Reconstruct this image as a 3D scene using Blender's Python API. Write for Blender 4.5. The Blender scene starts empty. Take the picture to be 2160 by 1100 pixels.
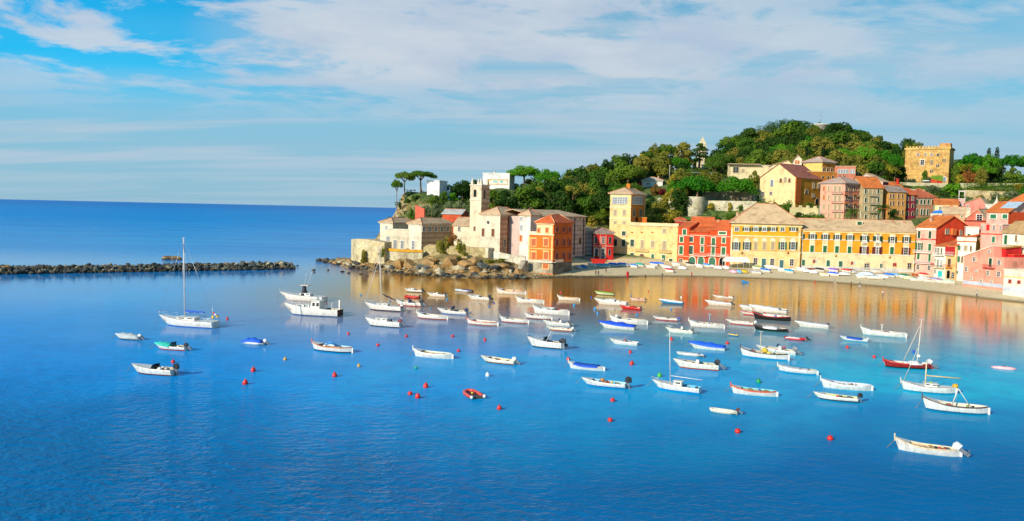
# Fishing bay with moored boats, breakwater, beach front and wooded headland.
WAVE = 0.08
SKY_T = (0.08, 0.95, 1.3)
HZ = (3.1, 5.0, 6.6); VL = (3.7, 5.4, 6.9); ST_ = (4.6, 5.9, 7.1); CL = (6.0, 6.7, 7.5)
CLD = (0.0, 0.0)
SUN_E = 5.0; EXPO = 0.0
import bpy, math, random, bmesh
import numpy as np
from mathutils import Vector, Matrix, noise
R = math.radians
PI = math.pi
random.seed(7)
scn = bpy.context.scene
COL = scn.collection
# ------------------------------------------------------------------ camera
F, CX, CY, CAMH = 1750.0, 1080.0, 550.0, 20.0
PITCH = math.atan(106.3 / F)
ROLL = R(1.25)
ROT = Matrix.Rotation(PI/2 - PITCH, 3, 'X') @ Matrix.Rotation(ROLL, 3, 'Z')
cam = bpy.data.cameras.new('camera')
cam.sensor_width = 36; cam.lens = 36 * F / 2160; cam.clip_end = 90000; cam.clip_start = 0.5
camo = bpy.data.objects.new('camera', cam); COL.objects.link(camo)
camo.matrix_world = Matrix.Translation((0, 0, CAMH)) @ ROT.to_4x4()
scn.camera = camo

def ray(px, py): return ROT @ Vector(((px - CX) / F, -(py - CY) / F, -1.0))
def atY(px, py, Y):
    d = ray(px, py); t = Y / d.y
    return Vector((d.x*t, Y, CAMH + d.z*t))
def atZ(px, py, z):
    d = ray(px, py); t = (z - CAMH) / d.z
    return Vector((d.x*t, d.y*t, z))
def proj(p):
    q = ROT.transposed() @ (Vector(p) - Vector((0, 0, CAMH)))
    return (CX + F*q.x/-q.z, CY - F*q.y/-q.z)
def hit2d(P, u, px, py):
    d = ray(px, py)
    det = u[0]*(-d.y) + d.x*u[1]
    return ((-P[0])*(-d.y) + d.x*(-P[1])) / det      # P + s*u lies on the vertical plane of the ray

# ------------------------------------------------------------------ tagging
def tag(o, label=None, cat=None, group=None, kind=None):
    if label: o['label'] = label
    if cat: o['category'] = cat
    if group: o['group'] = group
    if kind: o['kind'] = kind
    return o
def empty(name, loc=(0, 0, 0), rz=0.0, label=None, cat=None, group=None):
    o = bpy.data.objects.new(name, None); COL.objects.link(o)
    o.empty_display_size = 0.3
    o.location = loc; o.rotation_euler = (0, 0, rz)
    return tag(o, label, cat, group)
def link(name, me, parent=None, loc=(0, 0, 0), rot=(0, 0, 0), sc=None):
    o = bpy.data.objects.new(name, me); COL.objects.link(o)
    if parent: o.parent = parent
    o.location = loc; o.rotation_euler = rot
    if sc is not None: o.scale = sc if hasattr(sc, '__len__') else (sc, sc, sc)
    return o

# ------------------------------------------------------------------ colours and materials
def s2l(c): return c/12.92 if c <= 0.04045 else ((c+0.055)/1.055)**2.4
def hexc(h, k=1.0):
    h = h.lstrip('#')
    return tuple(min(1, s2l(int(h[i:i+2], 16)/255)*k) for i in (0, 2, 4)) + (1.0,)
_M = {}
def N(nt, t, **kw):
    n = nt.nodes.new(t)
    for k, v in kw.items():
        if k.startswith('_'): setattr(n, k[1:], v)
        else: n.inputs[k.replace('__', ' ')].default_value = v
    return n
def newmat(name):
    m = bpy.data.materials.new(name); m.use_nodes = True
    nt = m.node_tree
    b = nt.nodes['Principled BSDF']
    return m, nt, b
def mixc(nt, fac, a, b, blend='MIX'):
    n = nt.nodes.new('ShaderNodeMix'); n.data_type = 'RGBA'; n.blend_type = blend
    for sock, v in ((n.inputs[0], fac), (n.inputs[6], a), (n.inputs[7], b)):
        if hasattr(v, 'is_output') or isinstance(v, bpy.types.NodeSocket): nt.links.new(v, sock)
        else: sock.default_value = v
    return n.outputs[2]
def ramp(nt, fac, stops):
    n = nt.nodes.new('ShaderNodeValToRGB')
    el = n.color_ramp.elements
    while len(el) < len(stops): el.new(0.5)
    for e, (p, c) in zip(el, stops):
        e.position = p; e.color = c if hasattr(c, '__len__') else (c, c, c, 1)
    nt.links.new(fac, n.inputs[0]); return n.outputs[0]
def noisef(nt, vec, scale, detail=4, rough=0.6, dist=0.0):
    n = N(nt, 'ShaderNodeTexNoise', Scale=scale, Detail=detail, Roughness=rough, Distortion=dist)
    if vec is not None: nt.links.new(vec, n.inputs['Vector'])
    return n.outputs['Fac']
def coords(nt, kind='Object', scale=None):
    t = nt.nodes.new('ShaderNodeTexCoord').outputs[kind]
    if scale:
        m = nt.nodes.new('ShaderNodeMapping'); m.inputs['Scale'].default_value = scale
        nt.links.new(t, m.inputs['Vector']); return m.outputs[0]
    return t
def bump(nt, b, h, strength=0.3, dist=0.1):
    n = N(nt, 'ShaderNodeBump', Strength=strength, Distance=dist)
    nt.links.new(h, n.inputs['Height']); nt.links.new(n.outputs[0], b.inputs['Normal'])

def M(kind, h, k=1.0):
    """material cache: kind of surface + its own colour"""
    key = (kind, h, k)
    if key in _M: return _M[key]
    c = hexc(h, k)
    if kind in ('plaster', 'striped'):          # sun-bleached limewash: a little deeper than the swatch
        g_ = sum(c[:3])/3; c = tuple(min(1, max(0.01, (g_+(x-g_)*1.22)*.84)) for x in c[:3]) + (1.0,)
    m, nt, b = newmat(kind + '_' + h.strip('#'))
    _M[key] = m
    b.inputs['Base Color'].default_value = c
    b.inputs['Roughness'].default_value = 0.8
    dark = tuple(x*0.58 for x in c[:3]) + (1,)
    lite = tuple(min(1, x*1.15+0.01) for x in c[:3]) + (1,)
    L = nt.links
    if kind == 'plaster':
        co = coords(nt)
        n1 = noisef(nt, co, 0.35, 5, 0.65)
        st = coords(nt, scale=(2.2, 2.2, 0.25))
        n2 = noisef(nt, st, 1.0, 4, 0.7)
        a = ramp(nt, n1, [(0.3, dark), (0.48, c), (0.75, lite)])
        o = mixc(nt, ramp(nt, n2, [(0.5, 0.0), (0.78, 0.55)]), a, tuple(x*0.6 for x in c[:3]) + (1,))
        L.new(o, b.inputs['Base Color']); b.inputs['Roughness'].default_value = 0.92
        bump(nt, b, noisef(nt, co, 6, 3), 0.25, 0.05)
    elif kind == 'striped':                      # banded stone and render of the church
        co = coords(nt); sp = nt.nodes.new('ShaderNodeSeparateXYZ'); L.new(co, sp.inputs[0])
        mm = N(nt, 'ShaderNodeMath', _operation='MULTIPLY'); L.new(sp.outputs[2], mm.inputs[0]); mm.inputs[1].default_value = 0.62
        fr = N(nt, 'ShaderNodeMath', _operation='FRACT'); L.new(mm.outputs[0], fr.inputs[0])
        n1 = noisef(nt, co, 0.5, 4)
        a = ramp(nt, n1, [(0.3, dark), (0.5, c), (0.75, lite)])
        bandc = tuple(x*y for x, y in zip(c[:3], (0.72, 0.58, 0.58))) + (1,)
        o = mixc(nt, ramp(nt, fr.outputs[0], [(0.0, 0.0), (0.5, 0.0), (0.56, 0.85), (0.95, 0.85), (1.0, 0.0)]), a, bandc)
        L.new(o, b.inputs['Base Color'])
    elif kind in ('tiles', 'slates'):
        co = coords(nt)
        w = N(nt, 'ShaderNodeTexWave', _wave_type='BANDS', _bands_direction='X', Scale=1.1, Distortion=0.6, Detail=1)
        L.new(co, w.inputs['Vector'])
        v = N(nt, 'ShaderNodeTexVoronoi', Scale=1.6); L.new(co, v.inputs['Vector'])
        n1 = noisef(nt, co, 0.4, 5)
        a = ramp(nt, n1, [(0.3, dark), (0.5, c), (0.72, lite)])
        hs = N(nt, 'ShaderNodeHueSaturation', Saturation=0.15); L.new(v.outputs['Color'], hs.inputs['Color'])
        a = mixc(nt, 0.3, a, hs.outputs[0], 'SOFT_LIGHT')
        a = mixc(nt, ramp(nt, w.outputs['Fac'], [(0.0, 0.35), (0.5, 0.0)]), a, tuple(x*0.5 for x in c[:3]) + (1,))
        L.new(a, b.inputs['Base Color']); bump(nt, b, w.outputs['Fac'], 0.6, 0.12)
    elif kind == 'stone':
        co = coords(nt)
        v = N(nt, 'ShaderNodeTexVoronoi', Scale=0.9); L.new(co, v.inputs['Vector'])
        br = N(nt, 'ShaderNodeTexVoronoi', _feature='DISTANCE_TO_EDGE', Scale=0.9); L.new(co, br.inputs['Vector'])
        n1 = noisef(nt, co, 0.5, 6, 0.7)
        a = ramp(nt, n1, [(0.28, dark), (0.48, c), (0.7, lite)])
        hs = N(nt, 'ShaderNodeHueSaturation', Saturation=0.25, Value=1.0); L.new(v.outputs['Color'], hs.inputs['Color'])
        a = mixc(nt, 0.45, a, hs.outputs[0], 'SOFT_LIGHT')
        n5 = noisef(nt, co, .22, 5, .75, .6)
        a = mixc(nt, ramp(nt, n5, [(.5, 0.0), (.62, .6)]), a, (c[0]*.42, c[1]*.36, c[2]*.3, 1))
        a = mixc(nt, ramp(nt, br.outputs['Distance'], [(0.0, 0.5), (0.06, 0.0)]), a, tuple(x*0.4 for x in c[:3]) + (1,))
        L.new(a, b.inputs['Base Color']); b.inputs['Roughness'].default_value = 0.95
        bump(nt, b, n1, 0.7, 0.4)
    elif kind == 'rock':
        co = coords(nt)
        gz_ = nt.nodes.new('ShaderNodeNewGeometry'); sz_ = nt.nodes.new('ShaderNodeSeparateXYZ'); L.new(gz_.outputs['Position'], sz_.inputs[0])
        n1 = noisef(nt, co, 0.8, 7, 0.7, 0.5); n2 = noisef(nt, co, 3.5, 5, 0.7)
        a = ramp(nt, n1, [(0.3, tuple(x*0.35 for x in c[:3]) + (1,)), (0.5, c), (0.72, lite)])
        a = mixc(nt, 0.5, a, ramp(nt, n2, [(0.3, 0.25), (0.7, 0.9)]), 'OVERLAY')
        wt_ = N(nt, 'ShaderNodeMapRange'); L.new(sz_.outputs[2], wt_.inputs[0]); wt_.inputs[1].default_value = .25; wt_.inputs[2].default_value = .75; wt_.inputs[3].default_value = .85; wt_.inputs[4].default_value = 0
        a = mixc(nt, wt_.outputs[0], a, hexc('#26221a'))      # wet, weedy tide band
        L.new(a, b.inputs['Base Color']); bump(nt, b, n2, 0.8, 0.3)
    elif kind == 'leaf':
        co = coords(nt)
        oi = nt.nodes.new('ShaderNodeObjectInfo')
        hs = N(nt, 'ShaderNodeHueSaturation')
        mr = N(nt, 'ShaderNodeMapRange'); L.new(oi.outputs['Random'], mr.inputs[0])
        mr.inputs[3].default_value = 0.475; mr.inputs[4].default_value = 0.52
        L.new(mr.outputs[0], hs.inputs['Hue'])
        mv = N(nt, 'ShaderNodeMapRange'); L.new(oi.outputs['Random'], mv.inputs[0])
        mv.inputs[3].default_value = 1.25; mv.inputs[4].default_value = 0.7
        L.new(mv.outputs[0], hs.inputs['Value'])
        n1 = noisef(nt, co, 0.55, 3); n2 = noisef(nt, co, 4.0, 2)
        a = ramp(nt, n1, [(0.33, tuple(x*0.45 for x in c[:3]) + (1,)), (0.5, c), (0.66, tuple(min(1, x*y) for x, y in zip(c[:3], (1.9, 1.6, 1.0))) + (1,))])
        a = mixc(nt, ramp(nt, n2, [(0.4, 0.0), (0.7, 0.5)]), a, tuple(x*0.5 for x in c[:3]) + (1,))
        L.new(a, hs.inputs['Color']); L.new(hs.outputs[0], b.inputs['Base Color'])
        b.inputs['Roughness'].default_value = 0.75
        b.inputs['Specular IOR Level'].default_value = 0.15
        tr = nt.nodes.new('ShaderNodeBsdfTranslucent'); L.new(hs.outputs[0], tr.inputs[0]); mx = nt.nodes.new('ShaderNodeMixShader'); mx.inputs[0].default_value = .45
        L.new(b.outputs[0], mx.inputs[1]); L.new(tr.outputs[0], mx.inputs[2]); L.new(mx.outputs[0], nt.nodes['Material Output'].inputs[0])
    elif kind == 'paint':
        n1 = noisef(nt, coords(nt, scale=(1.2, 1.2, .35)), 2.2, 5, .7)
        a = ramp(nt, n1, [(0.28, (c[0]*.55, c[1]*.52, c[2]*.45, 1)), (0.45, tuple(x*0.88 for x in c[:3]) + (1,)), (0.6, c)])
        L.new(a, b.inputs['Base Color']); b.inputs['Roughness'].default_value = 0.35
    elif kind == 'cloth':
        co = coords(nt); n1 = noisef(nt, co, 2.2, 3)
        a = ramp(nt, n1, [(0.3, tuple(x*0.75 for x in c[:3]) + (1,)), (0.6, c)])
        L.new(a, b.inputs['Base Color']); b.inputs['Roughness'].default_value = 0.7
        bump(nt, b, n1, 0.5, 0.08)
    elif kind == 'wood':
        co = coords(nt, scale=(1, 6, 6)); n1 = noisef(nt, co, 3, 4)
        L.new(ramp(nt, n1, [(0.3, dark), (0.6, c)]), b.inputs['Base Color'])
    elif kind == 'glass':
        b.inputs['Roughness'].default_value = 0.15
        co = coords(nt); n1 = noisef(nt, co, 1.5, 2)
        L.new(ramp(nt, n1, [(0.3, tuple(x*0.6 for x in c[:3]) + (1,)), (0.7, c)]), b.inputs['Base Color'])
    elif kind == 'shutter':
        co = coords(nt)
        w = N(nt, 'ShaderNodeTexWave', _wave_type='BANDS', _bands_direction='Z', Scale=3.0, Distortion=0.2); L.new(co, w.inputs['Vector'])
        L.new(ramp(nt, w.outputs['Fac'], [(0.0, dark), (0.6, c)]), b.inputs['Base Color'])
        b.inputs['Roughness'].default_value = 0.6
    elif kind == 'metal':
        b.inputs['Roughness'].default_value = 0.3; b.inputs['Metallic'].default_value = 0.4
        co = coords(nt); n1 = noisef(nt, co, 2, 2)
        L.new(ramp(nt, n1, [(0.3, tuple(x*0.85 for x in c[:3]) + (1,)), (0.7, c)]), b.inputs['Base Color'])
    return m

# ------------------------------------------------------------------ mesh builder
class MB:
    def __init__(s): s.v = []; s.f = []; s.m = []; s.smooth = []
    def add(s, vs, fs, mi=0, sm=False):
        o = len(s.v); s.v += [tuple(v) for v in vs]
        for f in fs: s.f.append(tuple(i+o for i in f)); s.m.append(mi); s.smooth.append(sm)
        return s
    def box(s, x0, x1, y0, y1, z0, z1, mi=0):
        vs = [(x, y, z) for z in (z0, z1) for y in (y0, y1) for x in (x0, x1)]
        return s.add(vs, [(0, 2, 3, 1), (4, 5, 7, 6), (0, 1, 5, 4), (1, 3, 7, 5), (3, 2, 6, 7), (2, 0, 4, 6)], mi)
    def prism(s, poly, z0, z1, mi=0):
        """poly of (x,y) counter clockwise; vertical extrusion"""
        n = len(poly)
        vs = [(p[0], p[1], z0) for p in poly] + [(p[0], p[1], z1) for p in poly]
        fs = [tuple(range(n-1, -1, -1)), tuple(range(n, 2*n))]
        fs += [(i, (i+1) % n, n+(i+1) % n, n+i) for i in range(n)]
        return s.add(vs, fs, mi)
    def sheet(s, poly3, th, mi=0):
        """thin slab: 3-D polygon thickened downwards in z"""
        n = len(poly3)
        vs = list(poly3) + [(p[0], p[1], p[2]-th) for p in poly3]
        fs = [tuple(range(n)), tuple(range(2*n-1, n-1, -1))]
        fs += [((i+1) % n, i, n+i, n+(i+1) % n) for i in range(n)]
        return s.add(vs, fs, mi)
    def tube(s, pts, r, n=6, mi=0, caps=True):
        pts = [Vector(p) for p in pts]
        rs = r if hasattr(r, '__len__') else [r]*len(pts)
        vs = []; fs = []
        for i, p in enumerate(pts):
            d = (pts[min(i+1, len(pts)-1)] - pts[max(i-1, 0)]).normalized()
            a = d.cross(Vector((0, 0, 1)))
            if a.length < 0.1: a = d.cross(Vector((1, 0, 0)))
            a.normalize(); b = d.cross(a)
            for k in range(n):
                t = 2*PI*k/n
                vs.append(tuple(p + (a*math.cos(t) + b*math.sin(t))*rs[i]))
        for i in range(len(pts)-1):
            for k in range(n):
                fs.append((i*n+k, i*n+(k+1) % n, (i+1)*n+(k+1) % n, (i+1)*n+k))
        if caps:
            fs.append(tuple(range(n-1, -1, -1))); fs.append(tuple((len(pts)-1)*n+k for k in range(n)))
        return s.add(vs, fs, mi, True)
    def lathe(s, prof, n=10, mi=0, c=(0, 0, 0)):
        vs = []; fs = []
        for (r, z) in prof:
            for k in range(n):
                t = 2*PI*k/n; vs.append((c[0]+r*math.cos(t), c[1]+r*math.sin(t), c[2]+z))
        for i in range(len(prof)-1):
            for k in range(n): fs.append((i*n+k, i*n+(k+1) % n, (i+1)*n+(k+1) % n, (i+1)*n+k))
        fs.append(tuple(range(n-1, -1, -1))); fs.append(tuple((len(prof)-1)*n+k for k in range(n)))
        return s.add(vs, fs, mi, True)
    def ball(s, c, r, mi=0, n=8, sq=(1, 1, 1)):
        prof = [(math.sin(PI*i/6)*1.0, -math.cos(PI*i/6)) for i in range(7)]
        o = len(s.v); vs = []; fs = []
        for (pr, z) in prof:
            for k in range(n):
                t = 2*PI*k/n; vs.append((c[0]+r*sq[0]*pr*math.cos(t), c[1]+r*sq[1]*pr*math.sin(t), c[2]+r*sq[2]*z))
        for i in range(6):
            for k in range(n): fs.append((i*n+k, i*n+(k+1) % n, (i+1)*n+(k+1) % n, (i+1)*n+k))
        return s.add(vs, fs, mi, True)
    def mesh(s, name, mats):
        me = bpy.data.meshes.new(name); me.from_pydata(s.v, [], s.f)
        for m in (mats if isinstance(mats, (list, tuple)) else [mats]): me.materials.append(m)
        me.polygons.foreach_set('material_index', s.m)
        me.polygons.foreach_set('use_smooth', s.smooth)
        me.update(); return me
    def build(s, name, mats, parent=None, loc=(0, 0, 0), rot=(0, 0, 0)):
        return link(name, s.mesh(name, mats), parent, loc, rot)
# ------------------------------------------------------------------ terrain from control heights
def cp(px, py, Y): p = atY(px, py, Y); return (p.x, p.y, p.z)
def cz(px, Y, z): return (atY(px, 450, Y).x, Y, z)
SHORE = [(655, 302), (700, 290), (745, 268), (810, 256), (860, 248), (930, 243), (1020, 241), (1110, 243), (1200, 250), (1300, 255), (1400, 262), (1500, 264),
         (1600, 262), (1700, 257), (1800, 247), (1870, 240), (1960, 228), (2060, 214), (2160, 203), (2300, 192), (2500, 178)]
ctl = [cz(px, Y, 0.0) for px, Y in SHORE]
ctl += [cz(px, Y-14, -1.6) for px, Y in SHORE]
ctl += [cz(1200, 262, 1.3), cz(1300, 272, 1.6), cz(1400, 276, 1.6), cz(1500, 276, 1.7), cz(1600, 275, 1.7), cz(1700, 272, 1.7), cz(1800, 264, 1.6),
        cz(1900, 254, 1.6), cz(2000, 240, 1.6), cz(2060, 228, 1.6), cz(2160, 214, 1.5), cz(2300, 204, 1.5), cz(2500, 190, 1.5)]
ctl += [cz(1200, 283, 2.4), cz(1260, 300, 2.4), cz(1340, 300, 2.4), cz(1430, 298, 2.2), cz(1540, 288, 2.0), cz(1620, 286, 2.0), cz(1700, 283, 2.0), cz(1800, 281, 2.0), cz(1925, 279, 2.0),
        cz(1985, 262, 2.0), cz(2060, 238, 1.9), cz(2130, 222, 1.8), cz(2200, 222, 3.0), cz(2400, 210, 3)]
ctl += [cz(px, Y, 4.5) for px, Y in ((1260, 316), (1430, 314), (1550, 304), (1700, 300), (1850, 298), (1980, 290), (2100, 262), (2250, 245))]
# promontory foot, sea walls
ctl += [cz(700, 300, 0.3), cz(700, 320, -1), cz(650, 320, -2), cz(740, 276, 1.5), cz(800, 268, 1.6), cz(860, 262, 2.0), cz(930, 256, 2.2), cz(1020, 254, 2.4), cz(1110, 254, 1.4),
        cz(830, 272, 3.5), cz(900, 266, 4.0), cz(960, 265, 4.6), cz(1030, 264, 4.4), cz(1090, 264, 3.2),
        cz(770, 292, 3.5), cz(830, 284, 5.5), cz(900, 282, 6), cz(1000, 280, 6.5), cz(1090, 278, 4.5), cz(1160, 282, 3.4), cz(1200, 290, 3),
        cz(790, 310, 3), cz(760, 320, 0), cz(800, 335, 0), cz(700, 345, -3), cz(800, 370, -3)]
ctl += [cp(820, 462, 318), cp(838, 462, 322), cp(835, 440, 328), cp(848, 412, 335), cp(872, 402, 338), cp(900, 408, 338), cp(950, 425, 342), cp(1000, 405, 358), cp(1050, 395, 366),
        cp(1110, 405, 372), cp(1160, 418, 372), cp(1185, 425, 385), cp(1240, 392, 410), cp(1330, 372, 420), cp(1390, 352, 430), cp(1470, 352, 435), cp(1500, 372, 430),
        cp(900, 455, 320), cp(960, 455, 320), cp(1030, 455, 322), cp(1100, 462, 320), cp(1180, 468, 318), cp(1250, 475, 322), cp(1380, 468, 328), cp(1420, 470, 324),
        cp(1100, 430, 345), cp(1200, 435, 355), cp(1300, 425, 365), cp(1330, 400, 390), cp(1400, 395, 385),
        cz(870, 385, 8), cz(850, 410, -2), cz(950, 420, 4), cz(1050, 440, 8), cz(1150, 460, 14), cz(780, 420, -6)]
ctl += [cz(1380, 330, 10), cz(1440, 322, 9), cz(1470, 324, 9), cz(1600, 322, 9.5), cp(1480, 424, 352), cp(1590, 422, 352), cp(1440, 410, 370), cp(1570, 388, 385), cp(1480, 400, 380),
        cp(1600, 441, 340), cp(1690, 441, 336), cp(1725, 441, 345), cp(1700, 395, 372), cp(1800, 385, 380), cp(1560, 376, 395), cp(1640, 368, 400), cp(1640, 462, 318), cp(1700, 465, 318),
        cp(1730, 471, 330), cp(1800, 469, 325), cp(1900, 469, 336), cp(1970, 468, 338), cp(1850, 420, 365), cp(1900, 400, 380), cp(1960, 405, 372)]
ctl += [cp(1500, 372, 500), cp(1530, 338, 540), cp(1580, 312, 580), cp(1640, 288, 610), cp(1690, 282, 625), cp(1740, 282, 625), cp(1800, 305, 600), cp(1850, 325, 570), cp(1900, 345, 520), cp(1600, 352, 480),
        cp(1700, 345, 480), cp(1800, 350, 470), cp(1860, 372, 440),
        cp(1905, 390, 430), cp(2010, 390, 430), cp(2100, 385, 425), cp(2200, 385, 425), cp(1950, 392, 414), cp(2080, 391, 412), cp(2160, 391, 410), cp(1950, 372, 470), cp(2160, 372, 470),
        cp(2000, 420, 385), cp(2080, 412, 390), cp(2160, 405, 392), cp(2020, 440, 350), cp(2100, 438, 345), cp(2160, 432, 345), cp(2300, 400, 380),
        cp(2000, 468, 325), cp(2080, 468, 310), cp(2160, 470, 300), cz(2300, 300, 14)]
ctl += [cz(1400, 560, 20), cz(1200, 560, 8), cz(1600, 720, 70), cz(1800, 720, 68), cz(2000, 600, 40), cz(2300, 600, 45), cz(1300, 700, 20), cz(1000, 560, -5), cz(900, 500, -6)]
_C = np.array(ctl)
_XY, _Zc = _C[:, :2], _C[:, 2]
_K = np.linalg.norm(_XY[:, None] - _XY[None], axis=2)
_A = np.block([[_K - 0.4*np.eye(len(_K)), np.c_[np.ones(len(_K)), _XY]], [np.r_[[np.ones(len(_K))], _XY.T], np.zeros((3, 3))]])
_W = np.linalg.solve(_A, np.r_[_Zc, 0, 0, 0])
def terr(X, Y):
    X = np.atleast_1d(np.asarray(X, float)); Y = np.atleast_1d(np.asarray(Y, float))
    out = np.empty(X.size); xf, yf = X.ravel(), Y.ravel()
    for a in range(0, xf.size, 20000):
        P = np.c_[xf[a:a+20000], yf[a:a+20000]]
        D = np.sqrt(((P[:, None] - _XY[None])**2).sum(2))
        out[a:a+20000] = D @ _W[:-3] + _W[-3] + P @ _W[-2:]
    return out.reshape(X.shape)
def gz(x, y): return float(terr([x], [y])[0])
def rocky(x, y, z):
    """0..1 how rough the ground is here"""
    k = 1.0 if (x < 6 and y < 345) else max(0.0, 1-(x-6)/10) if y < 345 else 0.25
    return k
def ground_mesh():
    xs = np.arange(-90, 345, 2.5); ys = np.arange(165, 735, 2.5)
    XX, YY = np.meshgrid(xs, ys); ZZ = terr(XX, YY)
    vs = []
    for j in range(len(ys)):
        for i in range(len(xs)):
            x, y, z = xs[i], ys[j], ZZ[j, i]
            r = rocky(x, y, z)
            if z > -1.5 and r > 0:
                a = min(1.0, (z+1.5)/3)
                z += r*a*(noise.noise(Vector((x*.16, y*.16, 3)))*1.7 + noise.noise(Vector((x*.5, y*.5, 9)))*1.5)
            vs.append((x, y, max(z, -8)))
    n = len(xs)
    fs = [(j*n+i, j*n+i+1, (j+1)*n+i+1, (j+1)*n+i) for j in range(len(ys)-1) for i in range(n-1)
          if max(vs[j*n+i][2], vs[j*n+i+1][2], vs[(j+1)*n+i+1][2], vs[(j+1)*n+i][2]) > -5]
    return vs, fs
vs, fs = ground_mesh()
mb = MB(); mb.add(vs, fs, 0, True)
# ground material: sand low on the beach, rock where steep or on the point, scrub above
gm, nt, b = newmat('ground')
L = nt.links
geo = nt.nodes.new('ShaderNodeNewGeometry')
sp = nt.nodes.new('ShaderNodeSeparateXYZ'); L.new(geo.outputs['Position'], sp.inputs[0])
sn = nt.nodes.new('ShaderNodeSeparateXYZ'); L.new(geo.outputs['Normal'], sn.inputs[0])
co = coords(nt)
def mapr(v, a, b_, c=0.0, d=1.0):
    n = N(nt, 'ShaderNodeMapRange'); n.inputs[1].default_value = a; n.inputs[2].default_value = b_; n.inputs[3].default_value = c; n.inputs[4].default_value = d
    L.new(v, n.inputs[0]); return n.outputs[0]
nf = noisef(nt, co, 1.2, 6, 0.7); nl = noisef(nt, co, 0.12, 4, 0.6); nm = noisef(nt, co, 0.5, 6, 0.75, 0.4)
sand = ramp(nt, nf, [(0.3, hexc('#cbb083')), (0.6, hexc('#e2cc9e')), (0.8, hexc('#ecdcb6'))])
wet = hexc('#8f7344')
sand = mixc(nt, mapr(sp.outputs[2], 0.45, 0.12), sand, wet)
rock = ramp(nt, nm, [(0.3, hexc('#2e2416')), (0.43, hexc('#6e5530')), (0.52, hexc('#a9884e')), (0.60, hexc('#b9ab8c')), (0.68, hexc('#5d6b3c'))])
scrub = ramp(nt, nm, [(0.3, hexc('#1e3012')), (0.5, hexc('#4d6522')), (0.66, hexc('#8a8440')), (0.8, hexc('#b89a5c'))])
steep = ramp(nt, sn.outputs[2], [(0.70, 1.0), (0.86, 0.0)])
hsc = N(nt, 'ShaderNodeMath', _operation='ADD'); L.new(mapr(sp.outputs[2], 7, 11), hsc.inputs[0]); L.new(mapr(sp.outputs[0], 10, 25), hsc.inputs[1])
scr2 = mixc(nt, hsc.outputs[0], ramp(nt, nm, [(0.3, hexc('#3a3018')), (0.46, hexc('#8a7340')), (0.6, hexc('#a9925c')), (0.7, hexc('#66703a'))]), scrub)
land = mixc(nt, steep, scr2, rock)
xr = mapr(sp.outputs[0], 4, 14)                      # west of this the shore is rock
zr = mapr(sp.outputs[2], 2.8, 4.0)
low = mixc(nt, xr, rock, sand)
fin = mixc(nt, zr, low, land)
L.new(fin, b.inputs['Base Color']); b.inputs['Roughness'].default_value = 0.95
bump(nt, b, nm, 0.5, 0.4)
tag(mb.build('ground', gm), kind='structure')

# ------------------------------------------------------------------ sea
sm_, nt, b = newmat('sea_water'); L = nt.links
geo = nt.nodes.new('ShaderNodeNewGeometry'); pos = geo.outputs['Position']
sp = nt.nodes.new('ShaderNodeSeparateXYZ'); L.new(pos, sp.inputs[0])
mp = nt.nodes.new('ShaderNodeMapping'); mp.inputs['Scale'].default_value = (1, 1.0, 1); L.new(pos, mp.inputs[0])
n1 = noisef(nt, mp.outputs[0], 0.02, 3, 0.5, 0.6)
n2 = noisef(nt, mp.outputs[0], 0.11, 4, 0.6)
deep, mid, turq = hexc('#0a4f9c'), hexc('#0874cf'), hexc('#0e97d6')
t = N(nt, 'ShaderNodeMath', _operation='MULTIPLY_ADD'); L.new(sp.outputs[0], t.inputs[0]); t.inputs[1].default_value = 0.006; L.new(n1, t.inputs[2])
c = ramp(nt, t.outputs[0], [(0.1, hexc('#0092dc')), (0.45, hexc('#009fe0')), (0.75, hexc('#00bfda'))])
ny = N(nt, 'ShaderNodeMath', _operation='MULTIPLY_ADD'); L.new(n1, ny.inputs[0]); ny.inputs[1].default_value = 60; L.new(sp.outputs[1], ny.inputs[2])
near = mapr(ny.outputs[0], 92, 122)
c = mixc(nt, near, hexc('#006ca0'), c)
far = mapr(sp.outputs[1], 250, 420)
mpf = nt.nodes.new('ShaderNodeMapping'); mpf.inputs['Scale'].default_value = (.25, 1, 1); L.new(pos, mpf.inputs[0]); nfar = noisef(nt, mpf.outputs[0], .03, 8, .7, .3)
c = mixc(nt, far, c, ramp(nt, nfar, [(.35, hexc('#0082c8')), (.5, hexc('#0896da')), (.65, hexc('#14a6e0'))]))
n4 = noisef(nt, mp.outputs[0], 0.35, 5, 0.7)
far3 = mapr(sp.outputs[1], 500, 5000)
c = mixc(nt, far3, c, hexc('#0a78c4'))
c = mixc(nt, ramp(nt, n2, [(0.42, 0.0), (0.75, 0.4)]), c, hexc('#0076bc'))
c = mixc(nt, ramp(nt, n4, [(0.45, 0.0), (0.7, 0.3)]), c, hexc('#00669c'))
# warm house reflections painted over the sandy shallows, by distance from the curved shore
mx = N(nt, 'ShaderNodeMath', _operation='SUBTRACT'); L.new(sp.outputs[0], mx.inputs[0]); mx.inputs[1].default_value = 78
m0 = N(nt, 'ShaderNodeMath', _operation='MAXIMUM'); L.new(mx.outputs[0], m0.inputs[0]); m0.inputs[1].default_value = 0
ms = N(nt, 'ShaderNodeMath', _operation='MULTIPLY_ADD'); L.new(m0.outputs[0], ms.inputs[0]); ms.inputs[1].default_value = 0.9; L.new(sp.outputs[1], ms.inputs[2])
shal = N(nt, 'ShaderNodeMath', _operation='MULTIPLY'); L.new(mapr(ms.outputs[0], 112, 190), shal.inputs[0])  # shallows mask that carries the painted house reflections
sh2 = N(nt, 'ShaderNodeMath', _operation='MULTIPLY'); L.new(mapr(sp.outputs[0], -75, -35), sh2.inputs[0]); L.new(mapr(sp.outputs[1], 300, 270), sh2.inputs[1]); L.new(sh2.outputs[0], shal.inputs[1])
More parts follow.
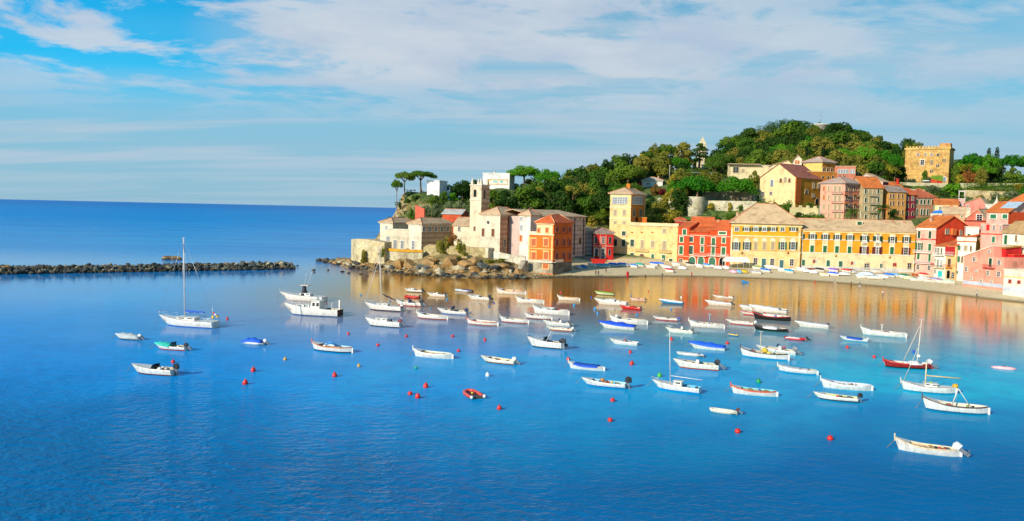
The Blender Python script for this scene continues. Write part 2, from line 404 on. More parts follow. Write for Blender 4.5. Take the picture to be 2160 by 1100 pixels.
c = mixc(nt, shal.outputs[0], c, hexc('#ad742c'))  # orange-tan puts the facade reflections into the base colour
kf = ramp(nt, mapr(ms.outputs[0], 0, 1000), [(0.0, .2), (.09, .28), (.135, .55), (.17, .92), (.21, 1.0), (.26, 1.0), (.34, .5), (1.0, .2)])
mp2 = nt.nodes.new('ShaderNodeMapping'); mp2.inputs['Scale'].default_value = (0.8, 1.25, 1); mp2.inputs['Rotation'].default_value = (0, 0, 0.3); L.new(pos, mp2.inputs[0])
w1 = noisef(nt, mp2.outputs[0], 0.9, 3, 0.55, 0.3)
w2 = noisef(nt, mp2.outputs[0], 3.2, 2, 0.5)
w3 = noisef(nt, mp2.outputs[0], 0.16, 2, 0.5)
hh = N(nt, 'ShaderNodeMath', _operation='MULTIPLY_ADD'); L.new(w2, hh.inputs[0]); hh.inputs[1].default_value = 0.28; L.new(w1, hh.inputs[2])
h2 = N(nt, 'ShaderNodeMath', _operation='MULTIPLY_ADD'); L.new(w3, h2.inputs[0]); h2.inputs[1].default_value = 1.2; L.new(hh.outputs[0], h2.inputs[2])
bn = N(nt, 'ShaderNodeBump', Strength=1.0); L.new(h2.outputs[0], bn.inputs['Height'])
df = nt.nodes.new('ShaderNodeBsdfDiffuse'); L.new(c, df.inputs[0]); L.new(bn.outputs[0], df.inputs['Normal'])
gl = nt.nodes.new('ShaderNodeBsdfGlossy'); L.new(mapr(sp.outputs[1], 230, 700, .04, .3), gl.inputs['Roughness']); L.new(bn.outputs[0], gl.inputs['Normal']); L.new(mixc(nt, shal.outputs[0], (1, 1, 1, 1), (1, .9, .72, 1)), gl.inputs[0])  # gloss warmed near the shore to deepen the orange reflections
fz = N(nt, 'ShaderNodeFresnel', IOR=1.33); L.new(bn.outputs[0], fz.inputs['Normal'])
fm = N(nt, 'ShaderNodeMath', _operation='MULTIPLY'); L.new(fz.outputs[0], fm.inputs[0]); L.new(kf, fm.inputs[1])
mxs = nt.nodes.new('ShaderNodeMixShader'); L.new(fm.outputs[0], mxs.inputs[0]); L.new(df.outputs[0], mxs.inputs[1]); L.new(gl.outputs[0], mxs.inputs[2])
L.new(mxs.outputs[0], nt.nodes['Material Output'].inputs[0])
rx_ = N(nt, 'ShaderNodeMath', _operation='MULTIPLY_ADD'); L.new(mapr(sp.outputs[0], -12, 30, 0, 45), rx_.inputs[0]); rx_.inputs[1].default_value = 1; L.new(ny.outputs[0], rx_.inputs[2])
wd = ramp(nt, mapr(rx_.outputs[0], 60, 460), [(0.0, .34), (.09, .24), (.17, .07), (.25, .022), (.5, .019), (.62, .06), (.9, .2)])
L.new(wd, bn.inputs['Distance'])
# open sea beyond the breakwater is rougher than the sheltered bay
mb = MB()
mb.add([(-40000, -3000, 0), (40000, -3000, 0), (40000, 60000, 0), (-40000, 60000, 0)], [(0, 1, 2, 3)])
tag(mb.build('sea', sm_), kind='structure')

# ------------------------------------------------------------------ rocks
def rock_mesh(seed, mat, flat=0.75):
    bm = bmesh.new(); bmesh.ops.create_icosphere(bm, subdivisions=3, radius=1)
    rnd = random.Random(seed); pl = []
    for _ in range(14):
        d = Vector((rnd.gauss(0, 1), rnd.gauss(0, 1), rnd.gauss(0, 1))).normalized(); pl.append((d, rnd.uniform(0.5, 0.82)))
    for v in bm.verts:
        for d, k in pl:
            q = v.co.dot(d)
            if q > k: v.co -= d*(q-k)*0.95
        v.co *= 1 + 0.12*noise.noise(v.co*2 + Vector((seed, 0, 0)))
        v.co.z *= flat
    me = bpy.data.meshes.new('boulder'); bm.to_mesh(me); bm.free(); me.materials.append(mat); return me
RK = {}
for cn, hx in (('grey', '#5c6056'), ('pale', '#bcae8c'), ('ochre', '#a8814c'), ('dark', '#3b3a34')):
    RK[cn] = [rock_mesh(10*i + len(cn), M('rock', hx), 0.7 + 0.1*(i % 3)) for i in range(4)]
cw = {'grey': 'grey', 'pale': 'pale whitish', 'ochre': 'ochre brown', 'dark': 'dark'}
def boulder(x, y, z, s, cn, label, group, name='boulder', cat='boulder'):
    o = link(name, random.choice(RK[cn]), None, (x, y, z), (random.uniform(-.5, .5), random.uniform(-.5, .5), random.uniform(0, 6.3)), (s*random.uniform(.85, 1.35), s*random.uniform(.8, 1.1), s*random.uniform(.7, 1)))
    return tag(o, label, cat, group)
# breakwater: runs from beyond the left edge to the rocky tip
def bw(px): # water line of its near side
    y = 579.5 - 11.5*px/640
    return atZ(px, y, 0)
A0, A1 = bw(-60), bw(625)
core = MB(); nseg = 40
prof = [(-0.5, -1.5), (1.0, 0.6), (3.0, 1.2), (5.5, 1.3), (8, 0.6), (10, -1.5)]
axis = (A1-A0).normalized(); perp = Vector((-axis.y, axis.x, 0))
vs = []
for i in range(nseg+1):
    p = A0 + (A1-A0)*(i/nseg)
    for q, (d, z) in enumerate(prof):
        vs.append(tuple(p + perp*(d + noise.noise(Vector((i*.7, q, 2)))*0.8) + Vector((0, 0, z + noise.noise(Vector((i*.9, q, 5)))*0.5))))
fs = [(i*6+k, i*6+k+1, (i+1)*6+k+1, (i+1)*6+k) for i in range(nseg) for k in range(5)]
core.add(vs, [f[::-1] for f in fs], 0, False)
tag(core.build('breakwater_core', M('rock', '#3b3a34')), kind='structure')
LEN = (A1-A0).length
k = 0
for row, (d, zb, sc, step) in enumerate(((0.2, 0.15, .72, 1.35), (1.5, .7, .8, 1.45), (2.7, 1.2, .8, 1.5), (4.4, 1.35, .85, 2.0))):
    s = 0
    while s < LEN:
        t_ = s/LEN
        p = A0 + axis*s + perp*(d + random.uniform(-.4, .4))
        kz = 1 - 0.12*t_
        cn = random.choices(['grey', 'pale', 'ochre', 'dark'], [5, 1.6, 1.6, 6] if row else [2, 0.3, 1, 8])[0]
        z = zb*kz*(1-.45*max(0, t_-.85)/.15) + random.choice([-.3, -.1, .1, .3, .65])*(.5 if row == 0 else 1)
        size = sc*random.choice([.6, .8, 1, 1.3, 1.75])
        where = 'near the left edge' if t_ < .33 else 'left of the tall mast' if t_ < .58 else 'towards its tip'
        rowt = ('awash at the foot', 'halfway up the near side', 'along the crest', 'behind the crest')[row]
        boulder(p.x, p.y, z, size, cn, f'{cw[cn]} boulder {rowt} of the breakwater, {where}', f'{cn} breakwater boulders {rowt}, {where}')
        s += step*random.uniform(.75, 1.2); k += 1
for px, py, s, cn, lb in ((600, 560, 1.3, 'dark', 'dark low rock at the very tip of the breakwater'), (615, 561, 1.0, 'ochre', 'brown rock awash just past the breakwater tip'), (628, 561, .7, 'dark', 'small dark rock farthest out past the breakwater tip'),
                          (588, 556, 1.2, 'pale', 'pale block on the end of the breakwater'), (355, 547.5, 2.6, 'ochre', 'brown reef rock in the sea behind the breakwater, left one'), (374, 548, 2.2, 'ochre', 'brown reef rock in the sea behind the breakwater, right one'),
                          (661, 571, .8, 'pale', 'small pale rock alone in the water between breakwater and point'), (663, 576, .5, 'dark', 'tiny dark rock just below a small pale rock off the point'), (692, 571, .7, 'pale', 'small pale rock in the water off the rocky point'), (722, 574, .9, 'dark', 'dark rock in the water below the sea wall corner'),
                          (735, 577, .6, 'dark', 'small dark rock near the sea wall corner'), (760, 579, .7, 'ochre', 'small brown rock awash below the old sea wall'), (775, 583, .6, 'dark', 'small dark rock awash left of the sailboat mast')):
    p = atZ(px, py, 0); boulder(p.x, p.y, 0.0, s, cn, lb, None)
mbr = MB()
bmi = bmesh.new(); bmesh.ops.create_icosphere(bmi, subdivisions=1, radius=1); ivr = [v.co.copy() for v in bmi.verts]; ifr = [tuple(v.index for v in f.verts) for f in bmi.faces]; bmi.free()
rr_ = random.Random(8)
for i in range(800):
    t_ = rr_.random(); d = rr_.uniform(-.6, 6.5); p = A0 + (A1-A0)*t_ + perp*d; zt_ = min(1.35, .1+.6*max(d, 0)); s_ = rr_.uniform(.18, .5)
    q_ = Matrix.Rotation(rr_.uniform(0, 6), 3, 'Z') @ Matrix.Rotation(rr_.uniform(0, 3), 3, 'X')
    mbr.add([q_ @ Vector((v.x*s_*1.3*rr_.uniform(.8, 1.2), v.y*s_, v.z*s_*.8)) + Vector((p.x, p.y, zt_+rr_.uniform(-.1, .4))) for v in ivr], ifr, rr_.choice([0, 0, 1, 2]))
tag(mbr.build('rubble', [M('rock', '#5c5a4e'), M('rock', '#9a8a68'), M('rock', '#3b3a34')]), 'small broken stones filling the gaps of the breakwater', 'rubble', kind='stuff')
# rocky point and the foot of the promontory
rs = random.Random(3)
SPX = [s_[0] for s_ in SHORE]; SPY = [s_[1] for s_ in SHORE]
def shoreY(px): return float(np.interp(px, SPX, SPY))
cnt = 0
for i in range(200):
    px = rs.uniform(668, 1108); d = rs.choice([-1.5, 0, 1.5, 4, 7, 10, 13]) + rs.uniform(-1, 1)
    if px < 745: d = rs.uniform(-3, 7)
    Y = shoreY(px) + d
    x = atY(px, 560, Y).x; z = gz(x, Y)
    s = rs.uniform(.6, 1.8)*(1.0 if d < 8 else .8)
    cn = rs.choices(['grey', 'pale', 'ochre', 'dark'], [2, 3, 6, 1.5] if d > 2 else [2, .7, 3, 5])[0]
    zone = 'off the point left of the old sea wall' if px < 745 else 'below the old sea wall corner' if px < 815 else 'below the ochre-topped sea wall' if px < 900 else 'below the garden wall' if px < 1025 else 'left of the orange house'
    hgt = 'at the waterline' if d < 2 else 'on the slope'
    boulder(x, Y, z+0.1, s, cn, f'{cw[cn]} rock {hgt} {zone}', f'{cn} rocks {hgt} {zone}', 'shore_rock', 'rock')
for px, d, s, cn in ((842, 9, 2.6, 'ochre'), (868, 11, 3.0, 'ochre'), (893, 8, 2.4, 'grey'), (905, 13, 2.8, 'ochre'), (925, 8, 2.2, 'ochre'), (948, 12, 3.0, 'ochre'), (966, 8, 2.6, 'pale'), (985, 12, 2.8, 'ochre'), (1005, 8, 2.5, 'ochre'), (1018, 12, 2.6, 'grey'), (1042, 9, 2.4, 'dark'), (1060, 12, 2.5, 'ochre'), (1080, 9, 2.3, 'dark'), (1095, 6, 2.0, 'ochre'), (955, 17, 3.0, 'ochre'), (1000, 17, 3.0, 'ochre'), (910, 17, 2.6, 'ochre')):
    Y = shoreY(px) + d; x = atY(px, 560, Y).x; boulder(x, Y, gz(x, Y)+.4, s, cn, f'big {cw[cn]} outcrop on the rocky slope under the garden wall', f'big {cn} outcrops under the garden wall', 'rock_outcrop', 'rock')
# pebbles: nobody could count them
mb = MB()
ico = bmesh.new(); bmesh.ops.create_icosphere(ico, subdivisions=1, radius=1)
iv = [v.co.copy() for v in ico.verts]; ifc = [tuple(v.index for v in f.verts) for f in ico.faces]; ico.free()
for i in range(2600):
    px = rs.uniform(820, 1345); wd = 6.5 if px < 1110 else 7.0*max(0.15, 1-(px-1110)/240)
    Y = shoreY(px) - 1.0 + rs.random()*wd
    x = atY(px, 580, Y).x; z = gz(x, Y); s = rs.uniform(.12, .42)
    mi = rs.choices([0, 1, 2], [4, 3, 2])[0]
    rz = Matrix.Rotation(rs.uniform(0, 6), 3, 'Z')
    mb.add([rz @ Vector((v.x*s*1.3, v.y*s, v.z*s*.7)) + Vector((x, Y, z+0.05)) for v in iv], ifc, mi)
tag(mb.build('pebbles', [M('rock', '#b59256'), M('rock', '#cbb98e'), M('rock', '#6b5636')]), 'band of ochre pebbles and stones along the water edge', 'pebbles', kind='stuff')
# ------------------------------------------------------------------ buildings
Z1, Z2, Z3, Z4, Z5 = (720, 330, 4.075), (980, 330, 4.075), (1240, 330, 4.075), (1500, 330, 4.075), (1800, 370, 4.075)
Z6, Z7 = (1200, 240, 4.5), (1680, 240, 4.5)
ZA = (1900, 450, 6.47); ZB = (1850, 360, 6.968); ZC = (1200, 530, 6.0); ZD = (1560, 540, 4.32)
def P(Z, u, v): return Z[0] + u/Z[2], Z[1] + v/Z[2]
BOXES = []      # projected building boxes, so that no tree is planted in front of one
WCACHE = {}
# style: pane/shutter material, surround colour, kind, shutters' colour
ST = {
 'g':    ('shut', '#1f6a35', '#efe6cc'), 'gt': ('shut', '#2a7d52', '#efe6cc'), 'gd': ('shut', '#15452c', '#e8dcc0'), 'gn': ('shut', '#1f6a35', None),
 'b':    ('shut', '#b59d78', '#e0cfa6'), 'br': ('shut', '#7a3c22', '#d9c7a0'), 'or': ('shut', '#c9622a', '#f3b877'), 'rr': ('shut', '#8c2c1c', '#c9604a'),
 'o':    ('open', '#3a3f3c', '#f6f0e2', '#2c4a2a'), 'om': ('open', '#3a3f3c', '#f6f0e2', '#6e2a1c'), 'og': ('open', '#3c4240', '#efe6cc', '#1f6a35'),
 'd':    ('glass', '#20262a', '#eee6d2'), 'dn': ('glass', '#23201e', None), 'dp': ('glass', '#2c2530', '#f0d9c4'), 'w': ('glass', '#8d9398', '#f2ece0'),
 'mr':   ('glass', '#3a2a28', '#efe3cf'), 'door': ('shut', '#2a6b4c', '#e7dcc2'), 'doort': ('shut', '#3f6f6c', '#e7dcc2'), 'doorw': ('shut', '#6d4326', '#d8c8a6'),
 'teal': ('shut', '#2fc4c0', '#e9e0cc'), 'red': ('shut', '#b5281c', '#efe3cf'), 'dark': ('glass', '#171513', '#cdb994'),
}
def wmesh(style, w, h, arch):
    key = (style, round(w, 1), round(h, 1), arch)
    if key in WCACHE: return WCACHE[key]
    st = ST[style]; w = key[1]; h = key[2]
    sw = max(0.12, min(0.28, w*0.16))
    gw = w if st[0] != 'open' else w*0.5
    fr = MB(); x = gw/2
    sur = st[2]
    c_ = sur or '#bfb29a'; t_ = sw if sur else 0.07
    if not arch:
        for a in ((-x-t_, -x, -0.0, h), (x, x+t_, 0.0, h), (-x-t_, x+t_, h, h+t_), (-x-t_-0.06, x+t_+0.06, -t_, 0.0)):
            fr.box(a[0], a[1], -0.10 if a[2] > -0.01 else -0.2, 0.10, a[2], a[3])
    else:
        hh = h - x; n = 8
        fr.box(-x-t_, -x, -0.10, 0.10, 0, hh); fr.box(x, x+t_, -0.10, 0.10, 0, hh)
        for i in range(n):
            a0, a1 = PI*i/n, PI*(i+1)/n
            q = [(math.cos(a)*r_, hh+math.sin(a)*r_) for a, r_ in ((a0, x), (a0, x+t_), (a1, x+t_), (a1, x))]
            vs = [(p[0], -0.10, p[1]) for p in q] + [(p[0], 0.10, p[1]) for p in q]
            fr.add(vs, [(0, 1, 2, 3), (7, 6, 5, 4), (0, 4, 5, 1), (1, 5, 6, 2), (2, 6, 7, 3), (3, 7, 4, 0)])
    pn = MB(); pmats = []
    if st[0] in ('glass', 'open'):
        if arch:
            hh = h-x; pts = [(-x, 0), (x, 0)] + [(math.cos(PI*i/8)*x, hh+math.sin(PI*i/8)*x) for i in range(9)]
            pn.add([(p[0], -0.02, p[1]) for p in pts], [tuple(range(len(pts)))])
        else: pn.box(-x, x, -0.02, 0.09, 0, h)
        pmats = [M('glass', st[1]), M('paint', '#efe9dc')]
        if sur or st[0] == 'open':
            m_ = 0.035
            if not arch:
                pn.box(-m_, m_, -0.06, -0.021, 0, h, 1)
                for k in range(1, 3): pn.box(-x, -m_-.001, -0.055, -0.021, h*k/3-.03, h*k/3+.03, 1); pn.box(m_+.001, x, -0.055, -0.021, h*k/3-.03, h*k/3+.03, 1)
        pname = 'pane'
    else:
        if arch:
            hh = h-x; pts = [(-x, 0), (x, 0)] + [(math.cos(PI*i/8)*x, hh+math.sin(PI*i/8)*x) for i in range(9)]
            pn.add([(p[0], -0.04, p[1]) for p in pts], [tuple(range(len(pts)))])
        else:
            pn.box(-x+.01, -0.015, -0.05, 0.09, 0.01, h-.01); pn.box(0.015, x-.01, -0.05, 0.09, 0.01, h-.01)
            pn.box(-x+.02, x-.02, -0.02, 0.092, 0.02, h-.02, 1)
        pmats = [M('shutter', st[1]), M('paint', '#1d1a17')]; pname = 'shutter'
    sh = None
    if st[0] == 'open':
        sh = MB(); sh.box(0, w*0.25, -0.11, -0.03, 0, h); sh = sh.mesh('shutter', M('shutter', st[3]))
    res = (fr.mesh('window', M('paint', c_)), pn.mesh(pname, pmats), pname, sh, gw, t_)
    WCACHE[key] = res; return res

class House:
    def __init__(s, Z, name, label, B, A, al=None, YA=None, C=None, depth=10, z0=None, vt=None, zt=None, wall=('plaster', '#e8d8b0'), roof=None, cat='building', foot=None, under=3.0, group=None):
        """B=(u,v,Y) right end / near corner of the front face, A=(u,v) its left end"""
        bx, by = P(Z, B[0], B[1]); ax, ay = P(Z, A[0], A[1]); s.Z = Z
        Bp = atY(bx, by, B[2])
        if YA is not None: Ap = atY(ax, ay, YA); ux = (Bp.xy - Ap.xy)
        else:
            d = Vector((-math.cos(R(al)), math.sin(R(al)))); t = hit2d(Bp, d, ax, ay); Ap = Vector((Bp.x+d.x*t, Bp.y+d.y*t, 0)); ux = -d*t
        s.W = ux.length; s.rz = math.atan2(ux.y, ux.x)
        inn = Vector((-math.sin(s.rz), math.cos(s.rz)))
        if C is not None: depth = hit2d(Bp, inn, *P(Z, C[0], C[1]))
        s.D = depth
        if z0 is None: z0 = Bp.z
        s.z0 = z0
        if zt is None:
            d = ray(*P(Z, B[0], vt)); zt = CAMH + d.z*(Bp.y/d.y)
        s.h = zt - z0; s.zt = zt
        s.root = empty(name, (Ap.x, Ap.y, z0), s.rz, label, cat, group)
        s.mw = Matrix.Translation((Ap.x, Ap.y, z0)) @ Matrix.Rotation(s.rz, 4, 'Z'); s.inv = s.mw.inverted()
        s.wm = M(*wall) if isinstance(wall, tuple) else wall
        s.under = under; s.oh = 0.55
        s.roofc = roof
        cs = [proj(s.mw @ Vector(c)) for c in ((0, 0, 0), (s.W, 0, 0), (s.W, s.D, 0), (0, s.D, 0), (0, 0, s.h), (s.W, 0, s.h), (s.W, s.D, s.h), (0, s.D, s.h))]
        BOXES.append((min(c[0] for c in cs), max(c[0] for c in cs), min(c[1] for c in cs), max(c[1] for c in cs), min((s.mw @ Vector(c)).y for c in ((0, 0, 0), (s.W, 0, 0), (0, s.D, 0))),
                      (s.mw @ Vector((s.W/2, s.D/2, 0))).xy, max(s.W, s.D)/2))
    def poly_wall(s, pts):           # front elevation outline (x,z) extruded through the depth
        mb = MB(); n = len(pts)
        vs = [(p[0], 0, p[1]) for p in pts] + [(p[0], s.D, p[1]) for p in pts]
        fs = [tuple(range(n)), tuple(range(2*n-1, n-1, -1))] + [((i+1) % n, i, n+i, n+(i+1) % n) for i in range(n)]
        mb.add(vs, fs); mb.build('wall', s.wm, s.root); return s
    def side_wall(s, pts):           # side elevation outline (y,z) extruded through the width
        mb = MB(); n = len(pts)
        vs = [(0, p[0], p[1]) for p in pts] + [(s.W, p[0], p[1]) for p in pts]
        fs = [tuple(range(n-1, -1, -1)), tuple(range(n, 2*n))] + [(i, (i+1) % n, n+(i+1) % n, n+i) for i in range(n)]
        mb.add(vs, fs); mb.build('wall', s.wm, s.root); return s
    def box_wall(s, mats=None):
        mb = MB(); mb.box(0, s.W, 0, s.D, -s.under, s.h); mb.build('wall', s.wm, s.root); return s
    def rz_of(s, v, u=None):         # pixel row -> height above the base, read at the near corner
        d = ray(*P(s.Z, u if u is not None else 0, v))
        return None
    def hip(s, rise, inset=None, over=0.55, mat=None, name='roof'):
        s.box_wall(); o = over; W, D, h = s.W, s.D, s.h; t = 0.22
        mb = MB(); ins = inset if inset is not None else min(W, D)/2
        if W >= D: r = [(ins, D/2, h+rise), (max(W-ins, ins+.05), D/2, h+rise)]
        else: r = [(W/2, ins, h+rise), (W/2, max(D-ins, ins+.05), h+rise)]
        e = [(-o, -o, h+.02), (W+o, -o, h+.02), (W+o, D+o, h+.02), (-o, D+o, h+.02)]
        e2 = [(p[0], p[1], p[2]+t) for p in e]
        vs = e + e2 + r
        fs = [(3, 2, 1, 0)] + [(i, (i+1) % 4, 4+(i+1) % 4, 4+i) for i in range(4)]
        if W >= D: fs += [(4, 5, 9, 8), (5, 6, 9), (6, 7, 8, 9), (7, 4, 8)]
        else: fs += [(4, 5, 8), (5, 6, 9, 8), (6, 7, 9), (7, 4, 8, 9)]
        mb.add(vs, fs, 0)
        s.roof = mb.build(name, M(*(mat or s.roofc)), s.root)
        # ridge and hip caps
        rg = MB()
        cc = [(4, 8), (7, 8), (5, 9), (6, 9), (8, 9)] if W >= D else [(4, 8), (5, 8), (6, 9), (7, 9), (8, 9)]
        for a, b_ in cc: rg.tube([Vector(vs[a])+Vector((0, 0, .04)), Vector(vs[b_])+Vector((0, 0, .04))], 0.13, 5)
        rg.build('ridge_tiles', M('tiles', '#c97a52'), s.roof)
        s.ridge = h+rise; s._fascia(); return s
    def _fascia(s):
        o = 0.18; mb = MB(); W, D, h = s.W, s.D, s.h
        for a in ((-o, W+o, -o, 0), (-o, W+o, D, D+o), (-o, 0, 0, D), (W, W+o, 0, D)): mb.box(a[0], a[1], a[2], a[3], h-.35, h)
        mb.build('cornice', M('plaster', '#efe3cb'), s.root)
    def gable(s, rise, axis='x', over=0.45, mat=None, k=0.5):
        """axis x: ridge parallel to the front (at fraction k of the depth); axis y: front is the gable end"""
        W, D, h, u, t = s.W, s.D, s.h, -s.under, 0.18
        o = over
        if axis == 'x':
            s.side_wall([(0, u), (D, u), (D, h), (D*k, h+rise), (0, h)])
            sl = rise/(D*k); sl2 = rise/(D*(1-k))
            a = [(-o, -o, h-o*sl+t), (W+o, -o, h-o*sl+t), (W+o, D*k, h+rise+t), (-o, D*k, h+rise+t)]
            b_ = [(-o, D*k, h+rise+t), (W+o, D*k, h+rise+t), (W+o, D+o, h-o*sl2+t), (-o, D+o, h-o*sl2+t)]
        else:
            s.poly_wall([(0, u), (W, u), (W, h), (W*k, h+rise), (0, h)])
            sl = rise/(W*k); sl2 = rise/(W*(1-k))
            a = [(-o, -o, h-o*sl+t), (W*k, -o, h+rise+t), (W*k, D+o, h+rise+t), (-o, D+o, h-o*sl+t)]
            b_ = [(W*k, -o, h+rise+t), (W+o, -o, h-o*sl2+t), (W+o, D+o, h-o*sl2+t), (W*k, D+o, h+rise+t)]
        mb = MB(); mb.sheet(a, t-.01); mb.sheet(b_, t-.01)
        s.roof = mb.build('roof', M(*(mat or s.roofc)), s.root)
        rg = MB()
        if axis == 'x': rg.tube([(-o, D*k, h+rise+t+.03), (W+o, D*k, h+rise+t+.03)], .13, 5)
        else: rg.tube([(W*k, -o, h+rise+t+.03), (W*k, D+o, h+rise+t+.03)], .13, 5)
        rg.build('ridge_tiles', M('tiles', '#c97a52'), s.roof)
        s.ridge = h+rise; return s
    def shed(s, rise, over=0.4, mat=None, side='y'):
        W, D, h, u, t, o = s.W, s.D, s.h, -s.under, 0.18, over
        if side == 'y':
            s.side_wall([(0, u), (D, u), (D, h+rise), (0, h)]); sl = rise/D
            a = [(-o, -o, h-o*sl+t), (W+o, -o, h-o*sl+t), (W+o, D+o, h+rise+o*sl+t), (-o, D+o, h+rise+o*sl+t)]
        else:
            s.poly_wall([(0, u), (W, u), (W, h+rise), (0, h)]); sl = rise/W
            a = [(-o, -o, h-o*sl+t), (W+o, -o, h+rise+o*sl+t), (W+o, D+o, h+rise+o*sl+t), (-o, D+o, h-o*sl+t)]
        mb = MB(); mb.sheet(a, t-.01); s.roof = mb.build('roof', M(*(mat or s.roofc)), s.root); s.ridge = h+rise; return s
    def flat(s, par=0.5, pc='#efe3cb'):
        W, D, h = s.W, s.D, s.h; s.box_wall(); mb = MB(); o = 0.15
        for a in ((-o, W+o, -o, .25), (-o, W+o, D-.25, D+o), (-o, .25, .25, D-.25), (W-.25, W+o, .25, D-.25)): mb.box(a[0], a[1], a[2], a[3], h+.003, h+par)
        mb.build('parapet', M('plaster', pc), s.root)
        mb = MB(); mb.box(.252, W-.252, .252, D-.252, h+.004, h+.1); s.roof = mb.build('roof', M('plaster', '#c9bfae'), s.root); s.ridge = h+par; return s
    # ---- pixel -> face coordinates
    def on(s, face, u, v, Z=None):
        d = ray(*P(Z or s.Z, u, v)); o = s.inv @ Vector((0, 0, CAMH)); dd = s.inv.to_3x3() @ d
        if face == 'f': t = (0 - o.y)/dd.y; p = o + dd*t; return p.x, p.z
        if face == 'r': t = (s.W - o.x)/dd.x; p = o + dd*t; return p.y, p.z
        if face == 'l': t = (0 - o.x)/dd.x; p = o + dd*t; return s.D - p.y, p.z
    def place(s, face, a, z, out=0.0):
        if face == 'f': return (a, -out, z), 0.0
        if face == 'r': return (s.W+out, a, z), PI/2
        return (-out, s.D-a, z), -PI/2
    def win(s, face, style, u0, v0, u1, v1, arch=False, Z=None, parent=None):
        uc = (u0+u1)/2; vc = (v0+v1)/2
        a0, _ = s.on(face, u0, vc, Z); a1, _ = s.on(face, u1, vc, Z)
        ac, zt = s.on(face, uc, v0, Z); _, zb = s.on(face, uc, v1, Z)
        w = abs(a1-a0); h = zt-zb
        lim = s.W if face == 'f' else s.D
        a = (a0+a1)/2
        if w/2 > lim*0.48: w = lim*0.9
        a = min(max(a, w/2+.12), lim-w/2-.12)
        return s.win_at(face, style, a, zb, w, h, arch)
    def win_at(s, face, style, a, zb, w, h, arch=False):
        fr, pn, pname, sh, gw, t_ = wmesh(style, w, h, arch)
        loc, rz = s.place(face, a, zb, .085)
        nm = 'door' if style.startswith('door') or (h > 2.2 and zb < 1.0) else 'window'
        o = link(nm, fr, s.root, loc, (0, 0, rz))
        link(pname, pn, o)
        if sh:
            link('shutter', sh, o, (-gw/2-t_*.9-w*.25+.1, 0, 0)); link('shutter', sh, o, (gw/2+t_*.9-.1, 0, 0))
        return o
    def grid(s, face, style, us, vs, wu, arch=False, Z=None):
        for (v0, v1) in vs:
            for u in us: s.win(face, style, u-wu/2, v0, u+wu/2, v1, arch, Z)
    def band(s, face, v, hgt=0.25, out=0.14, c='#efe3cb', Z=None, u=None, name='cornice', a0=None, a1=None):
        lim = s.W if face == 'f' else s.D
        uu = u
        if uu is None: uu = s._umid(face)
        _, z = s.on(face, uu, v, Z)
        return s.band_z(face, z, hgt, out, c, name, a0 if a0 is not None else (-out if face == 'f' else 0), a1 if a1 is not None else lim+(out if face == 'f' else 0))
    def _umid(s, face):
        p = s.mw @ Vector((s.W/2, 0, s.h/2) if face == 'f' else (s.W, s.D/2, s.h/2) if face == 'r' else (0, s.D/2, s.h/2))
        q = proj(p); return (q[0]-s.Z[0])*s.Z[2]
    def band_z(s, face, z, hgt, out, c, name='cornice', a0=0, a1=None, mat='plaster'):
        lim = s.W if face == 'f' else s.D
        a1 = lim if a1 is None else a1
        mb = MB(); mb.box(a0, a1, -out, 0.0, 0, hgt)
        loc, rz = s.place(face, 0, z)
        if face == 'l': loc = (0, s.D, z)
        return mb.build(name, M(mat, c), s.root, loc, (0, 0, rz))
    def panel(s, face, u0, v0, u1, v1, c, out=0.04, name='panel', Z=None, mat='plaster'):
        uc = (u0+u1)/2; vc = (v0+v1)/2
        a0, _ = s.on(face, u0, vc, Z); a1, _ = s.on(face, u1, vc, Z); _, zt = s.on(face, uc, v0, Z); _, zb = s.on(face, uc, v1, Z)
        return s.band_z(face, zb, zt-zb, out, c, name, a0, a1, mat)
    def balcony(s, face, u0, v0, u1, v1, c='#4a3226', slab='#e9dcc4', Z=None, out=0.9):
        vc = (v0+v1)/2; uc = (u0+u1)/2
        a0, _ = s.on(face, u0, vc, Z); a1, _ = s.on(face, u1, vc, Z); _, zb = s.on(face, uc, v1, Z)
        if a1 < a0: a0, a1 = a1, a0
        w = a1-a0; loc, rz = s.place(face, (a0+a1)/2, zb)
        mb = MB(); mb.box(-w/2, w/2, -out, 0, 0, .16)
        o = mb.build('balcony', M('plaster', slab), s.root, loc, (0, 0, rz))
        rl = MB(); r_ = .025; hh = 0.95
        rl.box(-w/2, w/2, -out+.02, -out+.07, hh, hh+.05); rl.box(-w/2, -w/2+.05, -out+.08, -.01, hh, hh+.05); rl.box(w/2-.05, w/2, -out+.08, -.01, hh, hh+.05)
        n = max(3, int(w/.3))
        for i in range(n+1):
            x = -w/2+.03+(w-.06)*i/n; rl.box(x-r_, x+r_, -out+.02, -out+.07, .161, hh-.001)
        rl.build('railing', M('paint', c), o); return o
    def chimney(s, x, y, w=0.7, h=1.3, z=None, c='#cfae92', cap='#b5663f'):
        z = s.h+.3 if z is None else z
        mb = MB(); mb.box(-w/2, w/2, -w/2, w/2, -1.0, h); 
        o = mb.build('chimney', M('plaster', c), s.root, (x, y, z))
        mb = MB(); mb.box(-w/2-.1, w/2+.1, -w/2-.1, w/2+.1, h+.001, h+.15); mb.build('chimney_cap', M('tiles', cap), o); return o
    def pilaster(s, face, u0, u1, v0, v1, c, Z=None): return s.panel(face, u0, v0, u1, v1, c, 0.08, 'pilaster', Z)
SL = ('slates', '#dcb488'); SLG = ('slates', '#deb686'); TI = ('tiles', '#d9632c'); TIO = ('tiles', '#e2762f'); TIB = ('tiles', '#a9614a')
PI_ = lambda h: ('plaster', h)
def H_(*a, **k): return House(*a, **k)
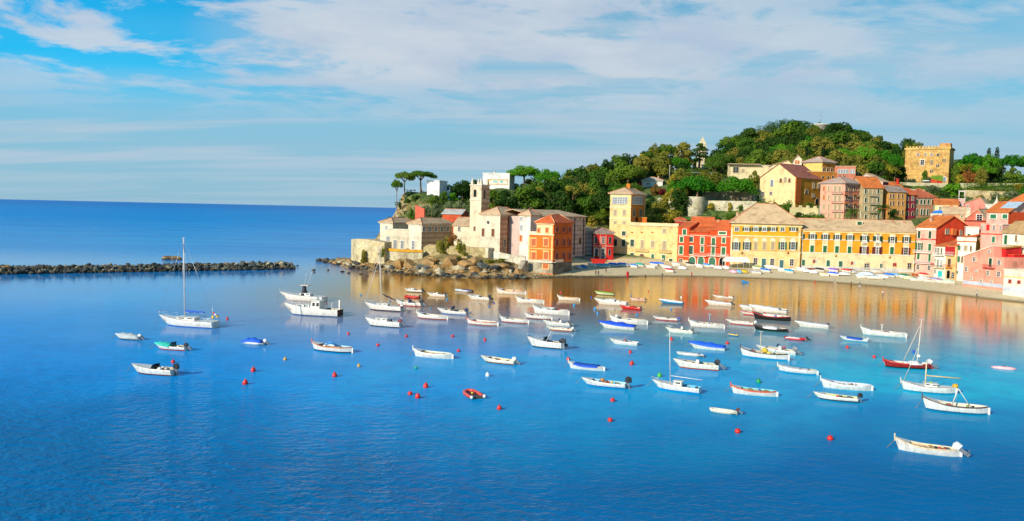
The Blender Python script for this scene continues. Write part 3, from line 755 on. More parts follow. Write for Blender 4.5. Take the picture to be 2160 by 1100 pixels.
# ---------------- promontory: convent, church, sea walls
def wallrun(name, label, pts, th, mat, cat='wall', cren=None, closed_top=True, under=2.5):
    """pts: list of (px, py_top, Y, py_bottom); a free-standing wall following them"""
    root_p = atY(pts[0][0], pts[0][3], pts[0][2]); mb = MB()
    top = [atY(p[0], p[1], p[2]) for p in pts]; bot = [atY(p[0], p[3], p[2]) for p in pts]
    n = len(pts); vs = []
    for i in range(n):
        d = (top[min(i+1, n-1)].xy - top[max(i-1, 0)].xy).normalized(); q = Vector((-d.y, d.x, 0))*th
        t_, b_ = top[i], Vector((bot[i].x, bot[i].y, bot[i].z-under))
        b_.x = t_.x; vs += [b_, t_, t_+q, Vector((b_.x, b_.y, b_.z))+q]
    vs = [v - root_p for v in vs]
    fs = []
    for i in range(n-1):
        a, c = 4*i, 4*i+4
        fs += [(a, c, c+1, a+1), (a+1, c+1, c+2, a+2), (a+2, c+2, c+3, a+3)]
    fs += [(0, 1, 2, 3), (4*n-1, 4*n-2, 4*n-3, 4*n-4)]
    mb.add(vs, fs)
    cop = None
    if cren:
        for i in range(n-1):
            a, c = top[i], top[i+1]; Ls = (c.xy-a.xy).length; k = int(Ls/cren)
            for j in range(k):
                p = a.lerp(c, (j+.5)/k) - root_p; rz = math.atan2(c.y-a.y, c.x-a.x)
                w = cren*.32; ca, sa = math.cos(rz), math.sin(rz)
                q = [(p.x+ca*x-sa*y, p.y+sa*x+ca*y) for x, y in ((-w, 0), (w, 0), (w, th), (-w, th))]
                mb.prism(q, p.z+.002, p.z+.8)
    o = mb.build(name, M(*mat) if isinstance(mat, tuple) else mat, None, tuple(root_p))
    tag(o, label, cat)
    c1 = [proj(t_) for t_ in top]; c2 = [proj(b_) for b_ in bot]
    BOXES.append((min(c[0] for c in c1), max(c[0] for c in c1), min(c[1] for c in c1), max(c[1] for c in c2), min(t_.y for t_ in top), (top[0].xy+top[-1].xy)/2, 1.5))
    return o
def top_band(o_label, pts, hgt, c, name='coping'): pass

wallrun('sea_wall', 'old whitish sea wall corner at the tip of the point, patched with stone', [(741, 505, 284, 556), (752, 504, 272, 560), (776, 506, 270, 560), (811, 512, 268, 560)], 5.0, ('stone', '#cdb88a'))
wallrun('sea_wall', 'sea wall with a bright ochre band under the white convent block', [(810, 523.5, 270, 552), (850, 527, 268.5, 552), (891, 528, 268, 548)], 2.0, ('stone', '#cbbd98'))
wallrun('coping', None, [(810, 523, 269.6, 524), (850, 526.5, 268.1, 528), (891, 527.5, 267.6, 529)], .3, PI_('#d9a650'), under=0) if False else None
s_ = wallrun('wall_band', 'ochre painted strip running along the sea wall below the convent', [(810, 523.2, 269.7, 529), (850, 526.7, 268.2, 532), (891, 527.7, 267.7, 533)], .25, PI_('#dca552'), under=0)
wallrun('garden_wall', 'weathered stone garden wall above the rocks below the bell tower', [(893, 522, 272, 541), (905, 516, 270, 541), (935, 519, 268, 541), (985, 521, 266, 545), (1024, 523, 264, 548)], 1.2, ('stone', '#b5a06f'))
wallrun('garden_wall', 'pale buttress-like wall end stepping down to the rocks under the church', [(1024, 523, 264, 566), (1030, 525, 263.5, 568)], 4.0, ('stone', '#cfc3a2'))
wallrun('garden_wall', 'low pale wall behind the brown scrubby rocks beside the orange house', [(1030, 529, 266, 545), (1056, 533, 264.5, 552), (1078, 538, 263, 552), (1108, 541, 262, 552)], .8, ('stone', '#ddd2b8'))
wallrun('boundary_wall', 'red-pink garden wall standing on the slope behind the convent', [(876, 433, 306, 456), (895, 441, 304, 456)], .6, PI_('#dc7460'))

CW = '#eedec2'; CB = '#d9b08a'
h = H_(Z1, 'convent_wing', 'cream convent wing at the left end with a small hip roof', (440, 760, 290), (332, 700), al=30, C=(640, 640), z0=5.5, vt=575, wall=('plaster', CW), roof=SL)
h.hip(1.9); h.win('f', 'w', 380, 600, 398, 632)
h = H_(Z1, 'convent_block', 'low flat-topped white convent block with three tall windows', (573, 800, 279), (385, 795), al=10, depth=6, z0=5.2, vt=637, wall=('plaster', CW), roof=SL)
h.flat(.25); h.win('f', 'w', 375, 690, 398, 728); h.win('f', 'w', 450, 722, 472, 795); h.win('f', 'w', 512, 727, 534, 795)
h = H_(Z1, 'convent_wing', 'cream, brown-shaded convent wing with a row of small windows facing the garden', (687, 805, 276), (573, 800), al=33, C=(955, 700), z0=5.4, vt=585, wall=('plaster', '#ecdcc4'), roof=SL)
h.hip(2.2); h.win('f', 'w', 608, 728, 632, 800)
h.band_z('r', -3, h.h+3, .03, '#dcbf9e', 'side_tone', mat='striped')  # right face browner: its shade is put into the band colour
for u in (706, 760, 811, 862, 912): h.win('r', 'd', u-9, 605, u+9, 645)
h = H_(Z1, 'convent_wing', 'cream convent wing joining the bell tower with one small window', (1108, 760, 284), (962, 740), al=15, depth=12, z0=5.4, vt=597, wall=('plaster', CW), roof=SL)
h.gable(2.6, 'x'); h.win('f', 'd', 1003, 608, 1021, 642)
h = H_(Z1, 'outbuilding', 'long low grey-roofed shed with a red gable end left of the bell tower', (1030, 520, 300), (868, 510), al=12, C=(1092, 500), z0=12, vt=498, wall=('plaster', '#d86c52'), roof=('slates', '#cfc8bb'))
h.gable(1.6, 'x')
# bell tower
h = H_(Z1, 'bell_tower', 'tall cream, brown-shaded banded bell tower with corner pinnacles', (1195, 775, 278), (1100, 775), al=33, C=(1262, 775), z0=6, vt=242, wall=('plaster', '#ecdabc'), roof=SL, cat='bell tower')
h.box_wall(); h.band_z('r', -3, h.h+3, .03, '#dcb795', 'side_tone', mat='striped')  # banding on the shaded face, with the shade's brown painted in
for f in ('f', 'r'): h.band(f, 380, .3, .18, '#e9dcc4'); h.band_z(f, h.h-.4, .4, .22, '#e9dcc4', a0=-.22 if f == 'f' else 0, a1=(h.W if f == 'f' else h.D)+.22)
h.win('f', 'dark', 1140, 285, 1162, 350, True); h.win('r', 'dark', 1216, 282, 1237, 360, True); h.win('f', 'br', 1139, 603, 1153, 640)
for x, y in ((.5, .5), (h.W-.5, .5), (h.W-.5, h.D-.5), (.5, h.D-.5)):
    m_ = MB(); m_.box(-.4, .4, -.4, .4, 0, .8); m_.add([(-.35, -.35, .8), (.35, -.35, .8), (.35, .35, .8), (-.35, .35, .8), (0, 0, 2.4)], [(0, 1, 4), (1, 2, 4), (2, 3, 4), (3, 0, 4)])
    m_.build('pinnacle', M('plaster', '#e9dcc4'), h.root, (x, y, h.h+.003))
# church
h = H_(Z2, 'church', 'white and brown banded church front block with a round window', (300, 825, 272), (130, 790), al=33, C=(480, 820), z0=5.8, vt=507, wall=('plaster', '#ecdcc2'), roof=SL, cat='church')
h.hip(2.8); h.band_z('r', -3, h.h+3, .03, '#dcb795', 'side_tone', mat='striped'); h.win('f', 'br', 150, 622, 171, 686); h.win('f', 'br', 234, 626, 257, 690); h.win('r', 'dark', 333, 715, 354, 778); h.win('r', 'dark', 407, 714, 425, 778); h.win('r', 'dark', 333, 795, 345, 825)  # banded right face carries its brown shade in the colour
m_ = MB(); m_.tube([(0, -.08, 0), (0, .05, 0)], .55, 14); a, z = h.on('f', 203, 568); m_.build('round_window', M('glass', '#5a5f66'), h.root, (a, 0, z))
for u in (372, 440): h.panel('r', u-4, 512, u+4, 825, '#8b5a48', .3, 'downpipe')
h = H_(Z2, 'church_apse', 'tall pale church bay with two windows between the front block and the nave', (560, 840, 268), (470, 840), al=33, C=(640, 830), z0=4.8, vt=512, wall=('plaster', '#f0e6d8'), roof=SL, cat='church')
h.hip(2.2); h.win('f', 'w', 481, 522, 499, 552); h.win('f', 'w', 481, 592, 497, 636); h.win('f', 'or', 474, 680, 492, 728)
h = H_(Z2, 'church_nave', 'long pinkish banded church nave under a grey roof behind the orange house', (585, 855, 271.5), (545, 855), al=33, C=(1032, 850), z0=4.0, vt=517, wall=('striped', '#d9c1b4'), roof=SL, cat='church')
h.W0 = h.W
h.gable(0.01, 'x') if False else None
h.box_wall()
o_ = .6; W_, D_, hh_ = h.W, h.D, h.h
m_ = MB(); m_.sheet([(W_+o_, -o_, hh_+.2), (W_+o_, D_+o_, hh_+.2), (W_-8, D_-6, hh_+2.3), (W_-8, -o_, hh_+2.3)], .2); m_.sheet([(W_-16.6, -o_, hh_+.2), (W_-8, -o_, hh_+2.3), (W_-8, D_-6, hh_+2.3), (W_-16.6, D_+o_, hh_+.2)], .2)
m_.sheet([(W_+o_, D_+o_, hh_+.2), (W_-16.6, D_+o_, hh_+.2), (W_-8, D_-6, hh_+2.3)], .2)
m_.build('roof', M(*SL), h.root)
m_ = MB(); m_.box(-14, -.001, .0, D_, -3, hh_); m_.build('side_aisle', M('plaster', '#d9c1b4'), h.root)
for (u0, v0, u1, v1) in ((987, 527, 1000, 555), (908, 522, 920, 552), (985, 605, 999, 642)): h.win('r', 'dark', u0, v0, u1, v1)
h.win('r', 'dark', 978, 695, 1000, 752, True); h.win('r', 'dark', 905, 697, 922, 740, True)
for u in (942, 1020): h.panel('r', u-3, 530, u+3, 850, '#6f5a58', .25, 'downpipe')
h = H_(Z2, 'church_annexe', 'low pinkish grey annexe tucked against the end of the nave', (1100, 862, 305), (1034, 860), al=-8, depth=8, z0=2.6, vt=645, wall=('striped', '#cdb6ac'), roof=SL)
h.shed(1.2)
h = H_(Z2, 'forecourt_wall', 'dark grey stone plinth wall behind the beached boats beside the orange house', (1100, 885, 296), (918, 905), al=-6, depth=1.2, z0=2.0, vt=862, wall=('stone', '#7a7168')); h.box_wall(); h.root['category'] = 'wall'
# orange house
OR = '#ee8038'
h = H_(Z2, 'orange_house', 'tall orange seaside house with painted window frames and red hip roof', (757, 1002, 252), (548, 1000), al=33, C=(918, 985), z0=.9, vt=577, wall=('plaster', OR), roof=TI, cat='house')
zt_l = h.on('f', 650, 675)[1]; W_, D_, hh_ = h.W, h.D, h.h; a620 = h.on('f', 620, 620)[0]
m_ = MB(); m_.box(0, W_, 0, D_, -3, zt_l); m_.box(a620, W_, 0, D_, zt_l+.001, hh_); m_.build('wall', M('plaster', OR), h.root)
o_ = .6; m_ = MB(); e = [(a620-o_, -o_), (W_+o_, -o_), (W_+o_, D_+o_), (a620-o_, D_+o_)]; x2 = (a620+W_)/2; i_ = (W_-a620)/2
vs = [(p[0], p[1], hh_) for p in e]+[(p[0], p[1], hh_+.25) for p in e]+[(x2, i_, hh_+2.7), (x2, D_-i_, hh_+2.7)]
m_.add(vs, [(3, 2, 1, 0), (0, 1, 5, 4), (1, 2, 6, 5), (2, 3, 7, 6), (3, 0, 4, 7), (4, 5, 8), (5, 6, 9, 8), (6, 7, 9), (7, 4, 8, 9)]); rf = m_.build('roof', M(*TI), h.root)
rg = MB(); [rg.tube([vs[a], vs[b_]], .16, 5) for a, b_ in ((4, 8), (5, 8), (6, 9), (7, 9), (8, 9))]; rg.build('ridge_tiles', M('plaster', '#f0b890'), rf)
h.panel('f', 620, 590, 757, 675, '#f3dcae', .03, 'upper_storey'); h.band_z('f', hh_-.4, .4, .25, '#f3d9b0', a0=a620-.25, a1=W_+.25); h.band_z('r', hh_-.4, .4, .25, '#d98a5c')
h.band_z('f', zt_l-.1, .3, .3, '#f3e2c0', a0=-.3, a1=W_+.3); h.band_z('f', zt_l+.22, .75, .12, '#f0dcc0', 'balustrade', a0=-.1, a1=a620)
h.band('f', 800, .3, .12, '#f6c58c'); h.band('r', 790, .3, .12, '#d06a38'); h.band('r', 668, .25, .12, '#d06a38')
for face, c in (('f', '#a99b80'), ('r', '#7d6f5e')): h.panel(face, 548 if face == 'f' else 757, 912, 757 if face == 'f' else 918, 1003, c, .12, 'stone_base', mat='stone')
h.panel('f', 548, 893, 757, 912, '#e9ddc6', .16, 'plinth')
for u in (596, 702):
    h.win('f', 'or', u-19, 710, u+19, 770); h.win('f', 'or', u-19, 824, u+19, 886)
    for v in (700, 812): h.panel('f', u-27, v, u+27, v+7, '#f9dba0', .3, 'lintel')
h.win('f', 'or', 628, 618, 650, 655); h.win('f', 'or', 698, 615, 722, 655)
for u in (790, 850, 900):
    for v0, v1 in ((612, 648), (712, 768), (828, 888)): h.win('r', 'rr', u-12, v0, u+12, v1, v1-v0 > 40)
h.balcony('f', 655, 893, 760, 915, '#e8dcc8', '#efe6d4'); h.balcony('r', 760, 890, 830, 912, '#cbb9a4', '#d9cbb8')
h.win('f', 'or', 675, 925, 722, 965)
h.panel('f', 548, 690, 560, 890, '#f6cf94', .06, 'quoin'); h.panel('f', 745, 690, 757, 890, '#f6cf94', .06, 'quoin')
wallrun('ramp_wall', 'small grey buttress wall leaning on the left side of the orange house', [(1099, 570, 252, 576), (1108, 552, 253, 576), (1114, 550, 254, 576)], 2.0, ('stone', '#9a9078'))
# small red house and yellow villa with its tower
RD = '#c9362c'
h = H_(Z2, 'red_cottage', 'small two-storey crimson house with a slate roof at the beach corner', (1275, 890, 303), (1106, 885), al=-6, depth=9, z0=2.6, vt=662, wall=PI_(RD), roof=('slates', '#a58c7c'), cat='house')
h.hip(2.0)
for u in (1129, 1190, 1249): h.win('f', 'dn' if u != 1190 else 'mr', u-9, 695, u+9, 750)
h.win('f', 'mr', 1118, 790, 1148, 860, True); h.win('f', 'mr', 1175, 790, 1203, 885); h.win('f', 'dn', 1238, 800, 1254, 850)
h.band('f', 775, .3, .12, '#e3a28a'); 
for u in (1112, 1165, 1213): h.panel('f', u-5, 680, u+5, 885, '#e3a28a', .08, 'pilaster')
YE = '#f2d49c'
h = H_(Z3, 'yellow_villa', 'wide pale yellow villa with flat roof, balconies and a church shadow across it', (765, 925, 301), (215, 890), YA=312, depth=12, z0=2.2, vt=600, wall=PI_(YE), roof=SL, cat='house')
h.box_wall(); xa_ = h.on('f', 362, 600)[0]; m_ = MB(); m_.box(xa_, h.W+.2, -.2, .3, h.h+.003, h.h+.9); m_.box(h.W-.3, h.W+.2, .301, h.D, h.h+.003, h.h+.9); m_.build('parapet', M('plaster', '#f0dcb0'), h.root)
for q in (('g', 545, 843, 570, 912), ('g', 635, 848, 667, 905), ('gd', 698, 880, 727, 921), ('gd', 215, 712, 246, 772), ('gd', 293, 713, 323, 776), ('gd', 366, 715, 398, 776), ('gd', 293, 645, 326, 682), ('b', 643, 625, 673, 660), ('b', 454, 722, 482, 792), ('b', 543, 727, 573, 784),
          ('b', 642, 730, 674, 802), ('dark', 215, 835, 246, 889), ('gd', 364, 832, 396, 892), ('dark', 400, 858, 438, 890), ('doorw', 280, 840, 325, 892)): h.win('f', *q)
h.win('f', 'doorw', 445, 838, 485, 908, True); h.balcony('f', 412, 785, 525, 818, '#8a6d2c', '#efdcae'); h.balcony('f', 612, 790, 718, 828, '#8a6d2c', '#efdcae')
for u in (380, 463, 555): m_ = MB(); m_.ball((0, -.15, 0), .45, 0, 8, (1, .3, .6)); a, z = h.on('f', u, 655); m_.build('roundel', M('plaster', '#dd7a3a'), h.root, (a, 0, z))
h.band('f', 598, .3, .35, '#f3e2bc', name='cornice', a0=xa_)
h = H_(Z3, 'yellow_tower', 'square yellow belvedere tower with white loggia windows under a hip roof', (368, 620, 309.9), (185, 640), al=24, C=(488, 600), z0=2.4, vt=325, wall=PI_('#f4d8a2'), roof=SL, cat='tower')
h.hip(2.6, over=.8)
for f, us, w_ in (('f', [222+i*21.5 for i in range(6)], 17), ('r', [388+i*15.5 for i in range(6)], 11)):
    for u in us: h.win(f, 'w', u-w_/2, 352, u+w_/2, 410)
h.panel('r', 370, 328, 487, 558, '#dc8a30', .03, 'side_tone')  # shaded face and its bands coloured darker than the sunlit front
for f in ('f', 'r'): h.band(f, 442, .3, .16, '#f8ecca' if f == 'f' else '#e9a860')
h.band('f', 540, .3, .16, '#f8ecca')
for u in (235, 313): h.win('f', 'b', u-12, 460, u+12, 508); h.win('f', 'b', u-12, 560, u+12, 598)
for u in (394, 452): h.win('r', 'dark', u-8, 460, u+9, 515)
m_ = MB(); m_.box(-.7, .7, -.7, .7, -1, 1.2); m_.ball((0, 0, 1.3), .9, 0, 10, (1, 1, .7)); m_.build('cupola', M('plaster', '#e08a3c'), h.root, (h.W/2, h.D/2, h.h+2.4))
h = H_(Z3, 'rooftop_hut', 'small orange flat hut on the villa roof beside the yellow tower', (505, 560, 315), (430, 560), al=0, depth=4, z0=15, vt=530, wall=PI_('#e2803a'), cat='hut'); h.flat(.2, '#e9a868')
# red houses
RR = '#e4623a'; CR = '#f3e6cc'
h = H_(Z3, 'red_house', 'narrow red house with cream framed green windows beside the pale villa', (864, 925, 297), (767, 922), YA=300, depth=11, z0=2.2, vt=612, wall=PI_(RR), roof=TI, cat='house')
h.gable(1.8, 'x')
for q in (('g', 818, 628, 848, 676), ('g', 792, 692, 822, 738), ('g', 787, 772, 819, 842), ('dark', 787, 884, 812, 912)): h.win('f', *q)
h.band('f', 683, .25, .14, '#f3c9a8'); h.band('f', 862, .25, .12, '#f0b896'); h.panel('f', 800, 892, 862, 922, '#d8c4a4', .06, 'plinth')
h = H_(Z3, 'red_house', 'middle red house with a dormer loggia above two green archways', (1025, 930, 294), (864, 928), YA=297.4, depth=11, z0=2.2, vt=652, wall=PI_(RR), roof=TI, cat='house')
h.gable(2.0, 'x')
for q in (('gd', 875, 692, 905, 736), ('g', 970, 697, 998, 757), ('gd', 870, 770, 903, 842), ('g', 970, 773, 997, 822)): h.win('f', *q)
h.win('f', 'door', 864, 862, 921, 930, True); h.win('f', 'door', 948, 866, 998, 930, True); h.band('f', 683, .25, .14, '#f6cdb4')
h.balcony('f', 915, 830, 1022, 862, '#e8e0d0', '#f3d9c4'); h.band('f', 858, .2, .1, '#f0b896')
h2 = H_(Z3, 'dormer_house', 'set-back red-roofed attic storey rising over the middle red house', (1062, 655, 299), (882, 655), YA=302, depth=8, z0=9, vt=600, wall=PI_('#e9825a'), roof=TI, cat='house'); h2.gable(3.0, 'x')
h2.win('f', 'dark', 890, 607, 922, 650, True); h2.win('f', 'dark', 925, 607, 955, 650, True); h2.win('f', 'g', 990, 610, 1015, 650)
h = H_(Z3, 'red_house', 'right-hand red house with long balconies and green doors next to the market tent', (1222, 938, 290), (1028, 932), YA=294, depth=11, z0=2.1, vt=637, wall=PI_(RR), roof=TI, cat='house')
h.gable(3.2, 'x'); h.chimney(2, 5, z=h.h+2.2); h.chimney(9, 7, z=h.h+2)
for q in (('g', 1065, 702, 1096, 765), ('g', 1155, 700, 1184, 746), ('g', 1063, 782, 1093, 850), ('g', 1150, 783, 1183, 851), ('g', 1128, 650, 1188, 672)): h.win('f', *q)
h.win('f', 'door', 1042, 868, 1098, 936, True); h.win('f', 'dark', 1132, 872, 1177, 936, True)
h.balcony('f', 1030, 752, 1120, 775, '#3a2a26', '#f0d3bc'); h.balcony('f', 1028, 838, 1215, 863, '#efe6dc', '#f3d9c4'); h.band('f', 692, .25, .14, '#f6cdb4'); h.band('f', 858, .2, .1, '#f0b896')
h2 = H_(Z3, 'chimney_house', 'little red turret with an orange cap behind the narrow red house', (835, 600, 308), (770, 600), al=0, depth=5, z0=8, vt=552, wall=PI_('#b5442e'), roof=TI, cat='house'); h2.hip(1.2)
# yellow palace
h = H_(Z4, 'yellow_palace', 'big square ochre palace under a tall grey hip roof', (762, 968, 283), (166, 965), YA=288, depth=17, z0=1.9, vt=588, wall=PI_('#eeb04e'), roof=SLG, cat='house')
h.hip(7.0, inset=8.2, over=.9); h.chimney(1.8, 5, z=h.h+2.5); h.chimney(h.W-3, 4, z=h.h+1.2)
h.panel('f', 168, 690, 760, 820, '#efbf7c', .03, 'middle_storey'); h.panel('f', 168, 822, 760, 966, '#f3d39c', .05, 'ground_storey')
h.band('f', 605, .5, .25, '#f3dca0'); h.band('f', 692, .3, .16, '#f8e9c8'); h.band('f', 826, .2, .12, '#f8e9c8')
h.panel('f', 166, 610, 180, 965, '#f6e2b8', .09, 'quoin'); h.panel('f', 748, 610, 762, 965, '#f6e2b8', .09, 'quoin')
for u, s1 in ((220, 'd'), (305, 'o'), (385, 'o'), (458, 'o'), (535, 'o'), (613, 'd'), (708, 'o')): h.win('f', s1, u-(17 if s1 == 'd' else 33), 612, u+(17 if s1 == 'd' else 33), 642)
for u, s1 in ((215, 'o'), (308, 'o'), (382, 'b'), (457, 'b'), (530, 'b'), (614, 'og'), (704, 'o')):
    w_ = 14 if s1 == 'b' else 32; h.win('f', s1, u-w_, 738, u+w_, 803)
    m_ = MB(); pts = [(math.cos(PI*i/10)*.95, math.sin(PI*i/10)*.95) for i in range(11)]; m_.add([(p[0], -.07, p[1]) for p in pts]+[(p[0], .01, p[1]) for p in pts], [tuple(range(11))[::-1]]+[(i, (i+1) % 11, 11+(i+1) % 11, 11+i) for i in range(11)])
    a, z = h.on('f', u, 728); m_.build('lintel_arch', M('plaster', '#f8e8cc'), h.root, (a, 0, z))
for q in (('mr', 364, 874, 396, 932), ('doort', 434, 880, 470, 962), ('mr', 508, 880, 540, 936), ('doort', 588, 893, 622, 962), ('mr', 677, 885, 708, 940), ('mr', 275, 885, 300, 925)): h.win('f', *q)
for u in (265, 660): m_ = MB(); m_.ball((0, -.2, 0), .45, 0, 8, (1, .4, 1.1)); a, z = h.on('f', u, 830); m_.build('wall_lantern', M('metal', '#b07a3a'), h.root, (a, 0, z))
# long ochre building
A_ = P(Z4, 768, 970); B_ = P(Z5, 519, 835)
ZZ = (0, 0, 1.0)
h = H_(ZZ, 'long_yellow_building', 'very long low ochre building with white bays and shuttered windows', (B_[0], B_[1], 279), A_, YA=284, depth=13, z0=1.9, vt=P(Z5, 0, 488)[1], wall=PI_('#eba52c'), roof=SLG, cat='building')
h.gable(3.6, 'x', over=.5)
ub = lambda Z, u0, v0, u1, v1: (*P(Z, u0, v0), *P(Z, u1, v1))
a0, z_lo = h.on('f', 0, 0, ZZ), 0
def zf(Z, u, v): return h.on('f', u, v, Z)[1]
zl = zf(Z4, 1100, 835)
h.band_z('f', -.5, zl+.5, .10, '#f2dcb2', 'ground_storey', 0, h.W); h.band_z('f', -.5, 1.8, .14, '#d9d6cc', 'plinth', 0, h.W)
h.band_z('f', h.h-.85, .85, .22, '#f3dca4', 'cornice', 0, h.W); h.band_z('f', zl-.1, .25, .18, '#fbf3e0', 'cornice', 0, h.W); h.band_z('f', zf(Z4, 1100, 722), .25, .13, '#fbf3e0', 'cornice', 0, h.W)
cols = [(Z4, 797, 'g'), (Z4, 902, 'g'), (Z4, 1013, 'g'), (Z4, 1117, 'g'), (Z4, 1226, 'g'), (Z4, 1349, 'om'), (Z4, 1460, 'om'), (Z5, 125, 'om'), (Z5, 242, 'om'), (Z5, 363, 'g'), (Z5, 484, 'om')]
for Z, u, s2 in cols:
    dv = lambda v: v + (u-1100)*0.012 if Z is Z4 else v
    a, zt_ = h.on('f', u, 0, Z)[0], 0
    z1, z2 = (zf(Z, u, 668+(u-797)*.03), zf(Z, u, 710+(u-797)*.03)) if Z is Z4 else (zf(Z, u, 523+u*.02), zf(Z, u, 573+u*.02))
    z3, z4 = (zf(Z, u, 763+(u-797)*.03), zf(Z, u, 822+(u-797)*.03)) if Z is Z4 else (zf(Z, u, 612+u*.02), zf(Z, u, 677+u*.02))
    h.band_z('f', zl, h.h-.85-zl, .06, '#f4e2b8', 'pilaster', max(a-.9, .01), min(a+.9, h.W-.01))
    h.win_at('f', 'o' , a, z2, 2.5, z1-z2); h.win_at('f', s2, a, z4, 1.25 if s2 == 'g' else 2.5, z3-z4)
for Z, s1, u0, v0, u1, v1, ar in ((Z4, 'door', 779, 890, 805, 962, 0), (Z4, 'door', 990, 893, 1020, 968, 1), (Z4, 'door', 1096, 903, 1127, 970, 0), (Z4, 'mr', 1318, 925, 1355, 964, 0), (Z4, 'door', 1450, 925, 1467, 975, 0), (Z5, 'dark', 97, 762, 133, 802, 0), (Z5, 'door', 225, 763, 253, 815, 0), (Z5, 'dark', 466, 757, 495, 810, 0),
                              (Z4, 'rr', 878, 893, 890, 915, 0), (Z4, 'w', 894, 893, 906, 915, 0), (Z4, 'rr', 1204, 907, 1216, 928, 0), (Z4, 'w', 1220, 907, 1232, 928, 0), (Z5, 'rr', 340, 757, 352, 780, 0), (Z5, 'rr', 356, 757, 368, 780, 0)):
    h.Z = Z; h.win('f', s1, u0, v0, u1, v1, bool(ar))
for Z, u, v in ((Z4, 1070, 855), (Z5, 310, 705)): m_ = MB(); m_.ball((0, -.3, 0), .4, 0, 8, (1, .4, 1.1)); a, z = h.on('f', u, v, Z); m_.build('wall_lantern', M('metal', '#c09a5a'), h.root, (a, 0, z))
for x in (9, 20, 31, h.W-8, h.W-2.2): h.chimney(x, 5, z=h.h+1.8)
m_ = MB(); m_.box(-1, 1, -.8, 1.5, 0, 1.7); sk = m_.build('dormer', M('plaster', '#efe0c0'), h.root, (19.5, 4, h.h+1.6)); m_ = MB(); m_.box(-.7, .7, -.05, 0, .3, 1.4); m_.build('window', M('shutter', '#1f5a35'), sk, (0, -.8, 0))
# market tent and street things in front
def tent(pxl, pxr, pyb, Y, hh, name, label):
    a = atY(pxl, pyb, Y); b_ = atY(pxr, pyb, Y); w = b_.x-a.x; z = gz((a.x+b_.x)/2, Y)
    r_ = empty(name, (a.x, Y, z), 0, label, 'tent')
    c = MB(); e = [(0, 0, hh*.72), (w, 0, hh*.72), (w, 4, hh*.72), (0, 4, hh*.72)]; c.add(e+[(p[0], p[1], p[2]-.5) for p in e]+[(.5, 2, hh), (w-.5, 2, hh)], [(0, 1, 9, 8), (2, 3, 8, 9), (1, 2, 9), (3, 0, 8), (1, 0, 4, 5), (2, 1, 5, 6), (3, 2, 6, 7), (0, 3, 7, 4)])
    c.build('canopy', M('cloth', '#f2ede2'), r_)
    for x in [w*i/4 for i in range(5)]:
        for y in (0, 4): p = MB(); p.tube([(x, y, 0), (x, y, hh*.72)], .06); p.build('pole', M('paint', '#e8e4da'), r_)
    return r_
tent(1530, 1581, 569, 281, 3.9, 'market_tent', 'long white tent with open sides beside the big yellow palace')
# ---------------- right-hand houses
PK = '#f3b6a2'
Zb = ZA
h = H_(ZA, 'pink_tall_house', 'tall narrow pink house with a plain salmon-red gable side and green shutters', (452, 870, 262), (192, 840), al=62, C=(905, 800), z0=1.8, vt=196, wall=PI_('#ee6238'), roof=TIO, cat='house')
h.gable(3.6, 'x', k=.48)
h.band_z('f', -.5, h.h+.45, .06, '#f4bda8', 'front_render', 0, h.W); h.band_z('f', h.h-.9, .6, .25, '#fbeede', 'cornice', -.1, h.W+.1)
h.win('f', 'gd', 237, 243, 272, 345); h.win('f', 'gd', 385, 247, 420, 350); h.win('f', 'og', 197, 405, 278, 505); h.win('f', 'g', 380, 415, 418, 520); h.win('f', 'g', 228, 548, 262, 630); h.win('f', 'g', 380, 565, 412, 675)
h.win('f', 'dp', 220, 706, 258, 766); h.win('f', 'dp', 372, 718, 410, 778); h.band('f', 362, .3, .2, '#c7352a'); h.band('f', 690, .3, .2, '#c7352a')
h.balcony('f', 192, 500, 430, 545, '#e9e2da', '#f8f0e6'); h.balcony('f', 186, 655, 430, 690, '#efe8e0', '#f8f0e6')
h.win('r', 'dark', 612, 225, 652, 280); h.win('r', 'dark', 805, 235, 832, 300); h.chimney(2, 4, z=h.h+1.8); h.panel('r', 682, 210, 735, 300, '#f08a5c', .7, 'chimney_breast')
h = H_(ZA, 'cream_house', 'narrow cream house with balconies and a turquoise ground floor door', (605, 878, 252), (450, 868), al=62, depth=9, z0=1.8, vt=455, wall=PI_('#f8efdc'), roof=TIO, cat='house')
h.shed(1.4)
for q in (('dp', 468, 470, 488, 540), ('mr', 505, 475, 528, 565), ('gd', 550, 480, 568, 568), ('mr', 500, 630, 522, 730), ('w', 545, 640, 566, 730), ('dp', 452, 770, 475, 815), ('dp', 448, 625, 465, 660)): h.win('f', *q)
h.win('f', 'teal', 512, 790, 568, 870); h.balcony('f', 450, 545, 600, 582, '#e9e2da', '#f8f0e6'); h.balcony('f', 445, 715, 600, 750, '#3a3230', '#f4e4b0')
h = H_(ZA, 'peach_house', 'peach house with an orange balcony and dark arched door beside it', (745, 895, 245), (603, 885), al=62, depth=14, z0=1.8, vt=440, wall=PI_('#f5c28c'), roof=TI, cat='house')
h.shed(4.4)
h.panel('f', 605, 455, 742, 585, '#b3261a', .05, 'loggia'); h.win('f', 'doorw', 643, 620, 688, 740); h.win('f', 'dark', 632, 778, 675, 890, True); h.win('f', 'dark', 697, 808, 732, 893); h.balcony('f', 600, 700, 712, 745, '#d9662a', '#f0a048'); h.balcony('f', 605, 540, 742, 575, '#efe6dc', '#f3d9c4'); h.band('f', 590, .25, .15, '#efd9a8')
h = H_(ZA, 'white_house', 'white house with a roof terrace balustrade next to the big pink house', (1000, 900, 243), (745, 895), al=30, depth=9, z0=1.8, vt=385, wall=PI_('#f8f0e0'), roof=TI, cat='house')
h.flat(1.1, '#f6ecd8'); h.band('f', 392, .25, .2, '#c8702e')
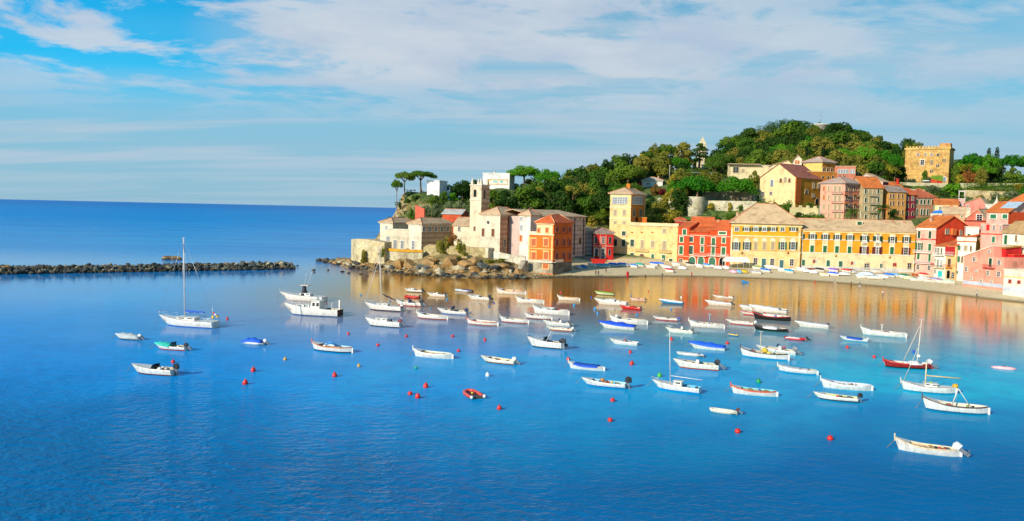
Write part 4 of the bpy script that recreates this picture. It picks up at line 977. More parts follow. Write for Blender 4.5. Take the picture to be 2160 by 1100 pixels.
for q in (('g', 780, 443, 815, 505), ('b', 865, 445, 905, 508), ('br', 945, 450, 968, 515), ('g', 772, 588, 810, 668), ('br', 828, 592, 848, 675), ('g', 748, 790, 775, 825)): h.win('f', *q)
h = H_(ZA, 'white_attic', 'small white rooftop house with one green window above the terrace', (1062, 380, 250), (882, 380), al=25, depth=6, z0=9.5, vt=200, wall=PI_('#f6eedc'), roof=SL, cat='house')
h.flat(.3); h.win('f', 'g', 908, 283, 945, 345)
h = H_(ZA, 'ochre_block', 'narrow ochre wall block squeezed behind the white terrace house', (1075, 520, 247), (1000, 520), al=10, depth=5, z0=5, vt=400, wall=PI_('#d9a93a'), cat='house'); h.flat(.2, '#b5562a')
h = H_(ZA, 'pink_sloping_house', 'big salmon pink house with a slanting top and many cream framed small windows', (1395, 990, 219), (845, 950), YA=232, depth=7, z0=1.6, vt=470, wall=PI_('#f8aa94'), roof=SL, cat='house')
hl = h.on('f', 850, 590)[1]; a1_, z1_ = h.on('f', 1245, 460); zr2 = h.on('f', 1395, 605)[1]
h.poly_wall([(0, -3), (h.W, -3), (h.W, zr2), (h.on('f', 1275, 610)[0], zr2), (h.on('f', 1272, 470)[0], z1_), (a1_, z1_+.1), (0, hl)])
m_ = MB(); m_.sheet([(-.3, -.3, hl+.2), (a1_+.2, -.3, z1_+.35), (a1_+.2, h.D, z1_+.35), (-.3, h.D, hl+.2)], .25); m_.build('coping', M('plaster', '#f8e6d2'), h.root)
h.panel('f', 848, 945, 1395, 992, '#c9cfd6', .08, 'plinth')
for q in ((992, 600, 1027, 657), (882, 733, 915, 793), (1022, 770, 1048, 802), (957, 870, 982, 905), (1083, 905, 1115, 942), (1228, 922, 1252, 957), (1175, 787, 1210, 850), (1328, 642, 1365, 705), (1322, 798, 1360, 865), (1200, 500, 1225, 542)): h.win('f', 'dp', *q)
h.win('f', 'gd', 1208, 615, 1248, 738); h.balcony('f', 1142, 700, 1290, 752, '#d9402e', '#c7382a', out=.8)
h = H_(ZA, 'red_loggia_house', 'bright red upper loggia above the right corner of the salmon pink house', (1425, 600, 222), (1275, 600), YA=225, depth=6, z0=8.5, vt=482, wall=PI_('#d8281a'), roof=SL, cat='house'); h.shed(.5, mat=('tiles', '#c98a2c'))
h = H_(ZA, 'red_stair_tower', 'narrow vermilion stair tower between the salmon pink and white houses', (1530, 830, 221), (1428, 830), YA=223, depth=5, z0=3, vt=575, wall=PI_('#e5391f'), cat='house'); h.flat(.2, '#e8613a'); h.win('f', 'gd', 1460, 645, 1500, 710); h.win('f', 'mr', 1455, 790, 1515, 848)
h = H_(ZA, 'white_sea_wall_house', 'low white house front with two small red shuttered windows at the right edge', (1760, 1075, 207), (1395, 1055), YA=214, depth=5, z0=1.6, vt=802, wall=PI_('#f3ead6'), cat='house')
h.flat(.3); h.band('f', 882, .2, .12, '#e6d27a'); h.win('f', 'rr', 1480, 912, 1508, 948); h.win('f', 'rr', 1603, 922, 1632, 957); h.panel('f', 1396, 1020, 1700, 1078, '#cfd3d6', .08, 'plinth')
h = H_(ZA, 'pink_house', 'pink house with small upper windows rising behind the slanting pink house', (1370, 480, 240), (1082, 470), YA=246, depth=9, z0=6, vt=160, wall=PI_('#f4b9a6'), cat='house'); h.flat(.2)
h.band('f', 290, .25, .15, '#d9553a'); h.win('f', 'gt', 1250, 318, 1290, 400); h.panel('f', 1172, 140, 1212, 235, '#e4433a', .1, 'red_panel')
for q in ((1105, 175, 1125, 215), (1262, 170, 1290, 235), (1355, 180, 1378, 235)): h.win('f', 'dp', *q)
h = H_(ZA, 'white_green_house', 'white house with tall green shutters and an ochre roof at the right edge', (1620, 600, 226), (1372, 600), YA=232, depth=9, z0=5, vt=268, wall=PI_('#f8f1e2'), roof=('tiles', '#d9923a'), cat='house')
h.gable(3.0, 'x', mat=('tiles', '#cfa066')); h.win('f', 'g', 1418, 302, 1458, 425); h.win('f', 'g', 1485, 488, 1525, 565); h.win('f', 'doorw', 1568, 482, 1608, 562, True); h.win('f', 'br', 1570, 305, 1590, 380); h.band('f', 440, .2, .12, '#e9d9a8'); h.chimney(7, 4, z=h.h+2.2)
h = H_(ZA, 'cream_corner_house', 'tall plain cream house cut off by the right edge', (1800, 700, 222), (1622, 700), YA=226, depth=8, z0=5, vt=282, wall=PI_('#f6ead0'), roof=('tiles', '#cfa066'), cat='house'); h.gable(2.2, 'x')
h = H_(ZB, 'solar_roof_house', 'pink house with an orange roof, a solar panel and two green windows', (1925, 780, 258), (1605, 790), al=62, depth=13, z0=7, vt=610, wall=PI_('#f5c0ae'), roof=TIO, cat='house')
h.gable(3.2, 'x'); h.win('f', 'gt', 1670, 645, 1755, 708); h.win('f', 'gt', 1850, 645, 1918, 708)
h.band_z('r', -3, h.h+3, .05, '#ec6a48', 'side_tone')
sl = 3.2/(h.D*.5); m_ = MB(); m_.sheet([(3, 2, h.h+2*sl+.32), (8, 2, h.h+2*sl+.32), (8, 6, h.h+6*sl+.32), (3, 6, h.h+6*sl+.32)], .08); m_.build('solar_panel', M('glass', '#cfe0e8'), h.root)
h = H_(ZB, 'pink_gable_house', 'small pink gabled house with a brown eave and a cream framed window', (1600, 790, 272), (1290, 760), YA=277, depth=10, z0=8, vt=735, wall=PI_('#f08a76'), roof=SL, cat='house')
h.gable(3.6, 'y', k=.62); h.win('f', 'dp', 1470, 650, 1545, 735); h.band('f', 745, .3, .4, '#7a3a2c')
h = H_(ZB, 'cream_low_house', 'flat low cream terrace house with a row of yellow flower boxes', (1370, 640, 290), (1060, 640), YA=292, depth=9, z0=11, vt=570, wall=PI_('#f2e2c4'), cat='house'); h.flat(.5, '#ded6c4')
h = H_(ZB, 'cream_house', 'wide cream house with a shallow orange roof behind the tall pink gable', (1190, 590, 300), (848, 600), YA=303, depth=10, z0=11, vt=500, wall=PI_('#f5dcae'), roof=TIO, cat='house'); h.gable(1.8, 'x'); h.win('f', 'dp', 915, 535, 945, 580); h.win('f', 'or', 1075, 520, 1110, 555)
h = H_(ZB, 'rooftop_pergola_house', 'pinkish grey block topped by an open white pergola frame', (1290, 560, 305), (1190, 560), YA=306, depth=5, z0=12, vt=420, wall=PI_('#dcb9b0'), cat='house'); h.flat(.2)
pg = MB()
for x in (0.15, h.W-.15):
    for y in (.15, h.D-.15): pg.tube([(x, y, 0), (x, y, 2.6)], .14, 5)
pg.box(-.1, h.W+.1, -.1, .25, 2.6, 2.85); pg.box(-.1, h.W+.1, h.D-.25, h.D+.1, 2.6, 2.85); pg.box(-.1, .25, .251, h.D-.251, 2.6, 2.85); pg.box(h.W-.25, h.W+.1, .251, h.D-.251, 2.6, 2.85)
pg.build('pergola', M('plaster', '#e6d9cc'), h.root, (0, 0, h.h+.2))
h = H_(ZB, 'pink_shed_house', 'low pink house with a grey sloping roof right of the pergola block', (1580, 560, 300), (1290, 560), YA=304, depth=8, z0=11, vt=480, wall=PI_('#ef9a8a'), roof=SLG, cat='house'); h.gable(2.0, 'y', k=.75); h.win('f', 'dp', 1320, 500, 1345, 545)
h = H_(ZB, 'terrace_house', 'white terrace with a bright blue boat cover lying on its roof', (945, 720, 288), (785, 720), YA=290, depth=6, z0=9, vt=655, wall=PI_('#efe2cc'), cat='house'); h.flat(.4)
m_ = MB(); m_.add([(0, 0, 0), (3.4, 0, 0), (3.4, 2.4, 0), (0, 2.4, 0), (.8, 1.2, 1.0), (3.0, 1.2, 1.2)], [(0, 1, 5, 4), (1, 2, 5), (2, 3, 4, 5), (3, 0, 4), (3, 2, 1, 0)])
c_ = m_.build('tarpaulin', M('cloth', '#2d86dd'), None, tuple(h.mw @ Vector((1, 1, h.h+.55)))); tag(c_, 'bright blue tarpaulin heaped on a flat white roof terrace', 'tarpaulin')
h = H_(ZB, 'salmon_roof_house', 'jumble of pale roofs over a salmon wall in front of the pergola block', (1290, 720, 280), (980, 720), YA=283, depth=8, z0=9, vt=640, wall=PI_('#f3b08e'), roof=SL, cat='house'); h.gable(2.2, 'x'); h.win('f', 'g', 1235, 660, 1258, 690); h.win('f', 'dp', 990, 650, 1012, 682)
h = H_(ZB, 'white_villa', 'small white villa with a peaked corner ornament left of the solar roof', (1720, 640, 285), (1585, 640), YA=288, depth=8, z0=11, vt=510, wall=PI_('#f8ecd8'), cat='house'); h.flat(.4); h.win('f', 'dp', 1590, 545, 1615, 590)
m_ = MB(); m_.lathe([(1.2, 0), (.9, .6), (.4, 1.4), (.12, 2.6), (.02, 3.6)], 8); m_.build('finial', M('plaster', '#e9d9c4'), h.root, (h.W*.8, 2, h.h+.2))
h = H_(ZB, 'orange_roof_cottage', 'pinkish cottage with a steep orange roof at the right edge below the terraces', (2300, 560, 292), (1968, 525), YA=298, depth=10, z0=12, vt=462, wall=PI_('#f6dcc4'), roof=TIO, cat='house'); h.hip(3.6, over=.6)
for u in (2012, 2075, 2115): h.win('f', 'dp', u-10, 488, u+10, 515)
# ---------------- houses on the hill behind the beach front
h = H_(Z4, 'hill_church', 'tall plain yellow gabled church on the hill with a pine shadow on its wall', (720, 440, 338), (412, 440), al=50, C=(930, 420), z0=21, vt=180, wall=PI_('#f4daa8'), roof=TIB, cat='church')
h.gable(5.6, 'y', k=.53); h.band_z('r', -3, h.h+2.6, .05, '#d99a42', 'side_tone'); h.panel('r', 722, 180, 765, 400, '#c4702c', .4, 'buttress')  # right wall's shade painted in as a deeper orange
h.win('f', 'w', 512, 200, 536, 260, True); h.win('f', 'b', 627, 178, 651, 226, True); h.win('f', 'br', 590, 190, 611, 226, True); h.win('f', 'br', 666, 190, 684, 226, True); h.win('f', 'dp', 437, 307, 460, 332); h.win('f', 'dp', 505, 307, 526, 332)
for q in ((873, 230, 887, 275), (912, 232, 925, 275), (735, 300, 746, 340)): h.win('r', 'dark', *q)
h.win('r', 'dark', 806, 286, 832, 325, True); h.win('r', 'dark', 868, 325, 888, 350); h.win('r', 'dark', 895, 362, 925, 415, True)
h = H_(Z7, 'arcaded_villa', 'yellow and orange villa with small arched windows above the hill church', (242, 570, 362), (62, 560), al=54, C=(362, 560), z0=25, vt=460, wall=PI_('#f2cd86'), roof=('slates', '#c9a892'), cat='house')
h.hip(3.0, over=.9); h.band_z('r', -3, h.h+2.5, .05, '#dd9448', 'side_tone')
for u in (258, 295, 333): h.win('r', 'br', u-9, 512, u+9, 560, True)
h = H_(Z7, 'loggia_wing', 'long pinkish wing with a glazed loggia joined to the yellow hill villa', (560, 600, 366), (362, 600), al=8, depth=8, z0=25, vt=505, wall=PI_('#d99078'), cat='house'); h.flat(.3, '#e6b8a0')
for u in (405, 430, 455, 480, 520, 540): h.win('f', 'w', u-10, 532, u+10, 568)
h = H_(Z7, 'terrace_block', 'brown two-storey terrace block below the villa with round windows', (380, 625, 352), (105, 560), al=-5, depth=8, z0=22, vt=560, wall=PI_('#b5783c'), cat='house'); h.flat(.3, '#d9b088')
for u in (160, 250, 300, 345): h.win('f', 'dark', u-9, 592, u+9, 618, True)
h = H_(Z4, 'chapel', 'small white gabled chapel front with two openings above the hill church roof', (778, 95, 372), (708, 95), al=15, depth=9, z0=34, vt=30, wall=PI_('#f8e6cc'), roof=SL, cat='chapel'); h.gable(2.0, 'y'); h.win('f', 'or', 722, 35, 735, 65, True); h.win('f', 'or', 743, 35, 757, 65, True)
h = H_(Z4, 'long_hill_house', 'long cream hillside house with a thin flat roof under the dark wood', (522, 150, 392), (165, 150), al=6, depth=10, z0=36, vt=82, wall=PI_('#f0dcb4'), roof=SL, cat='house'); h.flat(.3, '#e3d0b4')
m_ = MB(); m_.box(-1.5, h.W*.7, -2.2, 1.5, h.h+.35, h.h+.65); m_.build('roof_slab', M('plaster', '#d9bfa0'), h.root); h.win('f', 'dark', 190, 95, 235, 140); h.win('f', 'b', 262, 110, 282, 138)
h = H_(Z4, 'gabled_annexe', 'cream gabled annexe with a red tiled strip left of the white chapel', (705, 110, 382), (520, 120), al=8, depth=8, z0=34, vt=80, wall=PI_('#f6e0bc'), roof=SL, cat='house'); h.gable(2.2, 'y', k=.75)
h = H_(Z7, 'pink_apartment_block', 'pink apartment block with rows of balconies and a grey hip roof on the hill', (445, 1040, 328), (215, 1010), al=52, C=(625, 1000), z0=16.5, vt=662, wall=PI_('#f3b79e'), roof=('slates', '#c9a892'), cat='building')
h.hip(3.0, over=.8); h.band_z('r', -3, h.h+2.8, .05, '#c98a80', 'side_tone')  # right wall gets a duller pink with its shade mixed in
for v in (760, 848, 932): h.balcony('f', 345, v-22, 447, v+3, '#d9b0a0', '#f0c4a8')
for v0 in (690, 776, 862, 948):
    for u in (370, 412): h.win('f', 'b', u-12, v0, u+12, v0+55)
    h.win('f', 'or' if v0 < 800 else 'b', 256, v0, 270, v0+40); h.win('f', 'b', 300, v0, 316, v0+45)
    for u in (470, 505, 548, 590): h.win('r', 'br', u-7, v0, u+7, v0+42)
for v in (770, 855):
    for u in (460, 545): h.balcony('r', u-16, v-25, u+16, v, '#d97a3c', '#e89a5c')
h.chimney(h.W*.5, h.D*.5, z=h.h+2.2)
h = H_(Z7, 'grey_green_apartments', 'pale grey-green apartment house with an orange roof beside the pink block', (808, 1035, 334), (622, 1005), al=-12, depth=10, z0=17, vt=703, wall=PI_('#c9b58e'), roof=TIO, cat='building'); h.gable(4.2, 'x', over=.5)
for v0 in (715, 800, 880, 960):
    for u in (655, 697, 735, 775): h.win('f', 'b' if u in (697, 735) else 'gd', u-8, v0, u+8, v0+45)
for v in (785, 865, 945): h.balcony('f', 685, v-22, 765, v, '#b8a888', '#d8cbb0')
h = H_(Z7, 'white_gabled_block', 'white gable with a maroon side standing behind the orange roof', (815, 760, 345), (565, 720), al=50, C=(868, 760), z0=17, vt=645, wall=PI_('#f6e4d4'), roof=SL, cat='building'); h.gable(3.4, 'y', k=.36); h.band_z('r', -3, h.h+3, .05, '#8a3a44', 'side_tone')
h = H_(Z7, 'ochre_terrace_house', 'ochre house with brown shutters in the hill row', (1030, 1020, 338), (862, 1010), al=-14, depth=9, z0=17, vt=745, wall=PI_('#d9a066'), roof=('slates', '#a58e7c'), cat='house'); h.gable(2.4, 'x')
for v0 in (765, 832, 915):
    for u in (892, 918, 966, 1005): h.win('f', 'br', u-7, v0, u+7, v0+40)
h = H_(Z7, 'maroon_house', 'narrow maroon house with arched windows in the hill row', (1120, 1015, 341), (1030, 1012), al=-14, depth=9, z0=17, vt=770, wall=PI_('#8f3440'), roof=TI, cat='house'); h.gable(2.6, 'x')
for v0 in (785, 855, 930):
    for u in (1053, 1102): h.win('f', 'dark', u-9, v0, u+9, v0+42, v0 > 800)
h = H_(Z7, 'brown_end_house', 'brown end house of the hill row with tall windows and a terracotta hip roof', (1312, 1000, 344), (1120, 1012), al=-12, depth=9, z0=17, vt=805, wall=PI_('#b98a6c'), roof=('tiles', '#c4613c'), cat='house'); h.hip(4.0, over=.6)
for u in (1143, 1182, 1213, 1250, 1290): h.win('f', 'gd', u-9, 818, u+9, 862)
for u in (1143, 1185, 1210, 1243): h.win('f', 'gd', u-8, 905, u+8, 965, True)
h = H_(Z7, 'orange_roof_row', 'low rooftop with red chimney breast between ochre and white hill houses', (1000, 740, 352), (865, 725), al=-5, depth=8, z0=24, vt=695, wall=PI_('#d9604a'), roof=TIO, cat='house'); h.gable(2.0, 'x'); h.chimney(h.W*.85, 2, z=h.h+1, h=2.2, c='#d9503a')
# castle
h = H_(Z7, 'stone_castle', 'square ochre stone castle with battlemented top on the hill', (1440, 650, 418), (1020, 660), al=36, C=(1482, 640), z0=36, vt=318, wall=('stone', '#d0a058'), cat='castle')
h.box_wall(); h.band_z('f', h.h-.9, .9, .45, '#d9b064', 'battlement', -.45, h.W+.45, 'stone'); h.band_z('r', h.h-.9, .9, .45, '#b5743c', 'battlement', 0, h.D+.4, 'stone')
m_ = MB()
for i in range(14): x = .3+i*(h.W-1.3)/13; m_.box(x, x+.9, -.44, .5, h.h+.003, h.h+.8)
m_.build('merlon', M('stone', '#d0a258'), h.root); m_ = MB(); m_.box(h.W-4.6, h.W+.3, -.3, 4, h.h+.004, h.h+2.0); m_.build('turret', M('stone', '#c98a4c'), h.root)
for u in (1155, 1225, 1283): h.win('f', 'dp', u-9, 378, u+9, 402)
for u, v in ((1337, 380), (1350, 380), (1392, 430), (1412, 430), (1333, 482), (1350, 482), (1275, 535), (1290, 535)): h.win('f', 'dark', u-5, v, u+5, v+26, True)
h.win('f', 'mr', 1178, 440, 1212, 488); h.win('f', 'dark', 1276, 445, 1292, 480); h.panel('f', 1280, 588, 1392, 650, '#6c8a2c', .25, 'ivy_patch'); 
h.win('f', 'w', 1392, 600, 1420, 650, True)
for i, (u0, u1, c, lb) in enumerate(((1297, 1350, '#e8502a', 'orange awning at the foot of the castle'), (1352, 1392, '#e0201c', 'scarlet awning at the foot of the castle'))):
    a = atY(*P(Z7, u0, 645), 419); b_ = atY(*P(Z7, u1, 645), 418); w = b_.x-a.x; m_ = MB(); m_.add([(0, 0, 2.4), (w, 0, 2.4), (w, 3, 3.6), (0, 3, 3.6), (0, 0, 0), (w, 0, 0), (w, 3, 0), (0, 3, 0)], [(0, 1, 2, 3), (4, 5, 1, 0), (5, 6, 2, 1), (7, 4, 0, 3)])
    tag(m_.build('awning', M('cloth', c), None, (a.x, a.y, gz(a.x, a.y)-.1)), lb, 'awning')
def umbrella(px, py, Y, r_, c, label):
    a = atY(px, py, Y); z = gz(a.x, Y)
    o = empty('parasol', (a.x, Y, z), 0, label, 'parasol'); m_ = MB(); m_.tube([(0, 0, 0), (0, 0, 2.6)], .05); m_.build('pole', M('wood', '#8a6a44'), o)
    m_ = MB(); m_.lathe([(r_, 2.2), (r_*.6, 2.6), (.05, 2.9)], 8); m_.build('canopy', M('cloth', c), o)
umbrella(*P(Z7, 1228, 640), 417, 2.6, '#f3efe6', 'white parasol on the terrace in front of the castle')
umbrella(*P(Z7, 958, 640), 414, 1.6, '#dd2a20', 'small red parasol at the left end of the castle terrace')
# other hill buildings
h = H_(Z3, 'white_cottage', 'white cottage with a shallow grey roof in the wood behind the yellow tower', (642, 262, 388), (462, 265), al=10, depth=8, z0=28, vt=212, wall=PI_('#faf2e8'), roof=('slates', '#d0bca4'), cat='house'); h.hip(1.9, over=.6); h.chimney(h.W*.78, 4, z=h.h+1); h.win('f', 'd', 507, 228, 537, 245); h.win('f', 'd', 575, 230, 590, 245)
h = H_(Z2, 'modern_villa', 'white modern villa with a turquoise-lined loggia on the ridge behind the bell tower', (385, 262, 368), (155, 262), al=12, depth=11, z0=31, vt=150, wall=PI_('#fbf5ea'), cat='house'); h.flat(.3, '#fbf5ea')
h.panel('f', 200, 198, 375, 245, '#d9a860', .03, 'loggia'); h.panel('f', 212, 206, 370, 240, '#f4e9d6', .08, 'loggia_wall'); h.win('f', 'teal', 248, 208, 282, 218); h.win('f', 'teal', 310, 208, 328, 225); h.chimney(h.W*.35, 4, z=h.h+.3, h=.8, c='#e9ded0')
h = H_(Z1, 'white_seaside_villa', 'white stepped villa with flat roofs right of the two umbrella pines', (842, 350, 332), (735, 350), al=18, depth=8, z0=22, vt=218, wall=PI_('#fbf6ee'), cat='house'); h.flat(.5, '#fbf6ee')
h = H_(Z1, 'white_villa_wing', 'lower white villa wing with dark windows and roof posts', (927, 370, 336), (842, 365), al=12, depth=8, z0=22, vt=300, wall=PI_('#f8f4ec'), cat='house'); h.flat(.3, '#fbf6ee'); h.win('f', 'd', 880, 325, 903, 352)
for x in (.4, h.W/2, h.W-.4): h.chimney(x, 2, .5, 1.6, h.h, '#f4efe6', '#e9e4da')
# obelisk-like spire and round tower on the far hill
a = atY(*P(Z6, 1262, 420), 455); s0 = empty('stone_spire', (a.x, a.y, a.z-6), 0, 'tall pale stone spire half hidden by a leaning pine on the ridge', 'spire')
tp = atY(*P(Z6, 1252, 215), 455).z-(a.z-6); k = .26
m_ = MB(); m_.add([(-2.4, -2.4, 0), (2.4, -2.4, 0), (2.4, 2.4, 0), (-2.4, 2.4, 0), (-1.7, -1.7, tp*.78), (1.7, -1.7, tp*.78), (1.7, 1.7, tp*.78), (-1.7, 1.7, tp*.78), (0, 0, tp)], [(0, 1, 5, 4), (1, 2, 6, 5), (2, 3, 7, 6), (3, 0, 4, 7), (4, 5, 8), (5, 6, 8), (6, 7, 8), (7, 4, 8)])
m_.build('shaft', M('stone', '#dcc9a0'), s0)
BOXES.append((1466, 1492, 285, 350, 455, Vector((a.x, a.y)), 2)); BOXES.append((1716, 1746, 255, 274, 628, Vector((0, 0)), 0))
a = atY(*P(Z7, 225, 150), 628); s0 = empty('round_tower', (a.x, a.y, a.z-6), 0, 'squat round whitish tower with an aerial on the top of the wooded hill', 'tower')
tp = atY(*P(Z7, 225, 104), 628).z-(a.z-6)
m_ = MB(); m_.lathe([(7.6, 0), (7.0, tp-.8), (7.4, tp-.8), (7.4, tp)], 18); m_.build('wall', M('stone', '#e3d6bf'), s0)
m_ = MB(); m_.tube([(0, 0, tp), (0, 0, tp+9.5)], .14, 5); m_.box(-2.2, 2.2, -.05, .05, tp+6.2, tp+6.4); m_.build('aerial', M('metal', '#9aa0a4'), s0)
# retaining walls and terraces
SW_ = ('stone', '#cdbf9c')
wallrun('retaining_wall', 'long pale stone retaining wall with tufts growing in it behind the red houses', [P(Z6, 1270, 826)+(346, P(Z6, 0, 1010)[1]), P(Z6, 1500, 828)+(343, P(Z6, 0, 1010)[1]), P(Z6, 1782, 832)+(341, P(Z6, 0, 1000)[1])], 1.5, SW_)
wallrun('retaining_wall', 'upper dark retaining wall under the two broad pines', [P(Z6, 1270, 745)+(354, P(Z6, 0, 830)[1]), P(Z6, 1785, 748)+(352, P(Z6, 0, 835)[1])], 1.0, ('stone', '#8d8268'))
bp = atY(*P(Z6, 1190, 1010), 345); m_ = MB(); tz = atY(*P(Z6, 1190, 790), 345).z - bp.z; m_.lathe([(4.3, -4), (3.9, tz), (3.9, tz+.01)], 20); tag(m_.build('bastion', M(*SW_), None, tuple(bp)), 'round stone bastion under the left broad pine', 'bastion')
bp = atY(*P(Z6, 1020, 890), 352); m_ = MB(); tz = atY(*P(Z6, 1020, 775), 352).z - bp.z; m_.lathe([(3.4, -4), (3.3, tz-1), (2.2, tz), (.3, tz+.4)], 14); tag(m_.build('bastion', M('stone', '#d6c8a4'), None, tuple(bp)), 'small domed stone turret left of the round bastion', 'bastion')
bp = atY(*P(Z6, 900, 880), 356); m_ = MB(); tz = atY(*P(Z6, 900, 800), 356).z - bp.z; m_.box(-2.2, 2.2, 0, 3, -4, tz); tag(m_.build('bastion', M('stone', '#cbbb94'), None, tuple(bp)), 'short stone wall stub in the shrubs right of the yellow tower', 'wall')
wallrun('battlement_wall', 'cream crenellated garden wall in front of the yellow hill church', [P(Z4, 680, 440)+(322, P(Z4, 0, 500)[1]), P(Z4, 800, 440)+(322, P(Z4, 0, 500)[1]), P(Z4, 925, 448)+(321, P(Z4, 0, 500)[1])], .6, PI_('#e6d3a2'), cren=1.9)
wallrun('terrace_wall', 'long pale parapet wall under the castle terrace', [P(Z7, 870, 650)+(411, P(Z7, 0, 672)[1]), P(Z7, 1150, 655)+(412, P(Z7, 0, 680)[1]), P(Z7, 1440, 662)+(413, P(Z7, 0, 685)[1])], .8, ('stone', '#d9c69a'))
wallrun('terrace_wall', 'second pale garden wall below the castle beside a strip of lawn', [P(Z7, 1000, 715)+(392, P(Z7, 0, 735)[1]), P(Z7, 1220, 722)+(392, P(Z7, 0, 740)[1])], .8, ('stone', '#e0cfa6'))
wallrun('terrace_wall', 'ruined ochre terrace wall in the middle of the right-hand gardens', [P(Z7, 1600, 725)+(386, P(Z7, 0, 745)[1]), P(Z7, 1800, 733)+(386, P(Z7, 0, 752)[1]), P(Z7, 2060, 745)+(385, P(Z7, 0, 760)[1])], .8, ('stone', '#d3b987'))
wallrun('terrace_wall', 'lower ochre terrace wall in the olive garden at the right', [P(Z7, 1690, 770)+(365, P(Z7, 0, 792)[1]), P(Z7, 1850, 778)+(365, P(Z7, 0, 797)[1])], .8, ('stone', '#cfae7a'))
wallrun('terrace_wall', 'pale parapet along the pine terrace right of the castle', [P(Z7, 1560, 660)+(410, P(Z7, 0, 690)[1]), P(Z7, 1860, 660)+(410, P(Z7, 0, 690)[1]), P(Z7, 2160, 662)+(410, P(Z7, 0, 690)[1])], .8, ('stone', '#c9bb8e'))
wallrun('quay_wall', 'low stone quay wall along the foot of the yellow villa', [(1262, 546, 309, 552), (1325, 548, 304, 556), (1352, 550, 301, 558)], .8, ('stone', '#8b7f70'))
# poles
for i, (Z, u, v0, v1, Y, lb) in enumerate(((Z4, 932, 432, 565, 316, 'plain pale pole rising behind the yellow palace roof'), (Z4, 1280, 466, 572, 316, 'pale pole right of the left palm tree'), (Z6, 955, 492, 592, 395, 'pale pole in the wood left of the broad pines'),
                                           (Z6, 1005, 520, 585, 392, 'short pale pole at the left end of the overhead wire'), (Z6, 1357, 565, 600, 372, 'short pale pole above the left broad pine'), (Z7, 585, 555, 610, 372, 'thin pole at the end of the pink loggia wing'))):
    t_ = atY(*P(Z, u, v0), Y); b_ = atY(*P(Z, u, v1), Y); m_ = MB(); m_.tube([(0, 0, -2), (0, 0, t_.z-b_.z)], .13, 6); m_.box(-.5, .5, -.06, .06, t_.z-b_.z-.3, t_.z-b_.z-.18)
    tag(m_.build('utility_pole', M('paint', '#d9d2c2'), None, tuple(b_)), lb, 'pole')
w0 = atY(*P(Z6, 1005, 524), 392); w1 = atY(*P(Z6, 1357, 567), 372); m_ = MB(); m_.tube([w0.lerp(w1, i/10)-Vector((0, 0, 1.2*4*(i/10)*(1-i/10)*.5)) for i in range(11)], .06, 4); tag(m_.build('overhead_wire', M('paint', '#e0d9c4')), 'thin pale overhead wire strung above the broad pines', 'wire')
# ------------------------------------------------------------------ boats
WH = '#e6e0d4'
def hull_mesh(L, B, kind, hc, boot, rim, inside, fb, bowrise, floor=None):
    """x forward. kind: gozzo (double ended), transom, rib. Returns mesh: exterior, boot stripe, rim band, inside"""
    n = 15; mb = MB(); ext = []; inn = []
    for i in range(n):
        t = i/(n-1); x = -L/2 + L*t                # t 0 stern .. 1 bow
        if kind == 'gozzo':
            b_ = B/2*max(0.02, (1-abs(2*t-0.95)**2.6/(1.05**2.6 if t > .47 else .95**2.6)))**0.75
            sh = fb*(1 + 0.18*(abs(2*t-.85))**2) + bowrise*max(0, t-.55)**2*3.2
            rake = 0.04*L
        else:
            b_ = B/2*(0.84+0.16*math.sin(min(1, t/.45)*PI/2)) if t < .45 else B/2*max(0.02, 1-((t-.45)/.55)**2.4)**0.8
            sh = fb*(0.95 + 0.12*t) + bowrise*max(0, t-.35)**1.8*1.6
            rake = 0.12*L
        xo = lambda z: x + (rake*(z/fb-0.6)*max(0, t-.6)/.4 if t > .6 else 0)
        lv = [(-0.25, .30), (0.0, .72), (0.16, .82), (sh*.55, .93), (sh-.14, .99), (sh, 1.0)]
        ext.append([(xo(z), b_*k, z) for z, k in lv])
        bi = max(0.01, b_-0.07); fl = floor if floor is not None else 0.12
        inn.append([(xo(sh), bi, sh+.005), (xo(sh*.6), bi*.93, max(fl+.02, sh*.5)), (xo(fl)-(.0), bi*.8, fl), (xo(fl), 0, fl)])
    for sgn in (1, -1):
        vs = [(p[0], p[1]*sgn, p[2]) for st in ext for p in st]; m = 6; mi = [1, 1, 0, 0, 2]
        for k in range(m-1):
            fs = []
            for i in range(n-1):
                a, c = i*m+k, (i+1)*m+k
                f = (a, a+1, c+1, c); fs.append(f if sgn > 0 else f[::-1])
            if k == 0:
                o = len(mb.v); mb.add(vs, fs, mi[k], True)
            else:
                for f in fs: mb.f.append(tuple(q+o for q in f)); mb.m.append(mi[k]); mb.smooth.append(True)
        vi = [(p[0], p[1]*sgn, p[2]) for st in inn for p in st]; o2 = len(mb.v); mb.v += vi
        for i in range(n-1):
            a, c = o+i*m+5, o+(i+1)*m+5; a2, c2 = o2+i*4, o2+(i+1)*4
            f = (a, a2, c2, c); mb.f.append(f if sgn > 0 else f[::-1]); mb.m.append(2); mb.smooth.append(False)
            for k in range(3):
                f = (a2+k, a2+k+1, c2+k+1, c2+k); mb.f.append(f if sgn > 0 else f[::-1]); mb.m.append(3); mb.smooth.append(False)
    # transom and stem closing
    for i, fl in ((0, False), (n-1, True)):
        e = ext[i]; vs = [(p[0], p[1], p[2]) for p in e]+[(p[0], -p[1], p[2]) for p in e[::-1]]
        mb.add(vs, [tuple(range(12)) if fl else tuple(range(11, -1, -1))], 0)
        if i == 0:
            e = inn[i]; vs = [(p[0]+.06, p[1], p[2]) for p in e[:3]]+[(p[0]+.06, -p[1], p[2]) for p in e[:3][::-1]]; mb.add(vs, [tuple(range(6))], 3)
    me = mb.mesh('hull', [M('paint', hc), M('paint', boot), M('paint', rim), M('paint', inside)])
    def sheer(t):
        j = min(n-1, max(0, int(round(t*(n-1))))); return ext[j][5]
    return me, sheer
